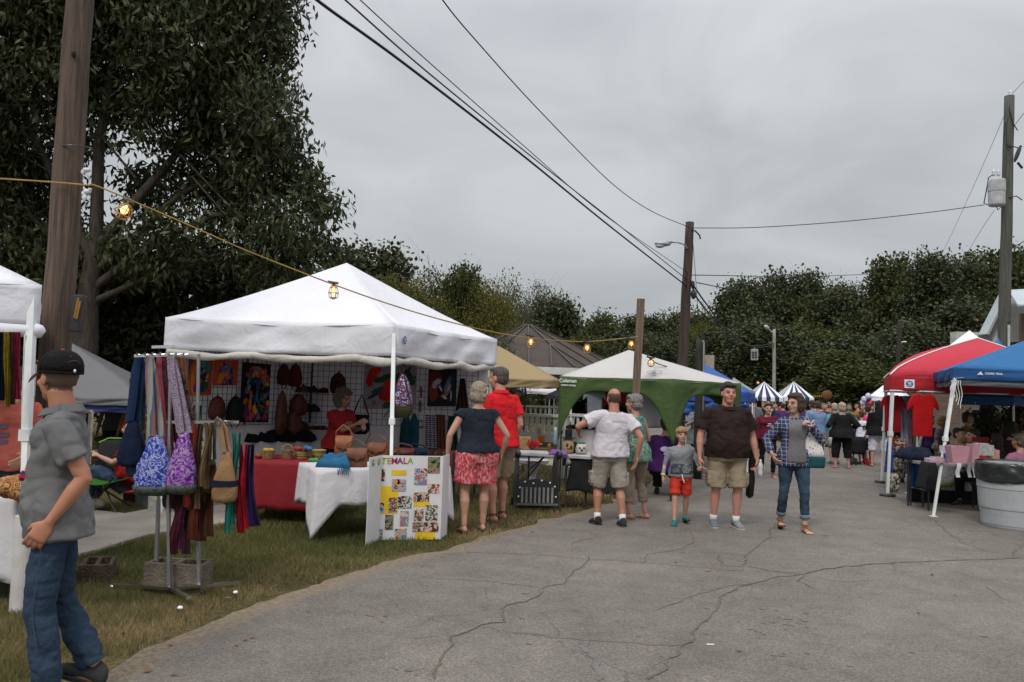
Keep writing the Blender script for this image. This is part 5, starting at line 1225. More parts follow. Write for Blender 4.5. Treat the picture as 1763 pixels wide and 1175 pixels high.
  for s_ in(1,-1):
   sh,el,wr=arms[s_];c0_=up_(sh_z+.012*u,shw*s_*.45,.01)
   if sl>0:
    if sl<=1:pts=[c0_,sh,sh.lerp(el,sl*.5),sh.lerp(el,sl)];rs=[sr*.85,sr*.98,sr*1.0,sr*1.07]
    else:pts=[c0_,sh,sh.lerp(el,.5),el,el.lerp(wr,(sl-1)*.6),el.lerp(wr,sl-1)];rs=[sr*1.05,sr,sr*.88,sr*.78,sr*.70,sr*.62]
    limb(mb,pts,rs,16,ends=False)
   else:limb(mb,[c0_,sh+V((-.012*s_,0,0))],[sr*1.0,sr*.80],16,ends=False)
  sh_o=remeshed(top.get('name','shirt'),mb,cv,top['mat'],body,smooth_it=4,disp=top.get('fold',.022),dscale=.11,crease=top.get('crease',.013))
  if top.get('collar'):
   cb=MB();base=up_(.505*u,0,.008);r0=mb_neck_r*1.32
   def cf(uu,vv):
    t=uu*6.283;k=1+.32*vv;dz=.035*u*(1-vv*1.15)
    fr=max(0,-math.sin(t));dz-=fr*.03*u
    return base+Rz@V((math.cos(t)*r0*k*1.05,math.sin(t)*r0*k*(1+.2*fr),dz+.018*u))
   cb.grid(cf,30,4);build('collar',cb,top['mat'],sh_o,smooth=True,solid=.005)
   pb=MB();pb.bar(up_(.475*u,0,-(tor_at(.475*u)[1]+.012)),up_(.37*u,0,-(tor_at(.37*u)[1]+ex+.012)),.028,.006,(0,1,0));build('placket',pb,top['mat'],sh_o)
  J['top']=sh_o
 if bottom:
  mb=MB();kind=bottom['kind'];e=bottom.get('ease',.012);wz=bottom.get('waist',.06)*u
  zs=list(np.linspace(-.11*u,wz,7));rings=[]
  for z in zs:
   a,b,yo=tor_at(z);
   if z<.04*u:a=max(a,tor_at(.02*u)[0]*.99);b=max(b,tor_at(.03*u)[1]*.95);yo=tor_at(.02*u)[2]
   yo2=yo*.5
   rings.append(ering(V((hip.x,hip.y,hip.z))+Rz@V((0,yo2,z))if not sit else up_(z,0,yo2),a+e*(1 if z<-.03*u else.45)-.002,(b+e*(1 if z<-.03*u else.45)-.002)if not B else max(b*.9,.12)+e*.5,ax,Rz@V((0,1,0)),24,2.3))
  if kind=='skirt':
   hz_=-bottom.get('len',.5)*u;fl=bottom.get('flare',.05);a0=tor_at(0)[0]
   rings=[ering(hip+V((0,.0,z)),a0+e+fl*(-z/.5),.13*u+e+fl*(-z/.5),ax,Rz@V((0,1,0)),24,2.2)for z in np.linspace(hz_,wz,9)];mb.loft(rings)
  else:
   mb.loft(rings);t_=bottom.get('len',2.0)
   lr=bottom.get('leg_r',.092)*u*(1+.35*(w-1))*(1.05 if fem else 1);hr=bottom.get('hem_r',.06)*u*g;kr=bottom.get('knee_r',(lr*.55+hr*.45)/u)*u
   for s_ in(1,-1):
    hp,kn,an=legs[s_];hp2=hp+V((0,0,.0))
    lrr=(lr*1.03,lr*1.12)
    if t_<=1.0:e1=hp.lerp(kn,t_);limb(mb,[hp2+V((0,0,.05)),hp2+V((0,0,-.02)),hp.lerp(e1,.5),e1],[lrr,lrr,(lr*.5+hr*.5,)*2,(hr,hr*1.06)],20,ends=False)
    else:
     tt=t_-1;e1=kn.lerp(an,tt)
     limb(mb,[hp2+V((0,0,.04)),hp2+V((0,0,-.02)),hp.lerp(kn,.45),kn.lerp(hp,.1),kn,kn.lerp(e1,.35)+V((0,.008,0)),kn.lerp(e1,.8),e1],[lrr,lrr,(lr*.72+kr*.28,)*2,kr,kr*.99,kr*.6+hr*.4,hr,hr],20,ends=False)
    if bottom.get('pockets'):
     q=hp.lerp(kn,.72);mb.box(q+V((s_*lr*.92,0,0)),(.035,.13*u,.15*u))
  bt_=remeshed(bottom.get('name',kind),mb,cv,bottom['mat'],body,smooth_it=4,disp=bottom.get('fold',.02),dscale=.09,crease=bottom.get('crease',.011))
  J['bottom']=bt_
  if bottom.get('cuff'):
   for s_ in(1,-1):
    hp,kn,an=legs[s_];e1=kn.lerp(an,t_-1);d_=(an-kn).normalized();cb=MB();cb.tube([e1-d_*.045*u,e1-d_*.02*u,e1+d_*.004],[hr*1.12,hr*1.2,hr*1.1],n=18);build('cuff',cb,bottom['cuff'],bt_,smooth=True)
 if shoes:
  k=shoes['kind'];sm_=shoes['mat'];so_=shoes.get('sole',BLACK_S)
  for s_ in(1,-1):
   an=legs[s_][2];tr_=Matrix.Rotation(ft[s_],3,'X')@Matrix.Rotation(.13*s_,3,'Z');q=.94*u*(1 if not child else 1.05)
   F_=lambda x,y,z:an+tr_@(V((x,y,z))*q)
   if k=='sneaker':
    mb=MB();R_=lambda y,z,a,b:[F_(math.cos(t)*a,y+0*t,z+math.sin(t)*b)for t in np.linspace(0,6.283,17)[:-1]]
    mb.loft([R_(.085,-.052,.022,.022),R_(.07,-.035,.040,.046),R_(.02,-.020,.046,.062),R_(-.03,-.030,.045,.050),R_(-.09,-.048,.050,.036),R_(-.15,-.058,.050,.026),R_(-.19,-.066,.034,.016)])
    so=remeshed('shoe',mb,.009,sm_,body,smooth_it=3)
    mb=MB();ol=[(0,.092),(.034,.08),(.040,.03),(.038,-.03),(.050,-.10),(.048,-.16),(.025,-.198),(0,-.205),(-.025,-.198),(-.048,-.16),(-.050,-.10),(-.038,-.03),(-.040,.03),(-.034,.08)]
    mb.prism([F_(x*1.06,y*1.03,-.096)for x,y in ol],tr_@V((0,0,.026*q)));build('sole',mb,so_,so,bevel=.004)
    mb=MB()
    for j in range(4):mb.bar(F_(-.022,-.035-.025*j,.006-.011*j),F_(.022,-.035-.025*j,.006-.011*j),.006,.006)
    build('laces',mb,shoes.get('lace',LOGO_WH),so)
    if shoes.get('sock'):
     mb=MB();kn=legs[s_][1];mb.tube([an+V((0,0,-.03)),an.lerp(kn,.07),an.lerp(kn,.16)],[.044*u,.042*u,.043*u],n=16);build('sock',mb,shoes['sock'],body,smooth=True)
   else:
    mb=MB();ol=[(0,.075),(.030,.065),(.034,.02),(.034,-.03),(.046,-.10),(.045,-.15),(.022,-.185),(-.022,-.185),(-.045,-.15),(-.046,-.10),(-.034,-.03),(-.034,.02),(-.030,.065)]
    mb.prism([F_(x*1.02,y,-.100)for x,y in ol],tr_@V((0,0,.018*q)));so=build('sandal' if k=='sandal' else 'flip_flop',mb,so_,body,bevel=.003)
    mb=MB()
    def strap(y,x0,h,wd=.014):mb.tube([F_(-x0,y,-.088),F_(-x0*.8,y,h-.012),F_(0,y,h),F_(x0*.8,y,h-.012),F_(x0,y,-.088)],wd*.5,n=6)
    if k=='sandal':
     strap(-.12,.046,-.046);strap(-.07,.042,-.022);strap(-.03,.038,-.002);mb.tube([F_(math.cos(t)*.042,.01+math.sin(t)*.048,.012)for t in np.linspace(0,6.283,17)],.0065,n=6,cap=False);mb.tube([F_(.035,-.12,-.05),F_(0,-.08,-.016),F_(-.03,-.03,-.01),F_(-.036,.0,.01)],.006,n=6)
    else:mb.tube([F_(-.040,-.05,-.085),F_(-.02,-.10,-.042),F_(0,-.145,-.064),F_(.02,-.10,-.042),F_(.040,-.05,-.085)],.009,n=6)
    build('straps',mb,sm_,so,smooth=True)
    # hair
 if hair and hairstyle and hairstyle not in('fringe','buzz'):
  hm=HAIR[hair];mb=MB();E=lambda c,r:mb.ell(hp_(*c),tuple(v*hw for v in r),18,12,HR);fold,ds=.012,.05
  if hairstyle=='short':E((0,.028,.050),(.081,.092,.080));E((0,.050,.0),(.077,.068,.070));E((0,-.045,.094),(.062,.042,.026))
  elif hairstyle=='mop':E((0,.024,.050),(.090,.104,.088));E((0,-.062,.075),(.074,.040,.038));E((0,.045,-.005),(.084,.074,.072));fold=.02
  elif hairstyle=='bob':E((0,.030,.042),(.093,.098,.094));E((0,.048,-.03),(.094,.072,.082));E((.062,.01,-.03),(.030,.055,.062));E((-.062,.01,-.03),(.030,.055,.062));E((0,-.05,.092),(.066,.040,.030));fold=.018
  elif hairstyle=='shortf':E((0,.030,.046),(.090,.096,.088));E((0,.052,-.012),(.085,.068,.078));E((0,-.05,.090),(.068,.040,.030));fold=.022
  elif hairstyle in('long','longer'):
   E((0,.028,.044),(.088,.096,.088));E((0,.052,-.03),(.086,.062,.09));E((.058,.02,-.06),(.032,.055,.09));E((-.058,.02,-.06),(.032,.055,.09));E((0,-.042,.094),(.062,.042,.026))
   b_=-.20 if hairstyle=='long' else-.36
   mb.loft([ering(hp_(0,.05,.0),.085*hw,.05*hw,HR@V((1,0,0)),HR@V((0,1,0)),16),ering(hp_(0,.06,-.1),.09*hw,.045*hw,HR@V((1,0,0)),HR@V((0,1,0)),16),ering(hp_(0,.065,b_),.08*hw,.025*hw,HR@V((1,0,0)),HR@V((0,1,0)),16)]);fold=.02
  elif hairstyle=='curly':E((0,.03,.046),(.100,.106,.094));E((0,.06,-.03),(.105,.075,.095));E((.07,.01,-.06),(.038,.06,.08));E((-.07,.01,-.06),(.038,.06,.08));E((0,-.05,.095),(.07,.042,.03));fold,ds=.05,.045
  elif hairstyle=='bun':E((0,.028,.046),(.083,.092,.084));E((0,.045,-.01),(.079,.068,.068));E((0,.11,.05),(.04,.038,.04));E((0,-.045,.094),(.062,.042,.026))
  elif hairstyle=='side':E((0,.028,.052),(.085,.094,.084));E((0,.050,.0),(.080,.066,.070));E((.01,-.058,.088),(.066,.036,.026));fold=.008
  ho_=remeshed('hair',mb,max(.007,voxel*.8),hm,body,smooth_it=2,disp=fold,dscale=ds,crease=.012 if fold>.009 else.007)
  J['hair']=ho_
 if extras:extras(J)
 return J
def jw(J,p):
 """local point of a person to world"""
 return J['loc']+Matrix.Rotation(J['face'],3,'Z')@Vector(p)
def glasses(J,mt=None):
 mb=MB();hp_=J['hp']
 for s_ in(1,-1):
  mb.tube([hp_((.033+math.cos(t)*.021)*s_,-.094+.02*abs(math.cos(t)*.3),.010+math.sin(t)*.015)for t in np.linspace(0,6.283,17)],.0022*J['hw'],n=6,cap=False)
  mb.tube([hp_(.055*s_,-.088,.014),hp_(.078*s_,-.04,.012),hp_(.082*s_,.01,.008)],.002*J['hw'],n=6)
 mb.tube([hp_(-.012,-.098,.012),hp_(.012,-.098,.012)],.002,n=6)
 build('glasses',mb,mt or BLACK_S,J['body'])
C_=bmp_cloth
# THE PEOPLE OF THE PHOTOGRAPH
PI=math.pi
def HH(px,ytop,d):return(P(px,ytop,d).z)/1.015
def plaid_mat(name,base,c1,c2,sc=9):
 m,nt,b=newmat(name);N=nt.nodes;L=nt.links;tc=N.new('ShaderNodeTexCoord');prev=None
 rgb=N.new('ShaderNodeRGB');rgb.outputs[0].default_value=(*base,1);prev=rgb.outputs[0]
 for(ax,s_,thr,col,f)in(('X',sc,.62,c1,.75),('Z',sc,.62,c1,.75),('X',sc*.5,.86,c2,.62),('Z',sc*.5,.86,c2,.62)):
  t=N.new('ShaderNodeTexWave');t.bands_direction=ax;t.inputs['Scale'].default_value=s_;L.new(tc.outputs['Object'],t.inputs[0]);t.inputs['Distortion'].default_value=.6
  cr=N.new('ShaderNodeValToRGB');cr.color_ramp.elements[0].position=thr;cr.color_ramp.elements[1].position=thr+.06;L.new(t.outputs[1],cr.inputs[0])
  mm=N.new('ShaderNodeMath');mm.operation='MULTIPLY';mm.inputs[1].default_value=f;L.new(cr.outputs[0],mm.inputs[0])
  mx=N.new('ShaderNodeMix');mx.data_type='RGBA';L.new(mm.outputs[0],mx.inputs[0]);L.new(prev,mx.inputs[6]);mx.inputs[7].default_value=(*col,1);prev=mx.outputs[2]
 L.new(prev,b.inputs['Base Color']);b.inputs['Roughness'].default_value=.9;return m
def panel(J,name,z0,z1,half,mat,off=.02,az=-PI/2,zs=8):
 """cloth panel lying on the front (or back) of a torso"""
 tor,up_,u=J['tor'],J['up'],J['u'];Z=[t[0]for t in tor]
 def fn(a,v):
  z=lerp(z0,z1,v)*u;A,B,yo=[float(np.interp(z,Z,[t[i]for t in tor]))for i in(1,2,3)]
  t=az+(a-.5)*2*half;ct,st=math.cos(t),math.sin(t);p=2/2.3
  return up_(z,(A+off)*math.copysign(abs(ct)**p,ct),yo+(B+off)*math.copysign(abs(st)**p,st))
 mb=MB();mb.grid(fn,12,zs);return build(name,mb,mat,J['body'],smooth=True,solid=.003)
JEANS=bmp_cloth('dark_jeans',(.036,.060,.098),(.020,.036,.062),scale=3,bump=.5,bscale=35)
KHAKI=bmp_cloth('khaki_cotton',(.27,.215,.145),(.22,.175,.12));STONE=bmp_cloth('stone_cotton',(.31,.28,.235),(.26,.235,.20))
BLK=bmp_cloth('black_cotton',(.012,.012,.014),(.007,.007,.008));TAN_SHOE=bmp_cloth('tan_leather',(.26,.12,.06),(.18,.08,.04),bump=.2)
SOCK=bmp_cloth('white_sock',(.72,.70,.74));GREYSH=bmp_cloth('grey_sneaker',(.22,.23,.25),(.13,.135,.15));DKSH=bmp_cloth('charcoal_sneaker',(.045,.047,.05),(.02,.02,.022))
SOLE_W=pm('sole_pale',(.35,.35,.36));GREYT=bmp_cloth('heather_grey',(.17,.185,.20),(.135,.15,.165))
# near man in grey polo and black cap
d=4.3;lc=at_xy(112,d)
def loc2(gl,face,p):return Matrix.Rotation(-face,3,'Z')@(Vector(p)-Vector(gl))
def nearman(J):
 hp_,hw,HR=J['hp'],J['hw'],J['HR'];b=J['body']
 mb=MB();n,m=28,10
 def dome(u,v):
  t=u*2*PI;a=v*PI*.5;r=math.cos(a)**.85
  return hp_(.088*r*math.cos(t),.018+.108*r*math.sin(t),.045+.088*math.sin(a)**.9+(-.010 if v<.01 else 0))
 mb.grid(dome,n,m);mb.grid(lambda u,v:dome(u,0)*1.0+HR@Vector((0,0,-.012*v*hw)),n,1)
 cap=build('cap',mb,bmp_cloth('cap_black',(.008,.008,.009),(.005,.005,.006),bump=.5,bscale=40),b,smooth=True,solid=.004)
 mb=MB();mb.grid(lambda u,v:hp_((u-.5)*.15*(1-.15*v*v),-.082-.078*v*math.sqrt(max(0,1-((u-.5)*1.5)**2))-.0,.038-.020*v-1.1*((u-.5)*.17)**2*6),14,6);build('brim',mb,bmp_cloth('brim_red_black',(.10,.012,.012),(.02,.006,.006),scale=2),cap,smooth=True,solid=.005)
 RED_=pm('cap_red',(.5,.03,.04))
 mb=MB();mb.ell(hp_(0,.018,.131),(.013*hw,.013*hw,.006*hw))
 for k in range(6):t=k*PI/3+.4;mb.ell(hp_(.068*math.cos(t),.018+.084*math.sin(t),.103),(.005,.005,.005),6,4)
 build('cap_button',mb,RED_,cap,smooth=True)
 mb=MB();mb.tube([hp_(.040*math.cos(t),.122-.012*abs(math.cos(t)),.048+.038*math.sin(t))for t in np.linspace(.0,PI,12)],.004,n=6);build('cap_opening',mb,pm('cap_brown',(.06,.035,.025)),cap)
 mb=MB();mb.ell(hp_(.0,.128,.040),(.011,.006,.009));build('cap_snap',mb,LOGO_WH,cap,smooth=True)
 # back pocket seam and the side seam of the jeans
 mb=MB();hip=J['hip'];u=J['u']
 mb.tube([hip+Vector((.155*u,.095,-.055)),hip+Vector((.10*u,.132,-.075)),hip+Vector((.05*u,.135,-.055))],.0022,n=4);build('pocket_stitching',mb,pm('stitch',(.26,.22,.15)),J['bottom'])
 hpv,kn,an=J['legs'][1]
 mb=MB();mb.tube([hpv+Vector((.098*u,-.015,.06)),hpv.lerp(kn,.5)+Vector((.096*u,-.01,0)),kn+Vector((.082*u,-.01,0)),kn.lerp(an,.5)+Vector((.090*u,-.01,0))],.0022,n=4);build('side_seam',mb,pm('stitch_blue',(.05,.07,.10)),J['bottom'])
person('man in grey polo, jeans and black cap with a hand at his pocket, left edge',loc=lc,H=1.75,face=R(-74),shz=.45,w=.95,belly=.035,skin=(.44,.20,.125),hair='gd',hairstyle='buzz',voxel=.006,lh=loc2(lc,R(-74),P(84,900,4.1)),lpole=Vector((.05,.95,-.15)),rh=(-.23,-.02,.86),rpole=Vector((-.2,.4,0)),lf=(0,.0,0),lean=R(1),depth=.95,rf=(.0,.17,.04),rfoot_pitch=R(-20),head_yaw=R(-48),head_pitch=R(-2),fist=(.42,.3),top=dict(mat=bmp_cloth('grey_polo_knit',(.185,.185,.185),(.145,.147,.15),bump=.5,bscale=300),collar=True,fold=.03,crease=.022,ease=.018,sleeve_r=.070,sleeve=.66,hem=-.10),bottom=dict(kind='jeans',mat=JEANS,len=1.95,leg_r=.086,hem_r=.070,knee_r=.070,fold=.024,crease=.020),shoes=dict(kind='sneaker',mat=DKSH),extras=nearman)
# vendor woman with curly hair in the tent
d=11.3
def vend(J):
 glasses(J);panel(J,'shirt_print',.22,.36,.42,ramp_mat('print_yellow',[hexc('c8a020'),hexc('3b6a8a'),hexc('b03020'),hexc('d8b040')],scale=40),off=.030)
vendor=person('woman vendor with curly grey-brown hair, glasses and red T-shirt inside the white tent',loc=at_xy(583,d),H=HH(583,668,d),face=R(62),fem=True,w=1.25,belly=.04,skin=(.42,.24,.17),hair='gb',hairstyle='curly',head_pitch=R(18),lean=R(6),lh=(.05,-.38,1.06),rh=(-.03,-.36,1.12),fist=(.7,.7),top=dict(mat=bmp_cloth('red_tee',(.30,.018,.022),(.22,.012,.016)),sleeve=.75,sleeve_r=.078,ease=.022),bottom=dict(kind='jeans',mat=BLK,len=1.9),shoes=dict(kind='flip_flop',mat=BLACK_S),extras=vend)
# salmon shirt at the left edge, and the raised arm behind
d=6.9
def sal(J):
 for z,wd in((.31,.30),(.24,.38),(.185,.34)):panel(J,'shirt_print',z-.018,z+.018,wd,pm('print_slate',(.16,.12,.20)),off=.028)
person('woman in salmon printed T-shirt behind the hanging scarves at the left edge',loc=at_xy(14,d),H=1.70,face=R(8),fem=True,w=1.2,belly=.03,hair='br',hairstyle='bob',skin=(.46,.25,.175),lh=(.24,-.16,.98),rh=(-.2,-.25,1.0),top=dict(mat=bmp_cloth('salmon_tee',(.58,.15,.11),(.46,.11,.085)),sleeve=.6,sleeve_r=.076,ease=.02),bottom=dict(kind='jeans',mat=JEANS,len=1.9),shoes=dict(kind='sneaker',mat=GREYSH),extras=sal)
person('person reaching up with a bare arm behind the scarves and the black cap',loc=at_xy(2,7.6),H=1.66,face=R(150),hair='dk',hairstyle='short',rh=(.0,.05,1.0),lh=(-.36,-.08,1.80),lpole=Vector((0,0,-1)),skin=(.42,.22,.15),top=dict(mat=bmp_cloth('dusty_brown_tee',(.09,.05,.045)),sleeve=.5),bottom=dict(kind='jeans',mat=JEANS,len=1.9),shoes=dict(kind='sneaker',mat=GREYSH))
# customers at the white tent
def navyw(J):
 pass
REDPAT=ramp_mat('red_white_lattice',[(.50,.03,.045),(.50,.03,.045),(.55,.10,.11),(.50,.26,.27)],scale=44,kind='ring',stretch=(1,1,.55))
g=G(817,916)
nav=person('woman in navy top and red patterned shorts seen from behind at the white tent',loc=g,H=HH(827,657,g.y),face=PI+.28,fem=True,w=1.22,depth=1.1,belly=.03,skin=(.46,.255,.18),hair='ash',hairstyle='bob',head_yaw=R(-6),head_pitch=R(8),lean=R(4),lh=(.34,-.04,.86),rh=(-.31,-.07,.88),lpole=Vector((.6,.5,0)),rpole=Vector((-.6,.5,0)),lf=(.02,.0,0),rf=(0,-.10,0),top=dict(mat=bmp_cloth('navy_knit',(.020,.024,.036),(.013,.016,.024)),sleeve=.16,sleeve_r=.076,ease=.02,hem=.0,flare=.02),bottom=dict(kind='shorts',mat=REDPAT,len=.78,leg_r=.125,hem_r=.128,ease=.03),shoes=dict(kind='flip_flop',mat=BLACK_S,open=1))
g=G(858,897)
person('tall grey-haired man in red polo and khaki shorts beside the woman in the navy top',loc=g,H=HH(858,630,g.y),face=PI+.75,w=1.08,belly=.05,skin=(.50,.24,.17),hair='gd',hairstyle='short',head_yaw=R(12),lf=(.03,.02,0),rf=(0,-.08,0),lh=(.2,-.28,1.05),rh=(-.22,-.1,.98),lean=R(5),top=dict(mat=bmp_cloth('bright_red_polo',(.62,.018,.022),(.48,.012,.018)),collar=True,sleeve=.65,sleeve_r=.078,ease=.026,hem=-.09),bottom=dict(kind='shorts',mat=KHAKI,len=.98,leg_r=.105,hem_r=.098,pockets=1),shoes=dict(kind='sandal',mat=BLACK_S,open=1))
# couple walking away
g=G(1046,904)
def wt(J):pass
person('balding man in white T-shirt and stone cargo shorts, walking away in black trainers',loc=g,H=HH(1075,666,g.y),face=PI+.22,w=1.14,belly=.04,skin=(.42,.20,.13),hair='dk',hairstyle='fringe',head_yaw=R(2),lf=(.03,-.05,0),rf=(-.05,.10,0),lh=(.33,-.24,1.13),lpole=Vector((.9,.4,-.2)),rh=(-.33,.10,.86),rpole=Vector((-.5,.8,0)),hipx=-.01,sway=R(-4),top=dict(mat=bmp_cloth('white_tee',(.56,.53,.57),(.50,.47,.51)),sleeve=.62,sleeve_r=.082,ease=.03,hem=-.05,fold=.03),bottom=dict(kind='cargo_shorts',mat=STONE,len=1.0,leg_r=.108,hem_r=.102,pockets=1),shoes=dict(kind='sneaker',mat=DKSH,sock=SOCK))
TEALP=ramp_mat('teal_floral',[(.02,.14,.12),(.05,.28,.24),(.30,.26,.18),(.03,.20,.17),(.10,.07,.04),(.06,.32,.28)],scale=11,distort=1.5)
g=G(1092,893)
person('grey-haired woman in teal patterned top and beige capris beside the man in white T-shirt',loc=g,H=HH(1104,677,g.y),face=PI+.85,fem=True,w=1.12,belly=.03,skin=(.44,.24,.17),hair='gy',hairstyle='shortf',head_yaw=R(5),lf=(.02,-.03,0),rf=(0,.08,0),lh=(.16,-.25,1.08),rh=(-.2,-.2,1.0),lean=R(3),top=dict(mat=TEALP,sleeve=.0,ease=.024,hem=-.12,flare=.03),bottom=dict(kind='capri_trousers',mat=bmp_cloth('beige_capri',(.27,.22,.175)),len=1.62,leg_r=.098,hem_r=.062,knee_r=.066),shoes=dict(kind='flip_flop',mat=TAN_SHOE,sole=TAN_SHOE,open=1))
# boy and man hand in hand
gm=G(1249,909);gb_o=G(1170,903)
def boy_x(J):
 u=J['u'];panel(J,'shirt_print',.02,.20,1.0,ramp_mat('print_city',[(.035,.045,.06),(.17,.18,.19),(.045,.05,.065),(.10,.11,.13)],scale=9,distort=1),off=.034)
 wr=J['arms'][-1][2];el=J['arms'][-1][1];d_=(wr-el).normalized();mb=MB();mb.tube([wr-d_*.035,wr-d_*.02],.030,n=14);build('wristband',mb,pm('yellow_band',(.62,.60,.04)),J['body'])
 hip=J['hip'];mb=MB();mb.tube([hip+Vector((.0,-.105,.02)),hip+Vector((.01,-.13,-.04)),hip+Vector((.03,-.135,-.09))],.005,n=5);build('drawstring',mb,LOGO_WH,J['bottom'])
TEALSH=bmp_cloth('teal_sneaker',(.02,.25,.25),(.02,.10,.11))
hand_y=P(1207,798,gm.y-.05)
def loc2(gl,face,p):return Matrix.Rotation(-face,3,'Z')@(Vector(p)-Vector(gl))
bf=R(-4)
person('young fair-haired boy in grey long-sleeved shirt, red shorts and teal shoes',loc=gb_o,H=HH(1176,737,gb_o.y),face=bf,child=True,w=1.12,skin=(.52,.30,.22),hair='bl',hairstyle='mop',head_yaw=R(6),head_pitch=R(4),lf=(.02,.14,.015),rf=(-.01,-.12,0),lfoot_pitch=R(-14),lh=loc2(gb_o,bf,hand_y+Vector((-.005,0,-.06))),lpole=Vector((.3,.6,-.6)),rh=(-.235,-.09,.60),fist=(.7,.4),top=dict(mat=bmp_cloth('boy_grey',(.22,.235,.25),(.18,.195,.21)),sleeve=1.92,sleeve_r=.066,ease=.016,hem=-.05),bottom=dict(kind='shorts',mat=bmp_cloth('boy_red',(.52,.045,.025),(.42,.03,.02)),len=.86,leg_r=.095,hem_r=.098),shoes=dict(kind='sneaker',mat=TEALSH,sole=BLACK_S,lace=TEALSH),extras=boy_x)
def man_x(J):
 mb=MB();up_=J['up'];u=J['u'];mb.ell(up_(.45*u,0,-.105),(.006,.004,.008));build('button',mb,LOGO_WH,J['body'])
mf=R(3)
JM=person('large man in dark brown polo and khaki shorts leading the boy by the hand',loc=gm,H=HH(1250,657,gm.y),face=mf,w=1.26,depth=1.15,belly=.08,skin=(.50,.25,.185),hair='dk',hairstyle='side',lf=(.02,-.02,0),rf=(-.02,.05,0),rh=loc2(gm,mf,hand_y+Vector((-.02,0,.08))),rpole=Vector((-.9,.1,0)),lh=(.385,-.02,.84),lpole=Vector((.8,.6,0)),fist=(.75,.6),top=dict(mat=bmp_cloth('dark_brown_polo',(.028,.017,.014),(.020,.012,.010)),collar=True,sleeve=.72,sleeve_r=.083,ease=.024,hem=-.07,fold=.03),bottom=dict(kind='cargo_shorts',mat=KHAKI,len=1.0,leg_r=.108,hem_r=.106,pockets=1,ease=.012),shoes=dict(kind='sneaker',mat=GREYSH,sole=SOLE_W,sock=SOCK),extras=man_x)
wrm=jw(JM,JM['arms'][1][2])
bt_o=empty('water_bottle','clear water bottle in the left hand of the man in the brown polo','bottle',wrm+Vector((.03,-.07,-.22)))
mb=MB();mb.lathe([(.001,0),(.030,0),(.032,.05),(.029,.08),(.032,.11),(.030,.15),(.013,.19),(.013,.20)],(0,0,0),14);build('bottle_body',mb,pm('clear_plastic',(.55,.60,.62),rough=.15,spec=.7),bt_o,smooth=True)
mb=MB();mb.lathe([(.015,.198),(.015,.215),(.001,.216)],(0,0,0),12);build('cap',mb,LOGO_WH,bt_o)
um=empty('folded_umbrella','folded black umbrella hanging from the hand of the man in brown, its tip down','umbrella',P(1290,858,gm.y+.12))
hu=P(1299,745,gm.y+.1)-P(1290,858,gm.y+.12)
mb=MB();mb.tube([hu*0,hu*.04,hu*.3,hu*.42,hu*.55,hu*.75,hu],[.012,.05,.055,.035,.045,.03,.012],n=12);build('canopy',mb,pm('umbrella_black',(.012,.012,.014),rough=.5,bump=.8,bscale=20),um,smooth=True)
mb=MB();mb.tube([hu*.98,hu*1.1,hu*1.15+Vector((.03,0,.01)),hu*1.1+Vector((.05,0,0))],.008,n=8);build('handle',mb,BLACK_S,um)
# woman with the blue cup
g=G(1202,820)
def cupw(J):
 wr=jw(J,J['arms'][-1][2]);o=empty('drink_cup','large light blue drink cup held by the woman in the long grey shirt','cup',wr+Vector((.03,-.08,-.02)))
 mb=MB();mb.lathe([(.001,0),(.040,0),(.055,.17),(.056,.175)],(0,0,0),16);build('cup_body',mb,pm('cup_blue',(.10,.42,.62)),o)
 mb=MB();mb.lathe([(.058,.17),(.058,.195),(.001,.20)],(0,0,0),16);build('lid',mb,LOGO_WH,o)
person('woman in long grey T-shirt and black shorts holding a blue cup, long dark hair',loc=g,H=HH(1207,684,g.y),face=R(4),fem=True,w=.98,hair='dk',hairstyle='longer',head_yaw=R(-38),skin=(.46,.26,.19),lf=(.02,.1,.0),rf=(0,-.12,0),rh=(-.17,-.26,1.14),rpole=Vector((-.5,.4,-.6)),fist=(0,.8),top=dict(mat=GREYT,sleeve=.85,sleeve_r=.078,ease=.04,hem=-.20,flare=.05),bottom=dict(kind='shorts',mat=BLK,len=.55,leg_r=.1,hem_r=.1),shoes=dict(kind='sandal',mat=TAN_SHOE,sole=TAN_SHOE,open=1),extras=cupw)
# maroon sweatshirt
g=G(1320,822)
def mar(J):
 for x in np.linspace(-.34,.34,9):panel(J,'lettering',.325,.352,.025,LOGO_WH,off=.034,az=-PI/2+x,zs=2)
 panel(J,'lettering',.288,.30,.22,LOGO_WH,off=.034,zs=2)
person('woman in maroon sweatshirt with a white chest print and black leggings',loc=g,H=HH(1320,693,g.y),face=R(-3),fem=True,w=1.12,belly=.02,hair='dk',hairstyle='bun',skin=(.50,.29,.21),lf=(.03,-.03,0),rf=(0,.10,0),lh=(.14,-.2,.92),top=dict(mat=bmp_cloth('maroon_sweat',(.115,.012,.03),(.085,.008,.022)),sleeve=1.85,sleeve_r=.08,ease=.03,hem=-.03),bottom=dict(kind='leggings',mat=BLK,len=1.9,leg_r=.094,hem_r=.05,knee_r=.06),shoes=dict(kind='sandal',mat=TAN_SHOE,sole=TAN_SHOE,open=1),extras=mar)
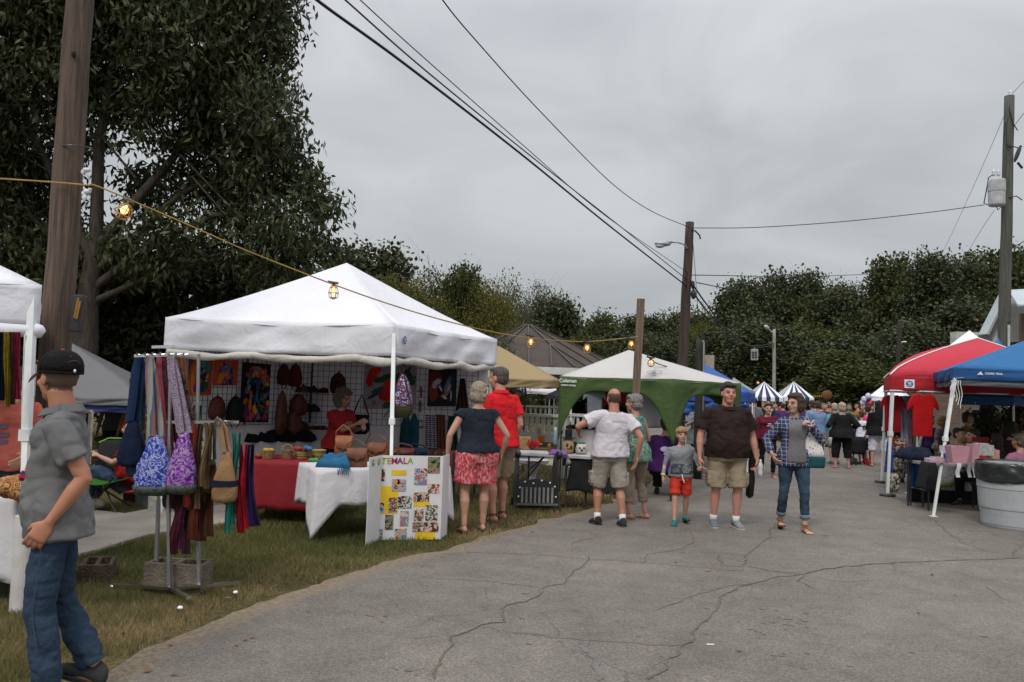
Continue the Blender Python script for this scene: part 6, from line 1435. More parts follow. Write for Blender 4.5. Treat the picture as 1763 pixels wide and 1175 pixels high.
# woman in plaid shirt
g=G(1365,914)
def pla(J):
 glasses(J);panel(J,'undershirt',-.06,.47,.52,ramp_mat('grey_print_tee',[(.12,.125,.13),(.15,.155,.16),(.13,.13,.14),(.20,.13,.12)],scale=22),off=.052,zs=16)
 up_,u,arms=J['up'],J['u'],J['arms']
 w1=arms[1][2];e=w1-arms[1][1];e.normalize();mb=MB();mb.tube([w1-e*.03,w1-e*.008],.031,n=14);build('wristwatch',mb,BLACK_S,J['body'])
plw=person('young woman in blue plaid shirt, rolled jeans and brown strappy sandals looking to the left',loc=g,H=HH(1372,675,g.y),face=R(-4),fem=True,w=.98,hair='br',hairstyle='bob',head_yaw=R(-52),head_pitch=R(3),skin=(.50,.30,.22),lf=(.015,-.15,0),rf=(-.02,.13,.02),rfoot_pitch=R(-12),lh=(.175,-.17,1.31),lpole=Vector((.9,.2,-1)),rh=(-.30,-.14,.95),rpole=Vector((-.7,.8,0)),fist=(.8,.25),top=dict(mat=plaid_mat('blue_plaid',(.022,.045,.15),(.010,.018,.06),(.30,.31,.33),sc=13),sleeve=1.85,sleeve_r=.074,ease=.022,hem=-.10,flare=.03,fold=.03),bottom=dict(kind='jeans',mat=bmp_cloth('faded_jeans',(.05,.083,.12),(.016,.028,.05),scale=4),len=1.78,leg_r=.095,hem_r=.052,knee_r=.062,cuff=bmp_cloth('jean_cuff',(.13,.19,.24))),shoes=dict(kind='sandal',mat=TAN_SHOE,sole=TAN_SHOE,open=1),extras=pla)
shd=jw(plw,plw['up'](.47*plw['u'],.12,-.03));tb_=P(1396,800,g.y-.05)
tote=empty('tote_bag','white spotted tote bag with dark teal bottom on the shoulder of the woman in plaid','bag',tb_)
SPOT=ramp_mat('tote_spots',[(.55,.12,.20),(.60,.42,.10),(.12,.35,.35)],scale=24,kind='voronoi')
def spot_mat():
 m,nt,b=newmat('tote_canvas');N=nt.nodes;L=nt.links;tc=N.new('ShaderNodeTexCoord');v=N.new('ShaderNodeTexVoronoi');v.inputs['Scale'].default_value=26;L.new(tc.outputs['Object'],v.inputs[0])
 cr=N.new('ShaderNodeValToRGB');cr.color_ramp.interpolation='CONSTANT';cr.color_ramp.elements[0].color=(1,1,1,1);cr.color_ramp.elements[1].position=.30;cr.color_ramp.elements[1].color=(0,0,0,1);L.new(v.outputs['Distance'],cr.inputs[0])
 hsv=N.new('ShaderNodeHueSaturation');hsv.inputs['Saturation'].default_value=1.1;hsv.inputs['Value'].default_value=.6;L.new(v.outputs['Color'],hsv.inputs['Color'])
 mx=N.new('ShaderNodeMix');mx.data_type='RGBA';L.new(cr.outputs[0],mx.inputs[0]);mx.inputs[6].default_value=(.66,.62,.64,1);L.new(hsv.outputs[0],mx.inputs[7]);L.new(mx.outputs[2],b.inputs['Base Color']);b.inputs['Roughness'].default_value=.9;return m
def bagshape(w0,w1,dz,dp0,dp1,h0,h1,x0=0,x1=0,n=20):
 mb=MB();mb.loft([ering((lerp(x0,x1,t),0,lerp(h0,h1,t)),lerp(w0,w1,t)*(1 if 0<t<1 else.93),lerp(dp0,dp1,t)*(1 if 0<t<1 else.8),n=n,p=3)for t in np.linspace(0,1,7)]);return mb
mb=bagshape(.145,.10,0,.07,.03,.09,.44,.03,-.03);build('bag_body',mb,spot_mat(),tote,smooth=True)
mb=bagshape(.14,.15,0,.06,.072,-.04,.10,.03,.03);build('bag_base',mb,bmp_cloth('teal_canvas',(.015,.07,.075)),tote,smooth=True)
mb=MB();s_l=shd-tb_;
for o_ in(-.06,.04):mb.tube([Vector((o_,0,.43)),Vector((o_-.02,-.03,.55)),s_l+Vector((0,-.06,-.08)),s_l+Vector((0,0,.03)),s_l+Vector((.02,.07,-.08)),Vector((o_,.03,.5))],.010,n=6)
build('strap',mb,bmp_cloth('strap_cream',(.6,.58,.55)),tote)
# backs further down the street
g=G(1449,807)
def whitebag(J):pass
person('stout woman in black jacket and black capris with short blond-grey hair, seen from behind',loc=g,H=HH(1452,693,g.y),face=PI-.05,fem=True,w=1.32,depth=1.15,belly=.03,hair='wb',hairstyle='shortf',skin=(.46,.26,.19),lf=(.05,0,0),rf=(-.05,.0,0),lh=(.30,-.12,1.0),rh=(-.30,-.12,1.0),top=dict(mat=bmp_cloth('black_jacket',(.016,.016,.017),(.010,.010,.011)),name='jacket',sleeve=1.85,sleeve_r=.09,ease=.045,hem=-.10,flare=.05),bottom=dict(kind='capri_trousers',mat=BLK,len=1.5,leg_r=.11,hem_r=.085),shoes=dict(kind='flip_flop',mat=TAN_SHOE,sole=TAN_SHOE,open=1))
g=G(1436,799)
person('person in aqua T-shirt carrying a white plastic bag, half hidden by the black jacket',loc=g,H=HH(1440,694,g.y),face=PI+.1,w=1.0,hair='wb',hairstyle='short',skin=(.44,.25,.18),lh=(.27,.0,.88),top=dict(mat=bmp_cloth('aqua_tee',(.06,.36,.42),(.05,.28,.33)),sleeve=.6),bottom=dict(kind='shorts',mat=STONE,len=.9,leg_r=.1,hem_r=.1),shoes=dict(kind='sneaker',mat=GREYSH),voxel=.012)
pb_=empty('plastic_bag','white plastic shopping bag hanging left of the black jacket','bag',P(1432,763,g.y-.05))
mb=MB();mb.ell((0,0,.06),(.13,.08,.15));mb.tube([(-.05,0,.17),(-.02,0,.26),(0,0,.32),(.03,0,.26),(.05,0,.17)],.012,n=6)
o_=build('bag_body',mb,fabric('thin_white_plastic',(.62,.63,.66),.3,rough=.4),pb_,smooth=True);md=o_.modifiers.new('d','DISPLACE');md.texture=bpy.data.textures['fold0.05'];md.strength=.05
g=G(1407,800)
person('person in light blue shirt with dark hair walking away behind the plaid shirt',loc=g,H=HH(1405,690,g.y),face=PI-.1,w=1.0,hair='br',hairstyle='short',skin=(.42,.23,.16),top=dict(mat=bmp_cloth('light_blue_shirt',(.17,.27,.44),(.14,.22,.38)),sleeve=1.5,ease=.02,hem=-.1),bottom=dict(kind='trousers',mat=BLK,len=1.93),shoes=dict(kind='sneaker',mat=DKSH),voxel=.012)
g=G(1398,786)
person('person in pale blue top with reddish hair ahead of the light blue shirt',loc=g,H=HH(1398,689,g.y),face=PI+.2,w=.98,hair='br',hairstyle='shortf',fem=True,skin=(.48,.22,.17),top=dict(mat=bmp_cloth('pale_blue_top',(.20,.33,.50)),sleeve=.8),bottom=dict(kind='trousers',mat=JEANS,len=1.93),shoes=dict(kind='sneaker',mat=DKSH),voxel=.014)
g=G(1494,798)
person('person in bright pink T-shirt and dark jeans left of the long black hair',loc=g,H=HH(1493,697,g.y),face=PI-.4,fem=True,hair='dk',hairstyle='short',w=1.0,skin=(.50,.28,.2),lh=(.05,-.3,1.05),rh=(-.25,-.15,1.02),top=dict(mat=bmp_cloth('pink_tee',(.80,.09,.19),(.65,.07,.15)),sleeve=.6),bottom=dict(kind='jeans',mat=bmp_cloth('navy_jeans',(.015,.025,.05)),len=1.93),shoes=dict(kind='sneaker',mat=DKSH),voxel=.012)
g=G(1512,804)
person('woman with very long black hair, black top and white knee-length trousers seen from behind',loc=g,H=HH(1511,689,g.y),face=PI-.35,fem=True,hair='bk',hairstyle='longer',w=1.22,skin=(.46,.26,.18),lf=(.04,0,0),rf=(-.04,0,0),top=dict(mat=BLK,sleeve=1.5,ease=.035,hem=-.10,flare=.05),bottom=dict(kind='capri_trousers',mat=bmp_cloth('white_trousers',(.62,.60,.66)),len=1.22,leg_r=.11,hem_r=.09),shoes=dict(kind='flip_flop',mat=BLACK_S,open=1),voxel=.011)
g=G(1485,800)
def jer(J):
 mw=wm(J['body'])@Matrix(((-1,0,0,0),(0,0,1,.165),(0,1,0,J['hip'].z+.20),(0,0,0,1)))
 c=J['up'](.25*J['u'],0,.155)
 t=text('shirt_number','6',.17,pm('number_navy',(.02,.02,.06)),J['body'],None,None,mw=wm(J['body'])@(Matrix.Translation(c)@Matrix(((-1,0,0,0),(0,0,1,0),(0,1,0,0),(0,0,0,1)))))
person('boy in white jersey with number 6 leaning over a stroller',loc=g,H=1.36,child=True,face=PI-.1,w=1.0,hair='br',hairstyle='short',lean=R(14),lh=(.2,-.3,.75),rh=(-.15,-.3,.75),top=dict(mat=bmp_cloth('white_jersey',(.64,.62,.70)),sleeve=.8,sleeve_r=.08,ease=.03,hem=-.08),bottom=dict(kind='shorts',mat=BLK,len=1.0,leg_r=.1,hem_r=.1),shoes=dict(kind='sneaker',mat=bmp_cloth('red_trainer',(.4,.02,.03))),voxel=.012,extras=jer)
# stroller
q=G(1472,801);st_=empty('stroller','small dark stroller with red front wheel beside the boy in the white jersey','stroller',q)
for x,y,r_,mt_ in((-.12,-.05,.09,BLACK_S),(.0,-.05,.09,BLACK_S),(.28,-.08,.10,pm('wheel_red',(.4,.02,.03))),(.12,.45,.10,BLACK_S)):
 mb=MB();mb.tube([(x-.02,y,r_),(x+.02,y,r_)],[r_,r_],n=18);mb.tube([(x-.025,y,r_),(x+.025,y,r_)],[r_*.5,r_*.5],n=12);build('wheel',mb,mt_,st_)
mb=MB();mb.tube([(-.06,-.05,.1),(-.05,.05,.5),(-.06,-.22,1.0)],.014,n=6);mb.tube([(.28,-.08,.1),(.2,.05,.5),(.22,-.22,1.0)],.014,n=6);mb.tube([(-.06,-.22,1.0),(.22,-.22,1.0)],.018,n=6);mb.tube([(.12,.45,.1),(.1,.2,.45),(.0,.0,.55)],.014,n=6);build('frame',mb,BLACK_S,st_)
mb=bagshape(.17,.20,0,.14,.16,.28,.72,.08,.08);build('seat',mb,bmp_cloth('stroller_cloth',(.02,.02,.022)),st_,smooth=True)
# grey-haired man far behind
g=G(1486,769)
person('distant grey-haired man in dark shirt walking between the black jacket and the pink T-shirt',loc=g,H=HH(1488,693,g.y),face=R(-60),hair='gy',hairstyle='fringe',skin=(.50,.25,.19),lf=(0,-.25,0),rf=(0,.25,0),top=dict(mat=bmp_cloth('slate_shirt',(.06,.065,.08)),sleeve=.8),bottom=dict(kind='trousers',mat=BLK,len=1.93),shoes=dict(kind='sneaker',mat=DKSH),voxel=.016)
# seated and standing people below the tents
def seated(label,px,d,H,face,hair,hs,mt,bm,fem=True,lh=None,rh=None,vox=.013,w=1.05,lean=0,yaw=0,hd=.46,dx=0,**k):
 return person(label,loc=at_xy(px,d),H=H,face=face,fem=fem,w=w,hair=hair,hairstyle=hs,hipdrop=hd,lf=(.03,-.42,0),rf=(-.03,-.36,0),lh=lh or(.16,-.30,.66),rh=rh or(-.16,-.30,.66),lean=lean,head_yaw=yaw,top=dict(mat=mt,sleeve=.8,ease=.02),bottom=dict(kind='jeans',mat=bm,len=1.9,leg_r=.096,hem_r=.065),shoes=dict(kind='sneaker',mat=DKSH),voxel=vox,sit=True,legpole=Vector((0,-1,.9)),**k)
seated('girl with dark ponytail and white T-shirt sitting behind the pink bags',1676,13.9,1.58,R(-75),'dk','long',bmp_cloth('white_tee_shade',(.5,.48,.55)),BLK,yaw=R(-10),hd=.38)
seated('seated person in grey and blue clothes, left of the girl with the white T-shirt',1650,14.3,1.60,R(30),'dk','short',bmp_cloth('grey_blue_top',(.13,.14,.19)),BLK,hd=.40)
seated('seated person with long reddish-brown hair behind the trash can',1716,13.4,1.58,R(170),'dk','longer',bmp_cloth('dark_brown_top',(.03,.018,.014)),BLK,hd=.44)
seated('seated grey-haired woman in dusty pink at the right edge behind the trash can',1756,13.0,1.62,R(200),'gb','shortf',bmp_cloth('dusty_pink',(.36,.16,.25)),BLK,w=1.2,hd=.44)
seated('person in dark clothes with bushy brown hair, second from the right edge',1739,14.6,1.7,R(180),'dk','curly',bmp_cloth('dark_red_top',(.05,.015,.02)),BLK,hd=.36)
person('person standing in yellow-green shirt behind the seated group under the red tent',loc=at_xy(1665,16),H=1.48,face=R(20),fem=True,hair='br',hairstyle='bob',top=dict(mat=bmp_cloth('mustard_top',(.24,.21,.05)),sleeve=.7),bottom=dict(kind='jeans',mat=BLK,len=1.9),shoes=dict(kind='sneaker',mat=DKSH),voxel=.014)
def pur(J):
 c=J['up'](.30*J['u'],0,J['tor'][5][2]+.05);mb=MB();mb.ell(c,(.075,.006,.045));mb.ell(c+Vector((-.02,.0,-.07)),(.045,.006,.02));build('shirt_mark',mb,pm('mark_lilac',(.42,.40,.55)),J['body'])
seated('seated person in purple shirt with pale back print, beside the green skirted canopy',1148,13.4,1.72,R(165),'br','shortf',bmp_cloth('purple_shirt',(.055,.015,.10),(.04,.012,.075)),BLK,w=1.45,extras=pur,hd=.44,vox=.011)
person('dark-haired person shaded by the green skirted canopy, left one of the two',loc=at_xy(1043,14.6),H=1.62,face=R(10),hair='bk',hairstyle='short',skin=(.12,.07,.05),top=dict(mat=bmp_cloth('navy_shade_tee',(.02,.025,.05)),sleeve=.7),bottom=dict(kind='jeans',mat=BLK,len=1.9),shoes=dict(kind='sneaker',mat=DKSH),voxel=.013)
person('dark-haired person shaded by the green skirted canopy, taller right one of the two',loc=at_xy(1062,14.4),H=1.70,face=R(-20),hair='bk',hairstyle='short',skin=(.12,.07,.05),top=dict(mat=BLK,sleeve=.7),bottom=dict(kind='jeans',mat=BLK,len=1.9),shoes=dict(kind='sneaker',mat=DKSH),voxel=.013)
seated('person in jeans sitting low left of the bag rack, under the grey canopy',222,10.6,1.66,R(-72),'dk','short',bmp_cloth('dark_red_sweat',(.10,.012,.014)),bmp_cloth('washed_jeans',(.05,.085,.14),(.03,.05,.09)),hd=.58,lean=R(-8),vox=.012)
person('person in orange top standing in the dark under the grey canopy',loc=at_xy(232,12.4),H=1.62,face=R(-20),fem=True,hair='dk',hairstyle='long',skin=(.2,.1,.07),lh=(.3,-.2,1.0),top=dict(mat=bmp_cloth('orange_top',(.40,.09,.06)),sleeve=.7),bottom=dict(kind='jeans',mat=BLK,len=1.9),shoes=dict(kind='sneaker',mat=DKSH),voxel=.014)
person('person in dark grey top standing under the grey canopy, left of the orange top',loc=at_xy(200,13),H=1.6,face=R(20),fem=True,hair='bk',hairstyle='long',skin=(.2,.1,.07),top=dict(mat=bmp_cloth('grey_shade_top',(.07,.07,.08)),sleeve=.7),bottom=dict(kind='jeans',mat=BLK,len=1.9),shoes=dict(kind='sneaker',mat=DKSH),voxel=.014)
person('far person in white and black beyond the white railing, right of the red polo',loc=at_xy(888,21),H=1.62,face=R(60),fem=True,hair='br',hairstyle='short',top=dict(mat=bmp_cloth('white_top_far',(.55,.53,.52)),sleeve=.6),bottom=dict(kind='trousers',mat=BLK,len=1.9),shoes=dict(kind='sneaker',mat=DKSH),voxel=.016)
# the distant crowd: six built figures, then copies with their own clothes
protos=[]
random.seed(21)
specs=[dict(fem=False,hair='dk',hairstyle='short',face=PI),dict(fem=True,hair='br',hairstyle='long',face=PI),dict(fem=False,hair='gy',hairstyle='short',face=0),dict(fem=True,hair='bl',hairstyle='bob',face=0),dict(fem=True,hair='dk',hairstyle='shortf',face=PI*.6),dict(fem=False,hair='bk',hairstyle='buzz',face=-PI*.5)]
cols={'red':(.42,.03,.035),'navy':(.02,.03,.09),'white':(.58,.57,.60),'teal':(.03,.22,.22),'black':(.012,.012,.014),'pink':(.55,.10,.20),'grey':(.16,.17,.18),'green':(.05,.20,.08),'orange':(.48,.14,.03),'maroon':(.12,.012,.03),'light blue':(.16,.30,.48),'purple':(.09,.03,.16),'tan':(.30,.22,.14),'yellow':(.50,.38,.06)}
cmat={k:bmp_cloth('crowd_'+k.replace(' ','_'),tuple(.72*c+.28*sum(v)/3*.8 for c in v))for k,v in cols.items()}
pants=[JEANS,BLK,KHAKI,STONE]
crowd_px=[(1299,684,27,'grey'),(1307,690,33,'teal'),(1322,688,38,'pink'),(1332,688,40,'white'),(1344,690,36,'red'),(1352,687,42,'navy'),(1384,692,30,'purple'),(1412,693,33,'white'),(1418,694,29,'maroon'),(1426,692,36,'orange'),(1421,697,45,'yellow'),(1434,698,52,'black'),(1463,694,38,'navy'),(1468,698,46,'red'),(1475,697,43,'light blue'),(1472,701,52,'white'),(1480,700,48,'grey'),(1497,700,50,'tan'),(1460,701,56,'green'),(1485,702,58,'pink'),(1410,699,50,'black'),(1402,700,54,'red'),(1392,699,50,'teal'),(1376,699,55,'orange'),(1366,700,52,'grey'),(1358,699,50,'maroon'),(1313,698,48,'white'),(1303,699,50,'purple'),(1340,700,56,'black'),(1327,699,54,'light blue'),(1290,700,50,'tan'),(1440,703,60,'maroon'),(1452,703,62,'white'),(1506,703,55,'navy'),(1515,703,50,'yellow'),(1530,703,48,'grey'),(1275,700,46,'black'),(1283,703,54,'red'),(1398,696,38,'maroon'),(1407,695,42,'white'),(1415,696,38,'black'),(1424,694,31,'grey'),(1430,696,40,'tan'),(1438,697,46,'pink'),(1445,697,42,'light blue'),(1462,697,34,'green'),(1467,694,44,'grey'),(1477,695,36,'orange'),(1483,697,42,'white'),(1490,697,47,'navy'),(1500,698,40,'red'),(1508,699,44,'black'),(1516,699,38,'light blue'),(1336,694,32,'navy'),(1348,694,31,'purple'),(1356,694,33,'teal'),(1310,694,36,'red'),(1316,696,42,'tan'),(1328,694,34,'white'),(1296,694,36,'black'),(1380,697,40,'pink'),(1388,697,44,'grey'),(1371,697,43,'green'),(1420,701,62,'teal'),(1447,701,66,'red'),(1457,702,64,'tan'),(1495,702,60,'purple'),(1562,722,17,'black'),(1600,725,18,'purple'),(1622,722,17.5,'grey')]
hairword={0:'short dark hair',1:'long brown hair',2:'short grey hair',3:'blond bob',4:'dark cropped hair',5:'shaved black hair'}
seen={}
for i,(x,yt,dd,cn)in enumerate(crowd_px):
 k=i%6;sp_=specs[k];loc_=at_xy(x,dd);loc_.z=terr(loc_.x,loc_.y)
 if i<6:
  J=person('x',loc=loc_,H=1.72,voxel=.022,top=dict(mat=cmat[cn],sleeve=.8,ease=.03),bottom=dict(kind='trousers',mat=pants[k%4],len=1.9),shoes=dict(kind='sneaker',mat=DKSH),lf=(0,-.12,0),rf=(0,.14,0),**sp_)
  o=J['body'];protos.append(o)
 else:
  o=copy_tree(protos[k],loc=loc_,rz=protos[k].rotation_euler.z+random.uniform(-.7,.7))
  for ch in o.children:
   if ch.name.startswith('shirt'):
    ch.material_slots[0].link='OBJECT';ch.material_slots[0].material=cmat[cn]
   elif ch.name.startswith('trousers'):ch.material_slots[0].link='OBJECT';ch.material_slots[0].material=pants[(i//6+k)%4]
 hh_=P(x,yt,dd).z-loc_.z;o.scale=(1,1,max(.8,min(1.12,hh_/1.74)))
 where='near the striped tents' if 1285<x<1395 else('far down the street' if x<1545 else 'under the red tent')
 if x<1285:where='beside the blue canopy tent'
 lb=f'distant person with {hairword[k]} in {cn} top {where}'
 near_='nearer' if dd<44 else 'farther'
 lb=f'{near_} person with {hairword[k]}, {cn} top, {where}'
 q_=seen.get(lb,0);seen[lb]=q_+1
 if q_:lb+=(', further along',', third of its like',', last of its like')[min(q_-1,2)]
 tag(o,lb,'person','crowd at the end of the street')
 # GOODS AND FURNITURE
def on_plane(A,B,x,y):
 """photo ray meets the vertical plane through A-B"""
 n=Vector((B.y-A.y,-(B.x-A.x),0)).normalized();v=ray(x,y);c=Vector((0,0,CAMZ));t=(Vector((A.x,A.y,0))-c).dot(n)/v.dot(n);return c+v*t
def towards(A,B):
 n=Vector((B.y-A.y,-(B.x-A.x),0)).normalized();return n if n.dot(Vector((0,0,0))-Vector((A.x,A.y,0)))>0 else-n
_cm={}
def flat(c,rough=.7):
 k=tuple(round(v,3)for v in c)
 if k not in _cm:_cm[k]=pm('paint_%d'%len(_cm),c,rough=rough,var=.25,scale=18)
 return _cm[k]
def painting(label,A,B,box,base,blobs,name='painting',cat='painting',th=.014,group=None,off=.02):
 """canvas with layered painted shapes; box in photo pixels, blobs (u, v, ru, rv, rot, colour)"""
 x0,y0,x1,y1=box;n=towards(A,B);p00,p10,p01=on_plane(A,B,x0,y1)+n*off,on_plane(A,B,x1,y1)+n*off,on_plane(A,B,x0,y0)+n*off
 U=p10-p00;U.z*=1;V_=Vector((0,0,(p01-p00).z));root=empty(name,label,cat,p00+U*.5,group=group)
 mb=MB();mb.prism([p00,p00+U,p00+U+V_,p00+V_],n*th);build('canvas',mb,flat(base),root,world=True)
 cols={};
 for i,(u,v,ru,rv,rot,c)in enumerate(blobs):cols.setdefault(c,[]).append((i,u,v,ru,rv,rot))
 mb=MB();mats=[]
 for ci,(c,lst)in enumerate(cols.items()):
  mats.append(flat(hexc(c)));mb.cur=ci
  for i,u,v,ru,rv,rot in lst:
   m_=12;r=random.Random(i);pts=[]
   for k in range(m_):
    t=2*PI*k/m_;a,b=math.cos(t)*ru*r.uniform(.85,1.15),math.sin(t)*rv*r.uniform(.85,1.15)
    uu=u+a*math.cos(rot)-b*math.sin(rot);vv=v+a*math.sin(rot)+b*math.cos(rot)
    pts.append(p00+U*min(.99,max(.01,uu))+V_*min(.99,max(.01,vv))+n*(th+.0006*(i+1)))
   mb.add(pts,[tuple(range(m_))])
 if blobs:build('brushwork',mb,mats,root,world=True)
 return root
wA,wB,wC=TL.lerp(tctr,.115),TB.lerp(tctr,.115),TR.lerp(tctr,.115)
rr_=random.Random(5)
def scat(n,pal,u0=.1,u1=.9,v0=.1,v1=.9,s=.08,rnd=rr_):return[(rnd.uniform(u0,u1),rnd.uniform(v0,v1),rnd.uniform(.5,1.4)*s,rnd.uniform(.5,1.4)*s*.6,rnd.uniform(0,3),rnd.choice(pal))for _ in range(n)]
painting('leftmost painting in the white tent: dark green bird shape on orange and red',wA,wB,(322,615,360,681),hexc('8a3a18'),[(.25,.5,.22,.5,0,'b8601c'),(.55,.45,.30,.42,0,'1c3a34'),(.5,.55,.20,.30,.2,'10181c'),(.75,.75,.14,.2,.3,'2f6a5a'),(.5,.25,.15,.18,0,'122a3c'),(.3,.2,.15,.12,.5,'5a2a6a'),(.55,.82,.12,.10,0,'3c8a7c')]+scat(26,['2f7a6a','c8701c','1a3c5c','3a9a8a','7a2a5a','a03018','182028'],.25,.85,.1,.9,.07))
painting('small square painting of a blue and violet bird on bright orange',wA,wB,(364,619,404,664),hexc('b04410'),[(.5,.4,.32,.38,0,'3a3a7a'),(.5,.68,.2,.22,0,'4a6a9a'),(.6,.35,.14,.25,.4,'c05a2a'),(.3,.3,.12,.3,-.3,'c8761c'),(.68,.2,.1,.2,.4,'182048')]+scat(22,['3a5a9a','7a3a6a','d0761c','6a9ac0','282a5a','c0481c'],.2,.8,.1,.85,.07))
painting('tall painting of a dense many-coloured bird pattern on black',wA,wB,(410,623,458,727),hexc('0c0c10'),[(.5,.85,.28,.1,0,'c05a1c'),(.3,.8,.14,.06,.3,'9a3a5a'),(.35,.72,.12,.06,0,'3a7aa0'),(.5,.15,.4,.1,0,'4a2038')]+scat(110,['c0581c','3a8aa8','a02a3a','d08a2c','2a5a8a','2f7a5a','8a3a7a','c83a2a','5a2a5a','3aa0a0','182838'],.12,.9,.06,.88,.075))
painting('large pale painting of red hibiscus flowers with a green hummingbird, behind the tent leg',wB,wC,(625,628,716,704),hexc('8d8590'),[(.15,.75,.09,.2,-.3,'b01410'),(.22,.85,.12,.07,.5,'c02018'),(.12,.6,.05,.12,0,'a81210'),(.42,.7,.2,.07,.5,'1f4a1c'),(.28,.65,.10,.07,0,'224a20'),(.3,.42,.16,.06,.4,'1c5044'),(.2,.3,.14,.04,.6,'173c3a'),(.45,.3,.09,.18,.3,'b81614'),(.60,.3,.09,.22,-.1,'c21a14'),(.5,.55,.13,.12,0,'c02018'),(.36,.28,.06,.12,.5,'a41010'),(.50,.08,.14,.08,0,'235a1e'),(.85,.72,.07,.17,.2,'123c34'),(.84,.85,.03,.13,-.3,'164a40'),(.9,.6,.09,.08,0,'184438'),(.97,.7,.05,.04,0,'3c5a20'),(.74,.9,.04,.1,0,'6a7020'),(.66,.62,.05,.2,0,'1c4a20'),(.22,.14,.03,.06,0,'a06070')])
painting('dark painting of two pale curling shapes, orange to blue, above the striped textiles',wB,wC,(736,636,785,700),hexc('10141c'),[(.25,.75,.22,.22,0,'5a1c10'),(.2,.4,.15,.3,.1,'7a2c14'),(.3,.62,.18,.10,.6,'a8a0a0'),(.38,.55,.08,.06,.3,'3a5a8a'),(.45,.48,.10,.03,-.9,'b8b0b0'),(.70,.55,.10,.28,-.4,'5a6a80'),(.72,.45,.05,.2,-.5,'8a98a8'),(.62,.34,.22,.035,.45,'a04a28'),(.6,.24,.1,.04,-.4,'b0a8a0'),(.85,.7,.07,.2,0,'1c2c4a'),(.5,.12,.3,.06,0,'0a0a10'),(.82,.28,.03,.14,0,'98a0a8')])
def cloth(label,pts_w,drop,z,mat,corner=.12,name='tablecloth',cat='tablecloth',group=None,n=14,flare=.03,sides=(1,1,1,1),wob=.016,cw=(1,1,1,1)):
 """cloth over a quadrilateral top with hanging folds. pts_w: four corners anticlockwise, drop per side"""
 C=[Vector((p.x,p.y,z))for p in pts_w];ctr=sum(C,Vector())/4;dr=drop if isinstance(drop,(list,tuple))else[drop]*4
 mb=MB();mb.grid(lambda u,v:C[0].lerp(C[1],u).lerp(C[3].lerp(C[2],u),v)+Vector((0,0,.006+.003*mnoise.noise(Vector((u*6,v*6,0))))),14,8)
 per=[];
 for i in range(4):
  A,B=C[i],C[(i+1)%4];NN=lambda k:(lambda a,b:(lambda q:q if q.dot(a+b-ctr*2)>0 else-q)(Vector((b.y-a.y,a.x-b.x,0)).normalized()))(C[k%4],C[(k+1)%4]);nn=NN(i);n0,n1=NN(i-1),NN(i+1)
  if not sides[i]:continue
  L_=(B-A).length;m=max(10,int(L_/.035))
  def fn(u,v,A=A,B=B,nn=nn,i=i,L_=L_,n0=n0,n1=n1):
   e=min(u,1-u);kb=max(0,1-e*L_/.16);sd_=dr[i-1]if u<.5 else dr[(i+1)%4];ck=max(0,1-e*L_/.30)*cw[i if u<.5 else(i+1)%4];dd=lerp(dr[i],(dr[i]+sd_)/2,kb)+corner*ck**1.5
   p=A.lerp(B,u);w=(math.sin(u*L_*19+i)*wob+math.sin(u*L_*43+i*2)*wob*.4)*v*(1-kb)+flare*v**.7+.03*ck*v
   nm=(nn+(n0 if u<.5 else n1)*kb)
   return p+nm*w+Vector((0,0,.006-dd*v+.012*math.sin(u*L_*9)*v*(1-kb)))
  mb.grid(fn,m,10)
 o=build(name,mb,mat,smooth=True,loc=ctr,world=True,solid=.004);return tag(o,label,cat,group)
def ftable(label,pts_w,z,mt,leg=BLACK_S,name='folding_table',xlegs=True):
 C=[Vector((p.x,p.y,z))for p in pts_w];ctr=sum(C,Vector())/4;root=empty(name,label,'table',(ctr.x,ctr.y,0));mb=MB();mb.prism(C,(0,0,-.045));build('tabletop',mb,mt,root,world=True,bevel=.006)
 for a,b in((0,3),(1,2)):
  mid=lambda t:C[a].lerp(C[b],t).lerp(ctr,.12)
  for t in(.08,.92):q=mid(t);mb=MB();mb.tube([Vector((q.x,q.y,z-.04)),Vector((q.x,q.y,.0))],.014,n=8);build('leg',mb,leg,root,world=True)
  q0,q1=mid(.08),mid(.92);mb=MB();mb.tube([Vector((q0.x,q0.y,.3)),Vector((q1.x,q1.y,.3))],.011,n=6);c2=ctr.lerp((q0+q1)/2,.35)
  mb.tube([Vector((q0.x,q0.y,.32)),Vector((c2.x,c2.y,z-.06))],.009,n=6);mb.tube([Vector((q1.x,q1.y,.32)),Vector((c2.x,c2.y,z-.06))],.009,n=6);build('brace',mb,leg,root,world=True)
 return root
def rect(a,b,dep):
 d=(b-a);n=Vector((-d.y,d.x,0)).normalized();n=n if n.y>0 else-n;return[a,b,b+n*dep,a+n*dep]
WCL=fabric('white_tablecloth',(.70,.68,.70),.15);RCL=fabric('red_tablecloth',(.235,.012,.018),.1,wr=.3);TOPM=pm('grey_tabletop',(.42,.42,.42),rough=.6)
# white-draped table in front
a,b=G(546,808,.745),G(775,804,.745);R1=rect(a,b,.72)
ftable('folding table under the white cloth at the front of the white tent',R1,.735,TOPM)
cloth('white tablecloth with a long pointed corner on the front table of the white tent',R1,[.38,.44,.5,.40],.742,WCL,corner=.34,cw=(1,.7,0,0))
# red-draped table
a2,b2=G(424,792,.72),G(560,797,.72);R2=rect(a2,b2,.75)
ftable('folding table under the dark red cloth inside the white tent',R2,.712,TOPM)
cloth('dark red tablecloth reaching nearly to the grass, left of the white tablecloth',R2,[.56,.56,.5,.56],.72,RCL,corner=.06,wob=.008)
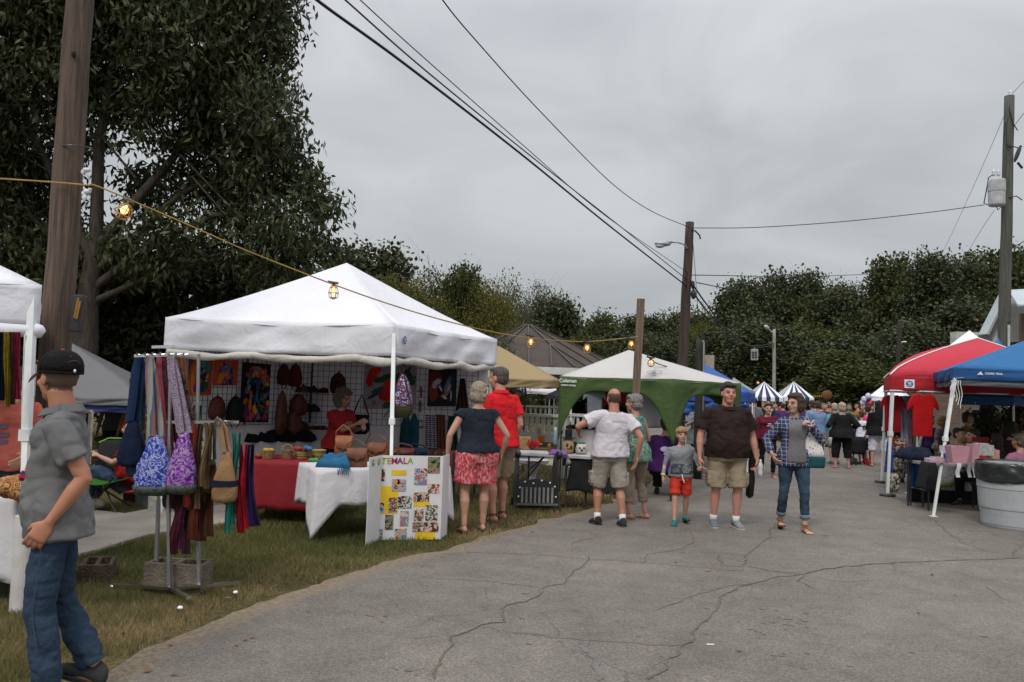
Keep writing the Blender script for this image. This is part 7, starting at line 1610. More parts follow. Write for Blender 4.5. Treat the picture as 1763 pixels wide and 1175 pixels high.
# back tables with cloths
b0,b1=at_xy(398,11.2),at_xy(555,12.0);R3=rect(Vector((b0.x,b0.y,0)),Vector((b1.x,b1.y,0)),.6)
ftable('folding table along the left rear of the white tent, heaped with dark bags',R3,.80,TOPM);cloth('pale tablecloth under the heap of dark bags at the rear of the white tent',R3,.3,.808,WCL)
b0,b1=at_xy(640,10.9),at_xy(800,11.6);R4=rect(b0,b1,.6)
ftable('folding table at the right rear of the white tent below the painting of curling shapes',R4,.74,TOPM);cloth('striped dark textile covering the right rear table of the white tent',R4,.25,.748,ramp_mat('dark_stripe_textile',[hexc('5a2018'),hexc('1c2028'),hexc('7a4020'),hexc('203040')],scale=3,kind='X'))
LEATH=pm('brown_leather',(.14,.05,.022),(.07,.024,.012),scale=9,rough=.5,bump=.4,bscale=20)
def lump(label,p,r,mat,name,cat,k=5,seed=0,group=None,vox=.012):
 rnd=random.Random(seed);mb=MB()
 for _ in range(k):mb.ell(Vector((rnd.uniform(-.6,.6)*r[0],rnd.uniform(-.6,.6)*r[1],r[2]*rnd.uniform(.3,.7))),(r[0]*rnd.uniform(.4,.7),r[1]*rnd.uniform(.4,.7),r[2]*rnd.uniform(.35,.5)),12,8)
 mb.ell((0,0,r[2]*.4),(r[0]*.6,r[1]*.6,r[2]*.4))
 o=remeshed(name,mb,vox,mat,loc=p,smooth_it=2,disp=.02,dscale=.05);return tag(o,label,cat,group)
def satchel(label,p,w,h,d,mat,rz=0,name='leather_bag',cat='bag',group=None):
 o=empty(name,label,cat,p,rz=rz,group=group);mb=MB()
 mb.loft([ering((0,.02*z,h*z),w/2*a,d/2*b,n=22,p=3.2)for z,a,b in((0,.86,.8),(.05,.97,.98),(.4,1,1),(.75,.95,.8),(.95,.88,.5),(1,.8,.3))]);b_=build('bag_body',mb,mat,o,smooth=True);md=b_.modifiers.new('d','DISPLACE');md.texture=bpy.data.textures['fold0.05'];md.strength=.02
 mb=MB();mb.grid(lambda u,v:Vector(((u-.5)*w*(.92-.1*v*v),-d*(.20+.36*math.sin(min(1,v*1.4)*PI/2)),h*(1.02-.62*v*(1-.25*(2*u-1)**2)))),12,8);build('flap',mb,mat,o,smooth=True,solid=.006)
 mb=MB();mb.tube([(-w*.42,0,h*.8),(-w*.45,-.01,h*1.2),(-w*.1,.02,h*1.5),(w*.3,.01,h*1.25),(w*.42,0,h*.8)],.009,n=6);build('strap',mb,mat,o,smooth=True)
 mb=MB();mb.box((0,-d*.585,h*.44),(w*.12,.008,h*.12));build('buckle',mb,flat(hexc('5a4a30'),.4),o);return o
def crumple(label,p,w,l,h,mat,name,cat,seed=0,fringe=False,rz=0,group=None):
 """cloth thrown down in folds"""
 o=empty(name,label,cat,p,rz=rz,group=group);mb=MB()
 def fn(u,v):
  x,y=(u-.5)*w,(v-.5)*l;e=min(u,1-u,v,1-v)*2;q=Vector((x*7+seed,y*7,seed));r_=1-abs(mnoise.noise(q))*2.2;r2=1-abs(mnoise.noise(q*2.3))*2
  return Vector((x*(1+.12*mnoise.noise(q*1.3)),y*(1+.12*mnoise.noise(q*1.1)),h*min(1,e*2.6)**.5*(.55+.38*r_+.14*r2)))
 mb.grid(fn,40,30);build('cloth',mb,mat,o,smooth=True,solid=.006)
 if fringe:
  mb=MB()
  for k in range(26):x=(k/25-.5)*w;mb.tube([(x,-l/2,.02),(x+.006*math.sin(k),-l/2-.03,-.02),(x+.01*math.sin(k*2),-l/2-.035,-.07)],.004,n=4)
  build('fringe',mb,mat,o)
 return o
 # baskets
def basket(label,p,r,h,mat,handle=True,fill=None):
 o=empty('basket',label,'basket',p,group='woven baskets on the red table');mb=MB();prof=[(r*.75,0)]
 for i in range(9):prof+=[(r*(.76+.24*i/9)+.004,h*(i+.3)/9),(r*(.76+.24*i/9)-.003,h*(i+.8)/9)]
 mb.lathe(prof+[(r*1.02,h),(r*.94,h),(r*.7,.02)],(0,0,0),22);build('basket_body',mb,mat,o,smooth=True)
 if handle:mb=MB();mb.tube([Vector((math.cos(t)*r,0,h*.8+math.sin(t)*h*.9))for t in np.linspace(0,PI,12)],.009,n=6);build('handle',mb,mat,o)
 if fill:
  mb=MB();rnd=random.Random(3)
  for _ in range(7):mb.ell((rnd.uniform(-.5,.5)*r,rnd.uniform(-.5,.5)*r,h),(r*.35,r*.3,h*.25))
  build('contents',mb,fill,o,smooth=True)
WICK=pm('wicker',(.36,.22,.10),(.2,.12,.055),scale=30,bump=.5);WICK2=ramp_mat('striped_wicker',[hexc('c0a070'),hexc('7a5a50'),hexc('b89a68'),hexc('8a8a50')],scale=5,kind='Z')
basket('open straw basket with yellow filling, leftmost on the red table',G(461,790,.73),.085,.10,WICK,False,flat(hexc('b09030')))
basket('straw basket with a dark handle, second on the red table',G(494,790,.73),.07,.10,WICK,True)
basket('striped round basket in the middle of the red table',G(520,789,.73),.10,.11,WICK2,False)
basket('greenish striped basket right of the middle of the red table',G(548,789,.73),.095,.10,ramp_mat('green_wicker',[hexc('a8905c'),hexc('707a40'),hexc('b89a68')],scale=6,kind='Z'),False)
for i,(x,y,c,lab)in enumerate(((445,788,'8a4a30','small terracotta trinkets at the left end of the red table'),(530,775,'3a6a9a','little bright woven toys behind the baskets'),(512,776,'a03a28','small red woven toy behind the baskets'),(540,797,'4a8a50','tiny green beads at the edge of the red table'))):
 lump(lab,G(x,y,.74 if y>780 else.84)+Vector((0,.0,0)),(.07,.05,.05),flat(hexc(c)),'trinkets','trinkets',seed=i)
 # goods on the white table
crumple('folded blue fringed shawl on the front white table',G(572,806,.752)+Vector((0,.16,0)),.36,.26,.14,bmp_cloth('blue_shawl',(.03,.14,.26),(.018,.08,.16)),'shawl','shawl',2,True)
lump('bright green tuft of ribbons behind the blue shawl',G(594,790,.80)+Vector((0,.3,0)),(.09,.04,.05),flat(hexc('5a8a30')),'ribbons','ribbons',seed=3)
satchel('brown leather shoulder bag on the front white table beside the poster',G(609,806,.752)+Vector((0,.14,0)),.24,.20,.14,pm('tan_brown_leather',(.20,.075,.035),(.11,.04,.02),scale=9,rough=.5,bump=.4),R(12))
satchel('rust leather satchel behind the poster top, left of the tent leg',G(644,795,.752)+Vector((0,.3,0)),.26,.20,.14,pm('rust_leather',(.24,.085,.035),(.13,.045,.02),scale=9,rough=.5,bump=.4),R(-15))
satchel('orange leather backpack on the table beside the vendor',G(578,790,.80)+Vector((0,.45,-.03)),.22,.26,.14,pm('orange_leather',(.28,.10,.04),(.17,.055,.022),scale=9,rough=.5,bump=.4),R(5))
for i,x in enumerate((664,690,712)):satchel(('row of brown leather purses lying behind the poster','flat red and brown purses behind the poster','dark purse lying below the teal pouches')[i],G(x,776,.86)+Vector((0,.3,-.10)),.30,.11,.2,(LEATH,pm('red_brown_leather',(.16,.04,.03),scale=8,rough=.5),bmp_cloth('navy_purse',(.02,.03,.06)))[i],R(10*i-8),'purse','purse')
# dark bags heaped at the back left
for i,(x,y,c,lab)in enumerate(((425,762,'14161c','black bag at the left end of the rear heap'),(450,764,'101820','navy bag in the rear heap'),(478,764,'0e1014','black bag in the middle of the rear heap'),(506,765,'121418','dark bag in the rear heap near the vendor'))):
 crumple(lab,Vector((at_xy(x,11.5).x,11.5+i*.15,.81)),.42,.34,.15,bmp_cloth('dark_bag_%d'%i,hexc(c)),'fabric_bag','bag',20+i)
 # shelf rack with folded bags
sr0,sr1=at_xy(466,12.0),at_xy(552,12.5)
sh=empty('shelf_rack','black wire shelf rack with three shelves of folded bags behind the vendor','shelf',(sr0+sr1)/2)
for q in(sr0,sr1,sr0+Vector((.1,.35,0)),sr1+Vector((.1,.35,0))):mb=MB();mb.bar(q,q+Vector((0,0,1.65)),.02,.02);build('upright',mb,BLACK_S,sh,world=True)
for z in(.95,1.22,1.5):mb=MB();mb.prism([sr0+Vector((0,0,z)),sr1+Vector((0,0,z)),sr1+Vector((.1,.35,z)),sr0+Vector((.1,.35,z))],(0,0,.012));build('shelf',mb,BLACK_S,sh,world=True)
PAT=[ramp_mat('mixed_weave_%d'%i,[hexc(c)for c in cs],scale=26,distort=1)for i,cs in enumerate((['5a2018','1c2030','8a4a20','101014'],['301814','4a1c18','1a1010'],['20303a','3a1c18','101418'],['6a2a18','201818','7a5a30']))]
for i,(t,z)in enumerate(((.3,1.52),(.75,1.52),(.55,1.24),(.35,.97),(.8,.97))):
 q=sr0.lerp(sr1,t)+Vector((.05,.15,z));crumple(('pile of folded woven bags, top shelf left','pile of folded woven bags, top shelf right','small pile of folded bags on the middle shelf','folded red-brown bags, bottom shelf left','folded red-brown bags, bottom shelf right')[i],q-Vector((0,0,.02)),.48,.3,.12,PAT[i%4],'folded_bags','bags',30+i)
def pack(label,x,ytop,ybot,wpx,A,B,mat,d=.10,strap=True,name='backpack',group='small backpacks hanging on the wire grids'):
 n=towards(A,B);c=on_plane(A,B,x,(ytop+ybot)/2)+n*.09;h=abs((on_plane(A,B,x,ytop)-on_plane(A,B,x,ybot)).z);w=wpx*c.y/1430
 root=empty(name,label,'bag',Vector((c.x,c.y,c.z-h/2)),group=group,rz=math.atan2(B.y-A.y,B.x-A.x));mb=MB()
 mb.loft([ering((0,0,h*z),w/2*a,d*b,n=16,p=2.6)for z,a,b in((0,.55,.4),(.06,.9,.8),(.35,1,1),(.7,.85,.8),(.92,.45,.5),(1,.12,.25))]);o=build('bag_body',mb,mat,root,smooth=True)
 md=o.modifiers.new('d','DISPLACE');md.texture=bpy.data.textures['fold0.05'];md.strength=.02
 if strap:
  mb=MB()
  for s in(-1,1):mb.tube([(s*w*.05,0,h),(s*w*.35,-.02,h*.5),(s*w*.3,-.01,-.02),(s*w*.15,0,-h*.18)],.007,n=5)
  mb.tube([(-.02,0,h*.97),(0,0,h*1.12),(.02,0,h*.97)],.006,n=5);build('strap',mb,BLACK_C,root)
 return root
pack('dark red-striped backpack, left one of the pair under the small orange bird painting',365,682,722,30,wA,wB,PAT[1])
pack('plain black backpack, right one of the pair under the small orange bird painting',396,682,728,30,wA,wB,bmp_cloth('black_pack',(.012,.013,.016)))
pack('dark red backpack hanging at the top right of the dense bird painting, left one',480,627,663,19,wA,wB,bmp_cloth('dk_red_pack',(.07,.015,.015)))
pack('dark red backpack hanging at the top right of the dense bird painting, right one',500,627,666,24,wA,wB,bmp_cloth('dk_red_pack2',(.09,.018,.016)))
pack('dark backpack on the grid above the vendor head',585,642,678,28,wB,wC,PAT[1])
pack('long brown leather bag left of the shelves, leftmost of the hanging three',476,672,750,24,wA,wB,LEATH,d=.06,strap=False,name='leather_bag',group='leather bags left of the shelves')
pack('wide brown leather bag left of the shelves, lowest of the hanging three',496,705,760,34,wA,wB,pm('umber_leather',(.11,.04,.02),(.05,.018,.01),scale=9,rough=.5,bump=.4),d=.13,strap=False,name='leather_bag',group='leather bags left of the shelves')
pack('reddish leather bag left of the shelves, upper right of the hanging three',505,678,716,30,wA,wB,pm('red_leather',(.12,.03,.02),(.06,.016,.012),scale=9,rough=.5,bump=.4),d=.12,strap=False,name='leather_bag',group='leather bags left of the shelves')
pack('teal cloth pouch hanging right of the tent leg, left one',700,712,776,20,wB,wC,bmp_cloth('teal_pouch',(.012,.055,.075)),d=.05,name='pouch',group='teal pouches')
pack('teal cloth pouch hanging right of the tent leg, right one',714,712,776,20,wB,wC,bmp_cloth('teal_pouch2',(.012,.06,.08)),d=.05,name='pouch',group='teal pouches')
def drape(label,x,y0,y1,w0,w1,A,B,mat,th=.03,name='textile',group=None,off=.05):
 n=towards(A,B);t_,b_=on_plane(A,B,x,y0)+n*off,on_plane(A,B,x,y1)+n*off;u=Vector((B.x-A.x,B.y-A.y,0)).normalized();s=t_.y/1430
 root=empty(name,label,'textile',b_,group=group);mb=MB()
 m=16
 rings=[]
 for k in range(9):
  v=k/8;c=b_.lerp(t_,v);w=lerp(w1,w0,v)*s/2;rg=[]
  for i in range(m):q=i/(m-1)*2-1;rg.append(c+u*q*w+n*(th+.012*math.sin(q*9+v)))
  for i in range(m):q=1-i/(m-1)*2;rg.append(c+u*q*w+n*.012*math.sin(q*9+v))
  rings.append(rg)
 mb.loft(rings);build('cloth',mb,mat,root,smooth=False,world=True);return root
drape('grey and white patterned woven textile hanging under the painting of curling shapes',743,714,778,18,20,wB,wC,ramp_mat('grey_weave',[hexc('9a98a8'),hexc('3a3a44'),hexc('8a8898'),hexc('50303a')],scale=5,kind='Z',distort=2))
drape('rust brown textile hanging between the grey and the dark green one',760,714,778,15,17,wB,wC,bmp_cloth('rust_textile',(.10,.04,.022)))
drape('dark green textile hanging rightmost under the painting of curling shapes',779,716,778,12,24,wB,wC,bmp_cloth('dk_green_textile',(.008,.03,.022)))
drape('dark bag-shaped textile with red lining hanging by the tent corner, right of the painting',797,652,714,8,26,wB,wC,bmp_cloth('blackish_textile',(.03,.012,.012)))
WOODC=pm('carved_wood',(.16,.07,.03),(.08,.035,.018),scale=12,rough=.5)
for i,(x,y0,y1)in enumerate(((725.5,666,685),(724,690,710))):
 n=towards(wB,wC);t_,b_=on_plane(wB,wC,x,y0)+n*.03,on_plane(wB,wC,x,y1)+n*.03;u=(wC-wB);u.z=0;u.normalize()
 o=empty('wooden_cross',('small wooden cross on the wire grid, upper one','small wooden cross on the wire grid, lower one')[i],'cross',b_,group='small wooden crosses');mb=MB();mb.bar(b_,t_,.03,.014,n);c=b_.lerp(t_,.62);mb.bar(c-u*.05,c+u*.05,.03,.014,(0,0,1));build('cross_body',mb,WOODC,o,world=True)
n=towards(wB,wC);t_=on_plane(wB,wC,724,724)+n*.03;o=empty('iron_hook','dark curled iron key-shaped hook below the wooden crosses','hook',t_);mb=MB()
mb.tube([t_+Vector((.03,0,-.03)),t_+Vector((.02,0,0)),t_+Vector((-.02,0,0)),t_+Vector((-.025,0,-.1)),t_+Vector((-.02,0,-.24))],.009,n=6);mb.tube([t_+Vector((-.02,0,-.1)),t_+Vector((.04,0,-.11)),t_+Vector((.04,0,-.08))],.008,n=6);build('hook_body',mb,BLACK_S,o,world=True)
# backpack on the tent leg
lp=P(690,645,TM.y-.05);mb=MB();
o=empty('hanging_backpack','colourful patterned backpack hanging from the front tent leg','bag',P(690,720,TM.y-.1));hh=(lp-P(690,720,TM.y-.1)).z
MULTI=ramp_mat('multi_weave',[hexc('8a1c30'),hexc('b8b0b8'),hexc('3a4a8a'),hexc('201c28'),hexc('a04a30'),hexc('707880')],scale=16,distort=2)
mb.loft([ering((0.01*z,0,hh*z),.13*a,.09*b,n=16,p=2.6)for z,a,b in((.22,.8,.8),(.35,1,1),(.6,.85,.8),(.85,.5,.5),(1,.14,.25))]);build('bag_body',mb,MULTI,o,smooth=True)
mb=MB();mb.loft([ering((0,0,hh*z),.135*a,.095*b,n=16,p=2.6)for z,a,b in((0,.5,.4),(.05,.8,.7),(.14,1,.95),(.28,1.0,1))]);build('bag_base',mb,bmp_cloth('olive_base',(.035,.035,.015)),o,smooth=True)
mb=MB();mb.tube([(-.02,-.02,hh),(-.10,-.05,hh*.5),(-.12,-.03,hh*.15)],.010,n=6);mb.tube([(.02,-.02,hh),(.08,-.07,hh*.6),(.13,-.04,hh*.25)],.011,n=6);mb.tube([(0,0,hh),(.01,.02,hh*1.12),(-.01,.03,hh*1.2)],.004,n=5);mb.tube([(-.11,-.03,hh*.2),(-.17,-.03,hh*.1),(-.2,-.03,0)],.008,n=5);build('strap',mb,bmp_cloth('plum_strap',(.04,.03,.05)),o)
# shoulder bag right of the vendor
o=empty('shoulder_bag','dark navy shoulder bag with looped strap right of the vendor','bag',P(620,748,11.9));mb=MB();mb.loft([ering((0,0,z),.13*a,.07*b,n=16,p=2.4)for z,a,b in((0,.6,.5),(.04,.95,.9),(.15,1,1),(.26,.85,.7),(.28,.7,.4))]);build('bag_body',mb,bmp_cloth('navy_bag',(.012,.013,.028)),o,smooth=True)
mb=MB();mb.tube([(-.12,0,.24),(-.05,0,.45),(.0,0,.56),(.05,0,.45),(.12,0,.24)],.011,n=6);mb.tube([(.12,0,.2),(.14,0,.0),(.08,0,-.14)],.006,n=6);build('strap',mb,BLACK_C,o)
# the poster board
q0,q1,qf=G(651.5,930),G(757,929),G(629,940);hb=P(651,784,q0.y).z;BOARD=pm('white_board',(.66,.65,.66),(.60,.59,.60),rough=.6)
pbd=empty('poster_board','white three-fold poster board with photographs and bright title letters on the grass','poster board',(q0+q1)/2)
nP=towards(q0,q1);uP=(q1-q0).normalized();LP=(q1-q0).length
mb=MB();mb.prism([q0,q1,q1+Vector((0,0,hb)),q0+Vector((0,0,hb))],-nP*.006);build('main_panel',mb,BOARD,pbd,world=True)
mb=MB();mb.prism([q0,qf,qf+Vector((0,0,hb)),q0+Vector((0,0,hb))],Vector((.006,0,0)));fl=build('side_flap',mb,BOARD,pbd,world=True)
q2=q1-nP*.30+uP*.12;mb=MB();mb.prism([q1,q2,q2+Vector((0,0,hb)),q1+Vector((0,0,hb))],Vector((.006,0,0)));build('side_flap',mb,BOARD,pbd,world=True)
def pbp(x,y):
 X=500+x/5.873;Y=770+y/5.873;p=on_plane(q0,q1,X,Y);return(p-q0).dot(uP),p.z
def pbox(x0,y0,x1,y1,mat,name,k,tilt=0):
 u0,z1=pbp(x0,y0);u1,z0=pbp(x1,y1);u0=max(u0,.003);mb=MB();c0=q0;o_=.0014*k
 mb.prism([c0+uP*u0+Vector((0,0,z0))+nP*o_,c0+uP*u1+Vector((0,0,z0+tilt))+nP*o_,c0+uP*u1+Vector((0,0,z1+tilt))+nP*o_,c0+uP*u0+Vector((0,0,z1))+nP*o_],nP*.0012)
 return build(name,mb,mat,pbd,world=True)
YEL=pm('yellow_paper',(.72,.48,.02),rough=.7)
for bx in((1022,232,1172,288),(918,395,1083,675),(1245,555,1410,605),(1262,855,1460,935)):pbox(*bx,YEL,'caption_card',1)
phpal=[['a86a58','c8a898','2a3a30','7a3028'],['203a5a','7ab0c8','c88a60','181818'],['8a2018','d0b0a0','3a8aa8','c85a38'],['3a2a24','a07868','5a7a48','201814'],['a82020','e0c0b0','3a5a4a','7a4a38'],['4a6a3a','c8c8c0','2a2a30','98705a'],['601c18','b08a70','283840','c8c0b8']]
PHM=[ramp_mat('photo_print_%d'%i,[hexc(c)for c in p],scale=15+2*i,distort=.8,rough=.35)for i,p in enumerate(phpal)]
for i,bx in enumerate(((892,222,952,345),(1028,325,1165,448),(1258,215,1378,382),(1393,98,1508,265),(1393,375,1503,465),(1088,495,1222,620),(995,510,1075,662),(1245,458,1400,552),(892,560,945,660),(1112,648,1190,798),(960,685,1037,835),(1250,625,1342,748),(1368,588,1484,745),(1235,762,1356,855),(1358,762,1495,858),(1058,826,1172,925),(892,828,930,925))):
 pbox(*bx,PHM[i%7],'photo_print',3)
lets=[('A',653.5,'7a7a6a'),('T',661,'8a9020'),('E',669.5,'98a020'),('M',679,'b01858'),('A',688.8,'6a3070'),('L',697.5,'b81c50'),('A',706.5,'88b028')]
for ch,x,c in lets:
 p=on_plane(q0,q1,x,794.3)+nP*.003;text('title_letter',ch,.092,flat(hexc(c)),pbd,None,None,mw=facemw(p,uP,nP))
for ch,f_ in(('G',.72),('U',.28)):
 uF=(qf-q0).normalized();p=q0+uF*(q0-qf).length*f_;p.z=hb-.065;nF2=Vector((-uF.y,uF.x,0));nF2=nF2 if nF2.x>0 else-nF2;text('title_letter',ch,.092,flat(hexc('8a9020')),pbd,None,None,mw=facemw(p+nF2*.012,Vector((0,0,1)).cross(nF2),nF2))
 # rack of bags
rk=G(300,1027);dR_=rk.y;S=dR_/1430
RP=lambda x,y,o=0:P(x,y,dR_+o)
rack=empty('garment_rack','chrome display rack hung with woven shoulder bags on the grass','rack',rk)
mb=MB();mb.bar(RP(292,1014,-.02),RP(413,1003,.05),.035,.022);mb.bar(RP(183,1007,.12),RP(292,1013,-.02),.035,.022);mb.bar(RP(292,1012,-.02),RP(325,1030,-.35),.035,.022);mb.bar(RP(292,1012,0),RP(270,1000,.5),.035,.022);build('base_bars',mb,CHROME,rack,world=True)
for x,y,o in((193,1016,.1),(405,1016,.03),(310,1040,-.45),(275,1003,.5)):
 c=RP(x,y,o);c.z=max(.028,min(c.z,.03));mb=MB();mb.ell(c,(.026,.02,.026));build('caster',mb,CHROME,rack,smooth=True,world=True)
for x0,x1,o in((292,290,-.02),(344,338,.04),(268,273,.18)):mb=MB();mb.bar(RP(x0,1010,o),RP(x1,860,o),.034,.022);mb.bar(RP(x1,860,o),RP(x1+4,610,o),.024,.018);build('upright',mb,STEEL_G,rack,world=True)
for bars in([(RP(232,613,.05),RP(325,611,.05))],[(RP(262,598,.2),RP(300,597,.2))],[(RP(285,727,0),RP(410,727,-.1))]):
 mb=MB();mb.bar(*bars[0],.022,.022);build('hanger_arm',mb,CHROME,rack,world=True)
for x in(236,250,262,276,290,303,316):mb=MB();mb.tube([RP(x,613,.05),RP(x,608,-.02),RP(x+1,611,-.1)],.006,n=5);build('hook',mb,CHROME,rack,world=True)
mb=MB();mb.tube([RP(372,728,-.2),RP(374,720,-.25),RP(384,727,-.1)],.014,n=8);build('hook',mb,CHROME,rack,world=True)
def sling(label,x,y0,xb,yb0,yb1,wpx,o,mbag,mstrap,sw=15,lower=None,slant=0,dp=.075):
 """shoulder bag: broad strap loop and sagging bag body hung on the rack"""
 t=RP(x,y0,o);c=RP(xb,yb1,o);h=(RP(xb,yb0,o)-c).z;w=wpx*S
 root=empty('sling_bag',label,'bag',c,group='woven shoulder bags on the rack');mb=MB()
 rings=[]
 for z,a,b in((0,.60,.4),(.025,.88,.8),(.10,1,1),(.28,1.0,1),(.48,.86,.9),(.68,.62,.7),(.86,.42,.45),(1,.30,.28)):
  rings.append(ering((slant*S*z,0,h*z+(.10*h*abs(z-.2)if 0 else 0)),w/2*a,dp*b,n=20,p=2.4))
 mb.loft(rings);bo=build('bag_body',mb,mbag,root,smooth=True);md=bo.modifiers.new('s','SUBSURF');md.levels=1;md.render_levels=1;md=bo.modifiers.new('d','DISPLACE');md.texture=bpy.data.textures['fold0.05'];md.strength=.028;md.mid_level=.5
 if lower:mb=MB();mb.loft([ering((0,0,h*z),w/2*a*1.03,dp*b*1.06,n=20,p=2.4)for z,a,b in((-.012,.6,.4),(.03,.90,.85),(.10,1,1),(.15,1,1))]);build('bag_base',mb,lower,root,smooth=True)
 tl_=t-c;top=Vector((slant*S,0,h*.97));sw_=sw*S/2
 for s in(-1,1):
  mb=MB();pts=[top+Vector((s*w*.10,s*.02,0)),top.lerp(tl_,.3)+Vector((s*w*.06,s*.02,0)),top.lerp(tl_,.75)+Vector((s*.012,s*.015,0)),tl_+Vector((0,s*.012,0))];rg=[]
  for i,p in enumerate(pts):rg.append([p+Vector((sw_*k*(.9 if i<3 else.7),dq,0))for k,dq in((-1,-.004),(-.3,-.012),(.3,-.012),(1,-.004),(1,.004),(-1,.004))])
  mb.loft(rg);build('strap',mb,mstrap,root)
 return root
BLUEP=ramp_mat('blue_batik',[hexc('1c2f8a'),hexc('2338a0'),hexc('8a90b4'),hexc('3048a0'),hexc('6a78b4')],scale=24,kind='ring',distort=1)
BLUEP2=ramp_mat('blue_batik_cloth',[hexc('1a2a78'),hexc('2c40a0'),hexc('9498b8'),hexc('3048a0'),hexc('1c2a70')],scale=13,distort=2.5,bump=.3)
PURP=ramp_mat('purple_batik',[hexc('4a1c6a'),hexc('7a3098'),hexc('9a84a4'),hexc('6a2888'),hexc('3a1850')],scale=12,distort=2.5,bump=.3)
STR1=ramp_mat('pale_stripe_strap',[hexc('76848e'),hexc('948e7c'),hexc('4e5c74'),hexc('8a5a50')],scale=4,kind='X',distort=3);STR2=ramp_mat('mauve_weave_strap',[hexc('78687c'),hexc('a898a8'),hexc('4a3c50'),hexc('988898')],scale=60,distort=2)
GREYW2=ramp_mat('grey_green_weave',[hexc('3a4238'),hexc('5a6258'),hexc('282c28')],scale=50,distort=2)
sling('dark navy shoulder bag on the left arm of the rack',240,614,225,722,804,46,.12,bmp_cloth('navy_sling',(.010,.018,.05),(.006,.012,.032)),bmp_cloth('navy_strap',(.012,.028,.07)),17)
sling('bright blue and white batik shoulder bag with pale striped strap',258,614,264,748,852,66,-.06,BLUEP2,STR1,15,lower=GREYW2,dp=.09)
sling('purple and white batik shoulder bag with mauve woven strap',294,614,312,742,850,50,-.10,PURP,STR2,15,lower=GREYW2,dp=.09)
sling('rose pink shoulder bag behind the purple batik bag',275,614,285,760,840,36,.14,bmp_cloth('rose_sling',(.22,.05,.07)),bmp_cloth('rose_strap',(.30,.06,.08)),12)
sling('dark brown shoulder bag with rust strap on the right end of the upper arm',312,616,322,790,886,44,.05,bmp_cloth('dkbrown_sling',(.04,.018,.014),(.02,.01,.008)),bmp_cloth('rust_strap',(.20,.065,.025)),11)
sling('grey green woven shoulder bag hanging between the navy and blue ones',250,616,262,740,830,34,.2,GREYW2,GREYW2,8)
sling('tan suede shoulder bag with dark band on the lower arm',382,728,386,776,866,42,-.16,pm('tan_suede',(.29,.165,.075),(.20,.11,.05),scale=8,bump=.3),pm('tan_suede_strap',(.27,.16,.08)),9,dp=.06)
_BR=ramp_mat('brown_plaid_weave',[hexc('4a342c'),hexc('6a5448'),hexc('30241f'),hexc('705a50')],scale=20,distort=1.5);_DR=ramp_mat('wine_weave',[hexc('4a1c24'),hexc('6a3038'),hexc('2c1418'),hexc('5a4048')],scale=22,distort=2)
mb=MB();c=RP(386,832,-.16);mb.loft([ering(c+Vector((0,0,z)),.098,.066,n=20,p=2.4)for z in(-.022,.022)]);tag(build('bag_band',mb,bmp_cloth('band_navy',(.012,.016,.03)),bpy.data.objects['sling_bag.006'],world=True))
sling('brown plaid woven bag hanging between the purple and the tan bags',304,616,334,770,880,34,.02,_BR,_BR,9)
sling('wine red woven bag low behind the purple batik bag',283,614,300,800,876,40,.16,_DR,_DR,8)
sling('slate blue woven bag behind the navy bag on the left arm',246,614,236,740,822,38,.2,bmp_cloth('slate_sling',(.04,.06,.10)),GREYW2,9)
sling('small olive bag behind the tan suede bag on the lower arm',366,728,362,790,850,30,-.02,bmp_cloth('olive_sling',(.07,.06,.03)),bmp_cloth('olive_strap',(.09,.075,.04)),6,dp=.05)
def strips(label,x0,x1,y0,y1,o,mats,name='hanging_scarf',n=None,sag=0,group='scarves and sashes hanging from the rack'):
 t0,t1,bz_=RP(x0,y0,o),RP(x1,y0,o),RP((x0+x1)/2,y1,o);root=empty(name,label,'scarf',bz_,group=group);k=len(mats)
 for i,mt in enumerate(mats):
  a=t0.lerp(t1,i/k);b=t0.lerp(t1,(i+1.15)/k);L_=(a.z-bz_.z)*random.uniform(.88,1.04);w=(b-a).length*.92;rg=[]
  for j in range(9):
   v=j/8;c=a.lerp(b,.5)+Vector((math.sin(v*5+i)*.012+sag*v*v,math.sin(v*7+i*2)*.02-.02,-L_*v));ww=w*(.38+.35*v)
   rg.append([c+Vector((ww*(q-.5)*2,.012*math.sin(q*9+i)+th_,0))for q,th_ in[(q,0)for q in np.linspace(0,1,9)]+[(q,.008)for q in np.linspace(1,0,9)]])
  mb=MB();mb.loft(rg);build('sash',mb,mt,root,world=True,smooth=False)
cl=lambda n_,h_:bmp_cloth(n_,hexc(h_))
strips('salmon red and brown sashes hanging from the lower arm of the rack',328,352,730,880,-.05,[cl('sash_salmon','a84a38'),cl('sash_brown','4a2420'),cl('sash_olive','5a4a34')])
strips('maroon and plum sashes hanging lowest over the cinder block',300,332,850,955,.0,[cl('sash_maroon','4a1c28'),cl('sash_plum','52203c'),cl('sash_dk','2c1a20')])
strips('dark rust and chocolate bags hanging right of the middle upright',334,372,800,935,-.02,[cl('sash_rust','5a2c1c'),cl('sash_choc','341c16'),cl('sash_choc2','3c2218')])
strips('khaki thin straps between the salmon sashes and the tan suede bag',352,366,728,850,-.1,[cl('sash_khaki','7a6444'),cl('sash_khaki2','5a4830')])
strips('mint teal sash at the right of the rack',400,413,745,915,-.1,[cl('sash_mint','2c7c6c'),cl('sash_teal','24645c')])
strips('crimson and dark purple striped scarves, rightmost on the rack',410,440,765,922,-.08,[cl('sash_crimson','7a1420'),cl('sash_crim2','a01c24'),cl('sash_purple','341c44'),cl('sash_violet','28183c')],sag=.05)
strips('green and brown sashes on the short rear arm of the rack',322,350,698,760,.2,[cl('sash_moss','3c4a2c'),cl('sash_umber','4a3424'),cl('sash_white','a8a8a0'),cl('sash_gn','2c5a4a')])
BLK_C=pm('cinder_block',(.155,.128,.10),(.10,.082,.066),scale=14,bump=.9,bscale=60,rough=.95)
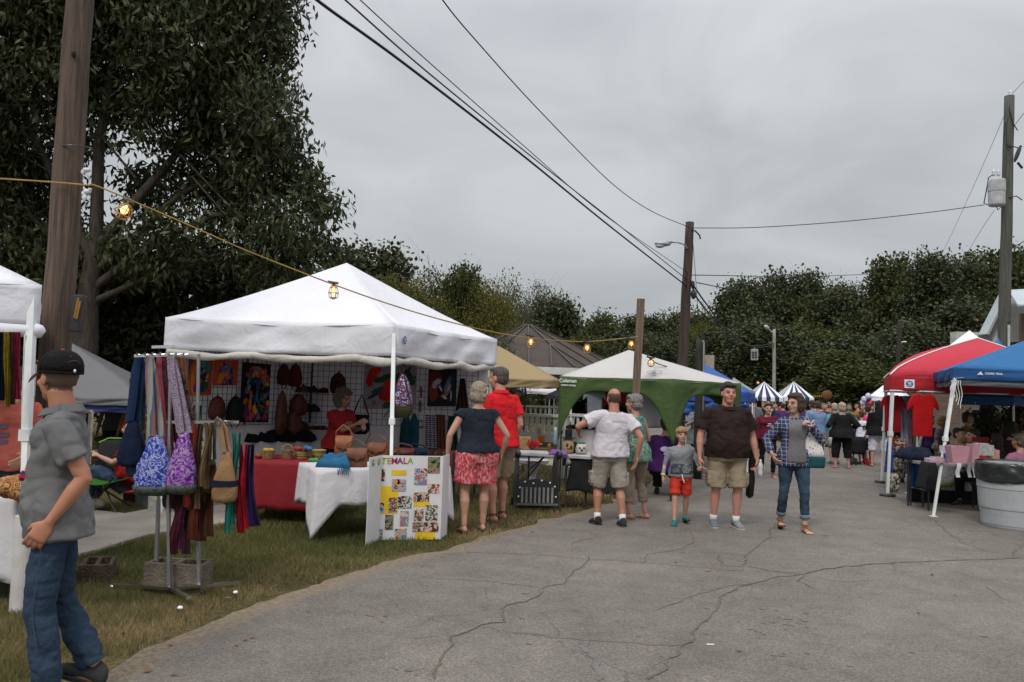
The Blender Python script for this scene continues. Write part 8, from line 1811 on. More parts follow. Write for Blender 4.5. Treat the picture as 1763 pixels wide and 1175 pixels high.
def cinder(label,p,w,dp_,h,rz,mt):
 o=empty('cinder_block',label,'cinder block',p,rz=rz,group='cinder blocks');mb=MB();t=.032
 mb.box((0,-dp_/2+t/2,h/2),(w,t,h));mb.box((0,dp_/2-t/2,h/2),(w,t,h))
 for x in(-w/2+t/2,0,w/2-t/2):mb.box((x,0,h/2-.001),(t,dp_-2*t,h-.004))
 mb.box((0,0,.012),(w-.002,dp_-.002,.02));build('block',mb,mt,o,bevel=.004);return o
cinder('cinder block weighing down the chrome rack',RP(298,1006,.05)*1.0+Vector((0,.1,0)),.45,.22,.22,R(-4),BLK_C).location.z=.012
cinder('brown cinder block on the grass left of the rack',G(152,1000)+Vector((0,.15,0)),.24,.36,.13,R(20),pm('brown_block',(.085,.055,.04),(.05,.034,.026),scale=12,bump=.9,bscale=50))
# left table and its goods
b=at_xy(41,fp.y+.16);a=Vector((b.x-1.3,b.y-.15,0));RL_=rect(a,b,.6)
ftable('folding table at the left edge behind the man in grey',RL_,.752,TOPM);cloth('white tablecloth of the left edge table, hanging in long folds',RL_,[.52,.52,.5,.5],.76,WCL,corner=.1)
lump('heap of brown knitted goods on the left edge table',G(20,866,.77)+Vector((-.02,.22,0)),(.17,.13,.17),ramp_mat('knit_brown',[hexc('8a5a38'),hexc('b88a5c'),hexc('6a3c28'),hexc('a07040')],scale=18,distort=1.5),'knitted_goods','knitwear',k=9,seed=41)
o=empty('knitted_hat','round knitted hat with red, yellow, blue and white rings on the left edge table','hat',G(27,835,.96)+Vector((0,.28,0)));mb=MB();mb.ell((0,0,.02),(.13,.12,.085),24,14)
build('hat_body',mb,ramp_mat('ring_knit',[hexc('3a1218'),hexc('a81820'),hexc('1c2470'),hexc('c8981c'),hexc('d0a020'),hexc('a81820'),hexc('201828'),hexc('b8b0a8')],scale=1.9,kind='Z'),o,smooth=True)
crumple('folded red cloth under the knitted hat',G(25,858,.80)+Vector((0,.3,0)),.36,.26,.12,bmp_cloth('red_fold',(.30,.02,.03)),'folded_cloth','cloth',44)
for i,(x,c,w,yb,lab)in enumerate(((3,'14141c',10,690,'dark scarf hanging leftmost at the tent rim'),(13,'7a6c18',11,702,'mustard yellow scarf hanging at the left tent rim'),(22,'4a3024',9,697,'brown scarf hanging between the yellow and the maroon ones'),(31,'7a1c38',11,688,'maroon scarf hanging rightmost at the left tent rim'))):
 t_,b_=P(x-2,572,5.9),P(x,yb,5.9);root=empty('hanging_scarf',lab,'scarf',b_,group='scarves at the left tent rim');s=5.9/1430;rg=[]
 for j in range(12):
  v=j/11;cc=t_.lerp(b_,v);ww=w*s*(.42+.18*math.sin(v*4+i));rg.append([cc+Vector((ww*q,.012*math.sin(q*6+v*3+i)+th_,0))for q,th_ in[(q,0)for q in np.linspace(-1,1,9)]+[(q,.01)for q in np.linspace(1,-1,9)]])
 mb=MB();mb.loft(rg);build('cloth',mb,cl('scarf_%d'%i,c),root,world=True)
 # under the grey canopy
GRN=bmp_cloth('green_chair_cloth',(.04,.16,.02));ch=empty('camp_chair','green folding camp chair under the grey canopy','chair',G(178,880))
for x in(-.28,.28):
 for y in(-.25,.25):mb=MB();mb.tube([(x,y,0),(-x*.75,-y*.9,.45),(-x*.75,-y*.9,.45)],.012,n=6);build('leg',mb,BLACK_S,ch)
mb=MB();mb.grid(lambda u,v:Vector(((u-.5)*.52,(v-.5)*.48,.40-.06*math.sin(PI*u))),10,4);build('seat',mb,GRN,ch,smooth=True,solid=.01)
mb=MB();mb.grid(lambda u,v:Vector(((u-.5)*.56,.25+.12*v-.05*math.sin(PI*u),.42+.42*v-.06*(2*u-1)**4*v)),12,6);build('backrest',mb,BLACK_C,ch,smooth=True,solid=.01)
mb=MB();mb.tube([(-.28,.36,.80),(-.15,.35,.86),(.15,.35,.86),(.28,.36,.80)],.008,n=6);build('piping',mb,pm('lime_piping',(.20,.5,.04)),ch)
def simple_box(name,label,cat,c,size,mt,rz=0,lid=None,group=None):
 o=empty(name,label,cat,c,rz=rz,group=group);mb=MB();mb.box((0,0,size[2]/2),size,taper=1.06);build('container',mb,mt,o,bevel=.01)
 if lid is not None:mb=MB();mb.box((0,0,size[2]+.01),(size[0]*1.12,size[1]*1.12,.025));build('lid',mb,lid,o,bevel=.006)
 return o
simple_box('storage_tub','grey storage tub with lime green lid left of the rack','tub',G(246,876)+Vector((0,.15,0)),(.22,.25,.17),flat(hexc('5a6462')),lid=flat(hexc('78b828')))
simple_box('red_box','low dark box with red lid beside the seated legs','box',G(222,868)+Vector((0,.2,0)),(.25,.2,.12),flat(hexc('301418')),lid=flat(hexc('b02830')))
simple_box('white_weight','white square tent weight left of the rack legs','weight',G(262,884)+Vector((0,.08,0)),(.13,.13,.28),flat(hexc('a8a49c')))
lump('bright red jacket draped beside the seated person',P(220,828,10.4),(.17,.12,.25),bmp_cloth('red_jacket',(.36,.015,.02)),'red_jacket','jacket',seed=50)
lump('pale rock at the walk edge left of the camp chair',G(160,880),(.14,.12,.14),pm('pale_rock',(.28,.24,.19),(.2,.17,.13),bump=.6),'rock','rock',seed=51)
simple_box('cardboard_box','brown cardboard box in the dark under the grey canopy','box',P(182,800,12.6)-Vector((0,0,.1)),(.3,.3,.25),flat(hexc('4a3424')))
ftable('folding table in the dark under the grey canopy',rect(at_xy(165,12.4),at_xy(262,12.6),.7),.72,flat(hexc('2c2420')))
fr_=empty('picture_frame','cream framed picture standing behind the man in grey','picture',P(148,790,8.4));A_,B_=P(128,712,8.4),P(157,714,8.4);mb=MB()
for p,q in((P(128,708,8.4),P(157,709,8.4)),(P(157,709,8.4),P(152,800,8.4)),(P(128,708,8.4),P(126,800,8.4)),(P(126,800,8.4),P(152,800,8.4))):mb.bar(p,q,.03,.045,(0,1,0))
build('frame',mb,flat(hexc('b8b0a0')),fr_,world=True);mb=MB();mb.prism([P(126,800,8.43),P(152,800,8.43),P(157,709,8.43),P(128,708,8.43)],(0,.01,0));build('picture',mb,PAT[3],fr_,world=True)
# craft stall by the railing
c0_,c1_=G(880,778,.74),G(1016,786,.74);RC_=rect(Vector((c0_.x,c0_.y,0)),Vector((c1_.x,c1_.y,0)),.75)
ftable('grey folding table loaded with painted craft ornaments before the white railing',RC_,.74,TOPM)
cloth('black cloth hanging under the craft ornaments table',[RC_[1]+(RC_[0]-RC_[1])*.22+Vector((0,.05,0)),RC_[1]+Vector((-.05,.05,0)),RC_[2]+Vector((-.05,-.05,0)),RC_[2]+(RC_[3]-RC_[2])*.22],.42,.69,BLACK_C,corner=.05,wob=.03)
CT=lambda x,y,dy=0:G(x,y,.745)+Vector((0,dy,0))
simple_box('wood_block','square tan wooden block on the craft table','wood block',CT(904,777,.35),(.17,.06,.19),flat(hexc('9a7c52')))
def spiky(label,c,mt,n=14,r=.12):
 o=empty('ornament',label,'ornament',c);mb=MB()
 for k in range(n):t=k*2.4;e=Vector((math.cos(t)*r*random.uniform(.5,1),math.sin(t)*r*.6,r*random.uniform(.6,1.5)));mb.tube([(0,0,.02),e*.6,e],[.012,.014,.002],n=5)
 build('spikes',mb,mt,o);mb=MB();mb.lathe([(.03,0),(.04,.03),(.02,.05)],(0,0,0),10);build('base',mb,flat(hexc('3a3030')),o)
spiky('spiky red flower ornament on the craft table',CT(916,776,.15),flat(hexc('b01c28')))
simple_box('green_tray','dark green and yellow tray on the craft table','tray',CT(932,776,.12),(.22,.12,.03),flat(hexc('4a4c20')))
def jar(label,c,r,h,mt,top=None,name='ornament',hat=False):
 o=empty(name,label,'ornament',c);mb=MB();mb.lathe([(r*.7,0),(r,.15*h),(r*1.02,.5*h),(r*.85,.85*h),(r*.6,h)],(0,0,0),18);b_=build('figure_body',mb,mt,o,smooth=True)
 if hat:mb=MB();mb.lathe([(r*1.25,h),(r*1.2,h*1.04),(r*.6,h*1.06),(r*.62,h*1.5),(r*.02,h*1.52)],(0,0,0),16);build('hat',mb,BLACK_C,o);mb=MB();[mb.tube([(0,0,h*1.5),(math.cos(t)*r*.8,0,h*(1.5+.25*math.sin(t)))],[.012,.003],n=5)for t in np.linspace(.2,2.9,6)];build('feathers',mb,BLACK_C,o)
 if top is not None:mb=MB();mb.lathe([(r*.65,h*.98),(r*.65,h*1.12),(.01,h*1.14)],(0,0,0),14);build('lid',mb,top,o)
 return o
j=jar('cream painted figure with a black feathered top hat on the craft table',CT(979,782,.12),.085,.22,flat(hexc('a08a68')),hat=True)
mb=MB();mb.ell((-.02,-.082,.12),(.018,.01,.03));mb.ell((.035,-.08,.09),(.02,.012,.03));mb.ell((0,-.084,.07),(.03,.01,.008));build('painted_marks',mb,flat(hexc('3a2818')),j)
j=jar('round white painted gourd face with teal top on the craft table',CT(1002,783,.12),.085,.15,flat(hexc('b8b4ac')),top=flat(hexc('207060')))
mb=MB();mb.ell((-.03,-.085,.09),(.012,.01,.016));mb.ell((.03,-.085,.09),(.012,.01,.016));mb.ell((0,-.09,.06),(.014,.012,.02));build('painted_face',mb,flat(hexc('281c18')),j)
jar('small black ornament between the cream figure and the white gourd',CT(990,782,.25),.06,.16,BLACK_C,name='ornament')
jar('small brown bird-like ornament on the craft table',CT(946,779,.12),.03,.10,flat(hexc('7a4a24')),top=flat(hexc('c08830')))
simple_box('orange_bucket','orange bucket at the back of the craft table','bucket',CT(934,764,.55),(.11,.11,.11),flat(hexc('c87820')))
jar('cream cat-like ornament above the orange bucket',CT(930,764,.7)+Vector((0,0,.12)),.04,.13,flat(hexc('b8a890')))
crumple('purple cloth lying at the front edge of the craft table',CT(961,784,.06)-Vector((0,0,.0)),.26,.16,.07,bmp_cloth('violet_cloth',(.20,.10,.34)),'purple_cloth','cloth',60)
jar('tall clear water bottle on the craft table',CT(958,770,.4),.035,.26,flat(hexc('8aa0b0'),.2),top=LOGO_WH,name='bottle')
# blue sign under the table, black folding chair
o=empty('folding_chair','black folding chair with a blue lettered sign on its back, at the craft stall','chair',G(990,838))
s_=G(990,838).y/1430
for x in(-16,16):
 for y in(0,.4):mb=MB();mb.tube([(x*s_,y,0),(x*s_*.8,y*.5+.1,.5)],.011,n=6);build('leg',mb,BLACK_S,o)
mb=MB();mb.box((0,.2,.42),(.42,.4,.03));build('seat',mb,BLACK_C,o,bevel=.01);mb=MB();mb.box((0,0,.52),(.46,.03,.34));build('backrest',mb,BLACK_C,o,bevel=.01)
mb=MB();mb.box((0,-.03,.47),(.34,.012,.19));sg=build('sign',mb,flat(hexc('1c4a88')),o);mb=MB()
for k in range(2):
 for i in range(7):mb.box((-.13+.04*i+(.01 if k else 0),-.038,.50-.06*k),(.024,.003,.026))
build('sign_lettering',mb,flat(hexc('6a94c0')),sg)
# rocking cradle bench
o=empty('cradle_bench','black dotted cradle bench with white slats standing on the grass','bench',G(924,878),rz=R(7));s_=G(924,878).y/1430;w_=72*s_
mb=MB();mb.prism([(-w_/2,0,.07),(w_/2,0,.07),(w_/2,0,.33),(w_*.3,0,.40),(0,0,.43),(-w_*.3,0,.40),(-w_/2,0,.33)],(0,.03,0));fp_=build('front_panel',mb,BLACK_S,o,bevel=.004)
mb=MB();mb.prism([(-w_/2,.34,.07),(w_/2,.34,.07),(w_/2,.34,.33),(-w_/2,.34,.33)],(0,.03,0));build('rear_panel',mb,BLACK_S,o)
mb=MB();
for i in range(8):x=-w_*.36+w_*.72*i/7;mb.box((x,-.008,.20),(.028,.012,.21))
build('white_slats',mb,flat(hexc('8a8c88')),fp_)
mb=MB();mb.box((0,-.02,.075),(w_*1.08,.05,.025));mb.box((0,.19,.075),(w_,.36,.02));build('bottom_board',mb,flat(hexc('6a6c68')),o)
for s in(-1,1):
 mb=MB();mb.prism([(s*w_/2,-.0,.05),(s*w_/2,.37,.05),(s*w_/2,.37,.5),(s*w_/2,.25,.72),(s*w_/2,.15,.78),(s*w_/2,.02,.74),(s*w_/2,-.02,.5)],(s*-.03,0,0));mb.ell((s*w_/2,.0,.76),(.05,.10,.06));mb.tube([(s*w_/2,-.02,.12),(s*w_/2*1.1,-.05,0)],.02,n=6);mb.tube([(s*w_/2,.36,.12),(s*w_/2*1.05,.4,0)],.02,n=6);build('end_panel',mb,BLACK_S,o,smooth=False)
mb=MB()
for x,z in((-.42,.30),(-.3,.38),(-.1,.36),(.1,.40),(.3,.37),(.42,.32),(-.45,.18),(.45,.18)):mb.ell((x*w_,-.004,z),(.013,.006,.013),8,6)
build('white_dots',mb,LOGO_WH,fp_)
# small white pedestal table with toys
o=empty('pedestal_table','small white draped table with a red toy duck behind the cradle bench','table',G(915,852));mb=MB();hz_=.55
mb.lathe([(.16,0),(.15,.05),(.07,.14),(.06,.3),(.13,.45),(.25,.50),(.27,.55),(.01,.555)],(0,0,0),20);build('pedestal',mb,WCL,o,smooth=False)
t_=empty('toy_duck','red and orange toy duck on wheels upon the small white draped table','toy',G(915,852)+Vector((-.06,0,.56)));mb=MB();mb.ell((0,0,.10),(.15,.06,.05));mb.tube([(.10,0,.10),(.13,0,.2)],.02,n=8);mb.ell((.13,0,.24),(.04,.04,.05));build('duck_body',mb,flat(hexc('b83818')),t_,smooth=True)
mb=MB();mb.ell((.18,0,.235),(.03,.02,.012));build('beak',mb,flat(hexc('d08820')),t_);mb=MB();mb.box((0,0,.03),(.32,.1,.03));build('base',mb,flat(hexc('203a4a')),t_)
o=simple_box('low_stand','low black stand with a leopard-patterned cover at the grass edge behind the man in white','stand',G(1035,850)+Vector((0,.2,0)),(.55,.3,.28),BLACK_S);mb=MB();mb.box((0,0,.30),(.6,.34,.10));build('cover',mb,ramp_mat('leopard',[hexc('281c14'),hexc('8a6a40'),hexc('a07a48'),hexc('2c2018')],scale=30,kind='noise',distort=2),o,bevel=.02)
# shirts for sale
def tee(label,x,y0,y1,wpx,d,mt,rz=0,logo=None,stand=False):
 t,b=P(x,y0,d),P(x,y1,d);h=t.z-b.z;w=wpx*d/1430/2;root=empty('t_shirt',label,'t-shirt',b,rz=rz)
 ol=[(-.60,0),(.60,0),(.62,.55),(.66,.72),(1.0,.60),(.98,.74),(.72,.94),(.30,1.0),(.12,.965),(-.12,.965),(-.30,1.0),(-.72,.94),(-.98,.74),(-1.0,.60),(-.66,.72),(-.62,.55)]
 mb=MB();mb.prism([(px*w,0,pz*h)for px,pz in ol],(0,.05,0));o=build('shirt_cloth',mb,mt,root,bevel=.012)
 if logo:
  mb=MB();mb.lathe([(w*.42,-.001),(w*.42,.0)],(0,0,0),24);mb.v=[Vector((v.x,-.006+v.z,h*.72+v.y))for v in mb.v];lg=build('print_ring',mb,LOGO_GY,root);mb=MB();mb.lathe([(w*.34,-.001),(w*.34,0)],(0,0,0),24);mb.v=[Vector((v.x,-.010+v.z,h*.72+v.y))for v in mb.v];l2=build('print_disc',mb,BLACK_C,lg)
  mb=MB();mb.prism([(-.02,-.013,h*.72-w*.25),(.03,-.013,h*.72-w*.25),(.045,-.013,h*.72+.0),(.02,-.013,h*.72+w*.25),(-.01,-.013,h*.72+w*.18),(.0,-.013,h*.72)],(0,-.002,0));build('print_figure',mb,flat(hexc('b0203a')),lg)
 mb=MB();mb.tube([(-w*.5,.025,h*.93),(0,.025,h*1.0),(w*.5,.025,h*.93)],.008,n=5);mb.tube([(0,.025,h),(0,.025,h+.06),(.02,.025,h+.08)],.004,n=5);build('hanger',mb,BLACK_S,root)
 return root
TEAL_T=bmp_cloth('turquoise_shirt',(.02,.30,.33),(.015,.24,.27));REDT=bmp_cloth('red_sale_shirt',(.50,.012,.014),(.40,.010,.012));DRED=bmp_cloth('dark_red_shirt',(.22,.008,.012),(.16,.006,.010))
tee('turquoise T-shirt hanging sideways in the corner of the green skirted canopy',975,674,715,24,13.9,TEAL_T,R(35))
tee('black T-shirt with a round red emblem under the green skirted canopy',996,672,712,38,14.2,BLK,0,True)
tee('grey T-shirt on a stand with pale neck under the green skirted canopy',1023,668,724,40,13.6,GREYT)
tee('bright red T-shirt hanging from the rim of the red canopy',1590,678,752,54,14.3,REDT)
tee('dark red T-shirt hanging at the left corner of the red canopy',1537,680,745,42,14.9,DRED,R(-25))
for i,(x,c,lab)in enumerate(((1558,'8a90a8','pale blue-grey garment strip hanging between the two red shirts'),(1564,'a87888','pinkish garment strip hanging between the two red shirts'),(1571,'8a8478','cream garment strip next to the bright red shirt'))):
 t_,b_=P(x,682,15.2+i*.2),P(x,790,15.2+i*.2);o=empty('hanging_garment',lab,'garment',b_,group='garments on the red canopy rail');rg=[[(lambda q,v:b_.lerp(t_,v)+Vector((.07*q,.02*math.sin(q*5+v*6),0)))(q,v)+Vector((0,dy,0))for q,dy in[(q,0)for q in np.linspace(-1,1,7)]+[(q,.02)for q in np.linspace(1,-1,7)]]for v in np.linspace(0,1,8)]
 mb=MB();mb.loft(rg);build('garment_cloth',mb,cl('garment_%d'%i,c),o,world=True)
cbl=rect(at_xy(985,14.3),at_xy(1032,14.1),.7);ftable('folding table under the white cloth below the green skirted canopy',cbl,.98,TOPM);cloth('white tablecloth of the table below the green skirted canopy',cbl,.5,.988,WCL)
lump('dark caps and red goods on the white cloth below the green skirted canopy',at_xy(1008,14.4)+Vector((0,0,.99)),(.30,.15,.07),PAT[1],'caps','caps',seed=70)
def umbrella(label,x,y,d,r,mt,tilt):
 c=P(x,y,d);o=empty('umbrella',label,'umbrella',c,rot=tilt);mb=MB();n_=8
 mb.grid(lambda u,v:Vector((math.cos(u*6.2832)*r*v*(1-.05*abs(math.sin(u*6.2832*4))),math.sin(u*6.2832)*r*v*(1-.05*abs(math.sin(u*6.2832*4))),.28*r*(1-v*v)+.02*abs(math.sin(u*6.2832*4))*v)),64,8);build('canopy',mb,mt,o,smooth=True,solid=.004)
 mb=MB();mb.tube([(0,0,.32*r),(0,0,-.7)],.01,n=6);build('shaft',mb,STEEL_G,o);mb=MB()
 for k in range(8):t=k*PI/4;mb.tube([(0,0,.26*r),(math.cos(t)*r*.6,math.sin(t)*r*.6,.17*r),(math.cos(t)*r,math.sin(t)*r,0)],.004,n=4)
 build('ribs',mb,STEEL_G,o)
umbrella('open white umbrella on display under the green skirted canopy',1118,700,13.8,.42,fabric('umbrella_white',(.62,.62,.66),.2),(R(62),R(18),0))
umbrella('open red umbrella on display under the green skirted canopy',1048,684,14.2,.40,fabric('umbrella_red',(.6,.03,.05),.2),(R(20),R(-5),0))
# right stall
ta,tb2=G(1597,797,.74),G(1690,800,.74);RT=rect(Vector((ta.x,ta.y,0)),Vector((tb2.x+.3,tb2.y,0)),.75)
ftable('folding table with crossed black legs under the royal blue canopy',RT,.735,flat(hexc('8a8488')))
for(t0,t1,y1,lab)in((.0,.10,.40,'left'),(.78,.98,.55,'right')):
 p,q=RT[0].lerp(RT[1],t0),RT[0].lerp(RT[1],t1);cloth(f'black cloth hanging over the {lab} end of the table under the royal blue canopy',[p+Vector((0,-.02,0)),q+Vector((0,-.02,0)),q+Vector((0,.2,0)),p+Vector((0,.2,0))],y1,.745,BLACK_C,corner=.03,name='black_cloth')
for i,(x0,x1)in enumerate(((1645,1652),(1665,1671),(1674,1680),(1682,1688))):
 p,q=P(x0,797,RT[0].y-.03),P(x1,797,RT[0].y-.03);o=empty('ribbon',('leftmost single','second','third','rightmost')[i]+' white ribbon hanging over the table edge under the royal blue canopy','ribbon',p-Vector((0,0,.2)),group='white ribbons on the table edge');mb=MB()
 mb.grid(lambda u,v:p.lerp(q,u)+Vector((.01*math.sin(v*7+i),-.02-.01*math.sin(v*5+i),.02-.24*v)),3,10);build('ribbon_cloth',mb,LOGO_WH,o,world=True,solid=.004)
PINK=pm('pink_paper',(.52,.26,.30),(.44,.22,.26),rough=.6)
def paperbag(label,x,y0,y1,w0,w1,d,mt,name='paper_bag'):
 b_=P(x,y1,d);h=P(x,y0,d).z-b_.z;s=d/1430;o=empty(name,label,'bag',b_);mb=MB();a0,a1=w1*s/2,w0*s/2;mb.loft([[(-a0,-.07,0),(a0,-.07,0),(a0,.07,0),(-a0,.07,0)],[(-a1,-.09,h),(a1,-.09,h),(a1,.09,h),(-a1,.09,h)]]);build('bag_body',mb,mt,o);mb=MB();mb.tube([(-.05,-.09,h*.95),(-.04,-.095,h*1.12),(.04,-.095,h*1.12),(.05,-.09,h*.95)],.004,n=5);build('handle',mb,flat(hexc('8a5a60')),o)
paperbag('large pink flared gift bag on the table under the royal blue canopy',1648,768,797,33,24,12.0,PINK)
paperbag('tall narrow pink bag right of the large pink gift bag',1675,765,796,13,11,12.4,PINK)
paperbag('blue and white striped book-like bag left of the large pink gift bag',1627,768,794,9,8,12.3,ramp_mat('blue_white_books',[hexc('3a8aa8'),hexc('c8c8d0'),hexc('284a7a')],scale=20,kind='X'))
for i,(x,y,sz,c,lab,nm)in enumerate(((1612,793,(.28,.16,.06),'b89aa8','flat pale pink packages at the left of the table under the royal blue canopy','packages'),(1690,792,(.12,.1,.07),'a81828','small red box right of the tall pink bag','box'),(1668,790,(.10,.1,.09),'a06a28','small orange box between the pink bags','box'),(1688,775,(.3,.2,.16),'a0a0a0','white box behind the small red box','box'),(1700,782,(.26,.2,.14),'b08078','clear tub of pink goods behind the trash can','tub'))):
 o=empty(nm.replace(' ','_'),lab,nm,P(x,y,12.3+.1*i)-Vector((0,0,sz[2]*.5)));mb=MB();mb.box((0,0,sz[2]/2),sz);mb.box((.02,.02,sz[2]+.01),(sz[0]*.6,sz[1]*.7,.02));build('box_body',mb,flat(hexc(c)),o,bevel=.006)
simple_box('red_crate','dark red box held up beside the girl in the white T-shirt','box',P(1688,768,13.3),(.20,.12,.14),flat(hexc('6a1018')))
# banner behind the table
ba0,ba1=at_xy(1566,13.9),at_xy(1720,13.7);o=empty('banner','blue, white and black banner skirt behind the table with crossed legs','banner',(ba0+ba1)/2);zt_,zb_=P(1600,786,13.9).z,.16
for t0,t1,c in((0,.12,'1c56a0'),(.12,.2,'8ab0d0'),(.2,1,'a8a4a8')):mb=MB();p,q=ba0.lerp(ba1,t0),ba0.lerp(ba1,t1);mb.grid(lambda u,v:p.lerp(q,u)+Vector((0,.015*math.sin(u*14),lerp(zb_,zt_,v))),20,3);build('banner_cloth',mb,flat(hexc(c)),o,world=True,solid=.004)
mb=MB();mb.prism([ba0+Vector((0,-.03,.0)),ba1+Vector((0,-.03,.0)),ba1+Vector((0,-.03,.22)),ba0+Vector((0,-.03,.22))],(0,.05,0));build('banner_foot',mb,BLACK_C,o,world=True)
mb=MB();
for x,y in((1640,832),(1660,815),(1625,835)):c=on_plane(ba0,ba1,x,y)+Vector((0,-.03,0));mb.ell(c,(.16,.01,.035),rot=Euler((0,-.3,0)).to_matrix())
build('banner_mark',mb,flat(hexc('8a9030')),o,world=True,smooth=True)
ftable('narrow dark table in front of the banner left end',rect(at_xy(1563,13.2),at_xy(1592,13.1),.8),.74,BLACK_C)
crumple('heap of navy and black garments at the left end of the banner',at_xy(1576,13.5)+Vector((0,0,.745)),.5,.5,.18,bmp_cloth('navy_heap',(.015,.02,.04)),'garment_heap','garments',80)
for i,(x,y,c,lab)in enumerate(((1549,775,'8a2c18','red and orange flowered figure hanging by the red canopy leg'),(1537,838,'8a8880','white bottles and bags on the asphalt by the red canopy leg'),(1550,812,'6a6038','basket of goods on the asphalt behind the red canopy leg'))):
 lump(lab,P(x,y,15+.2*i)-Vector((0,0,.1)),(.11,.1,.32),ramp_mat('clutter_%d'%i,[hexc(c),hexc('b8b0a0'),hexc('3a3428'),hexc(c)],scale=14,distort=1),'stall_goods','goods',k=8,seed=90+i)
BLUEC=bmp_cloth('blue_skirting',(.02,.05,.20));bs=rect(at_xy(1528,19.5),at_xy(1560,19.3),.7);ftable('folding table under the deep blue cloth behind the red canopy leg',bs,.72,TOPM);cloth('deep blue tablecloth behind the red canopy leg',bs,.68,.73,BLUEC)
# flowering plants at the right
def flowerbush(label,x,y0,y1,wpx,d,leafm,fcol,n=900,nf=60):
 r=np.random.default_rng(int(x));b_=at_xy(x,d);z1=P(x,y0,d).z;w=wpx*d/1430/2;root=empty('flowering_plant',label,'plant',b_,group='flowering plants on the right')
 bl=[(np.array([r.uniform(-.5,.5)*w,r.uniform(-.3,.3),z1*r.uniform(.35,.85)]),np.array([w*.6,w*.6,z1*.22]))for _ in range(9)];V,Fc,a=crown_mesh(bl,n,5,.09,r,droop=.1,spread=.07,wr=.5,gap=.2);npmesh('foliage',V,Fc,leafm,parent=root,attr=a)
 T,dd_,k_=crown_points(bl,nf,r,.9);mb=MB()
 for t in T:mb.ell(Vector(t),(.035,.035,.028),6,4)
 build('flowers',mb,flat(hexc(fcol)),root);mb=MB();mb.tube([(0,0,0),(.05,0,z1*.4),(0,0,z1*.8)],[.04,.03,.01],n=7);build('stem',mb,BARK,root,smooth=True)
flowerbush('bush with red flowers between the canopies, right of the slender tent pole',1742,690,780,75,17.5,LEAF_GR,'a82838')
flowerbush('climbing plant with pale and plum flowers left of the red flowered bush',1697,698,780,34,16.8,LEAF_GR,'8a6a74',500,70)
flowerbush('yellow and orange flowering plant at the foot of the red flowered bush',1738,735,780,50,16.2,LEAF_GR,'b86a30',300,40)
o=empty('white_column','broad white column behind the climbing flowers','column',at_xy(1692,18));mb=MB();mb.lathe([(.30,0),(.30,.1),(.24,.14),(.22,2.2),(.28,2.25),(.28,2.35)],(0,0,0),18);build('column_shaft',mb,flat(hexc('a09c98')),o)
o=empty('price_card','blank white card pinned under the rear blue canopy','card',P(1679,702,15.1));mb=MB();mb.box((0,0,0),(.15,.008,.09));mb.bar((0,0,.04),(0,0,.10),.006,.006);build('card_sheet',mb,LOGO_WH,o)
# far things
o=empty('balloon_cluster','cluster of red, white and violet balloons left of the red canopy','balloons',P(1496,700,23));
for i in range(9):
 mb=MB();mb.ell(P(1491+rr_.uniform(-6,8),688+rr_.uniform(-7,9),23+rr_.uniform(-.2,.2)),(.075,.075,.09));build('balloon',mb,flat(hexc(['a81c3a','c8c8d8','4a2a8a'][i%3]),.3),o,smooth=True,world=True)
mb=MB();mb.tube([P(1492,690,23),P(1496,700,23),P(1497,745,23)],.004,n=4);build('strings',mb,LOGO_WH,o,world=True)
o=empty('round_sign','big orange-brown pumpkin-shaped sign over the far crowd','sign',P(1424,700,33));mb=MB();mb.ell(P(1424,681,33),(.22,.08,.20));build('sign_face',mb,flat(hexc('6a4424')),o,smooth=True,world=True);mb=MB();mb.bar(at_xy(1424,33),P(1424,690,33),.05,.05);build('post',mb,WOOD_DK,o,world=True)
o=empty('pennant_line','thin line of tiny yellow and red pennants left of the orange round sign','pennants',P(1405,680,34));mb=MB();mb.tube([P(1393,680,34),P(1405,681,34),P(1416,680,34)],.012,n=4);build('line',mb,WIRE,o,world=True);mb=MB()
for k in range(7):c=P(1395+3.2*k,681,34);mb.prism([c+Vector((-.03,0,0)),c+Vector((.03,0,0)),c+Vector((0,0,-.09))],(0,.01,0))
build('pennants',mb,flat(hexc('b89028')),o,world=True)
o=empty('barrier_tape','yellow barrier rail across the far street between the walkers','barrier',at_xy(1475,30));mb=MB();mb.bar(P(1462,712,30),P(1488,713,30),.04,.07);build('rail',mb,flat(hexc('a88018')),o,world=True)
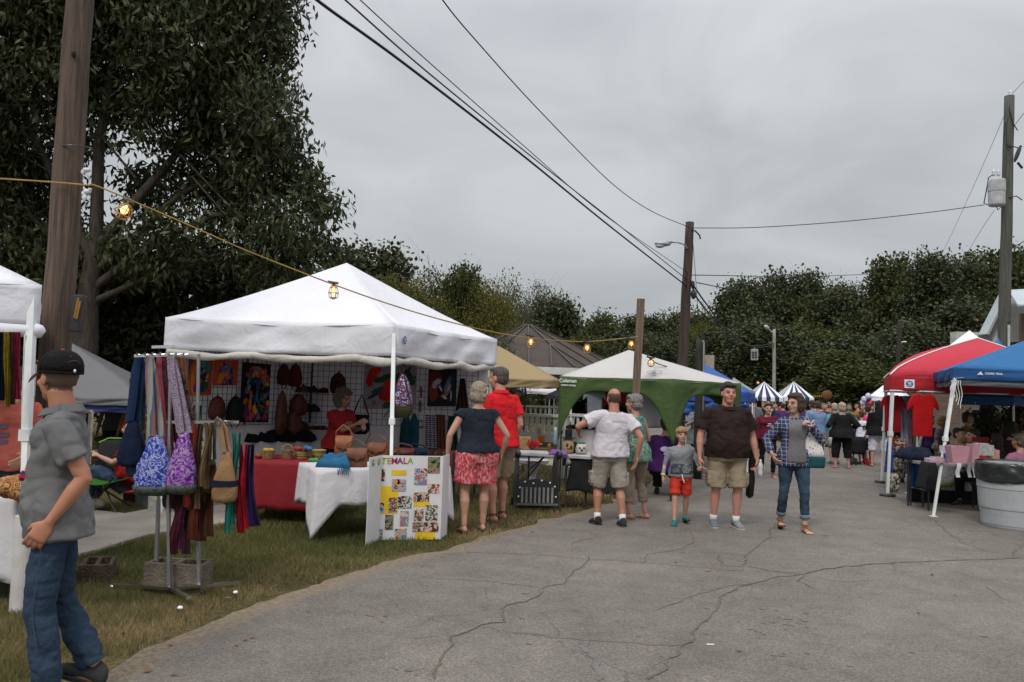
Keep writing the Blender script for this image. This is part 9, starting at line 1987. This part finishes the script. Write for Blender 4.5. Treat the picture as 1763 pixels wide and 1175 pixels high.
for x in(1463,1487):mb=MB();mb.bar(at_xy(x,30),P(x,711,30),.05,.05);build('post',mb,WOOD_DK,o,world=True)
def car(label,x,yb,d,c,L_=4.2):
 p=at_xy(x,d);p.z=terr(p.x,p.y);p.z=max(p.z,P(x,yb,d).z);o=empty('parked_car',label,'car',p,rz=R(8));mb=MB()
 mb.prism([(-L_/2,-.85,.35),(L_/2,-.85,.35),(L_/2,-.85,.8),(L_*.3,-.85,.92),(L_*.15,-.85,1.4),(-L_*.25,-.85,1.42),(-L_*.38,-.85,.95),(-L_/2,-.85,.85)],(0,1.7,0));build('body',mb,flat(hexc(c),.3),o,bevel=.08)
 mb=MB();mb.prism([(L_*.26,-.86,.94),(L_*.13,-.86,1.34),(-L_*.23,-.86,1.36),(-L_*.33,-.86,.96)],(0,1.72,0));build('window',mb,pm('car_glass',(.03,.035,.04),rough=.1,spec=.8),o)
 for s in(-1,1):
  for y in(-.82,.82):mb=MB();mb.tube([(s*L_*.3,y-.1,.33),(s*L_*.3,y+.1,.33)],.33,n=16);build('wheel',mb,BLACK_S,o)
car('distant pale van-like car beyond the crowd left of the white far canopy',1480,690,60,'a8a8a4',4.8)
car('second distant pale car beyond the crowd',1462,690,66,'989c9c')
# fallen leaves and litter on verge and road
mb=MB();rl=random.Random(8)
for _ in range(190):
 x=rl.uniform(150,1763);y=rl.uniform(880,1175);c=G(x,y);ex_=float(edge_x(c.y));dd_=c.x-ex_
 if rl.random()>(.9 if abs(dd_)<.5 else.12):continue
 a_=rl.uniform(0,6.28);L_=rl.uniform(.015,.035);z_=.014 if dd_>0 else.03;u_=Vector((math.cos(a_),math.sin(a_),rl.uniform(-.3,.3)))*L_;v_=Vector((-math.sin(a_),math.cos(a_),rl.uniform(-.2,.4)))*L_*.4;c.z=z_
 mb.add([c-u_,c+v_,c+u_,c-v_],[(0,1,2,3)])
tag(build('fallen_leaves',mb,pm('dry_leaf',(.23,.13,.06),(.12,.07,.035),scale=3),solid=.001),kind='stuff')
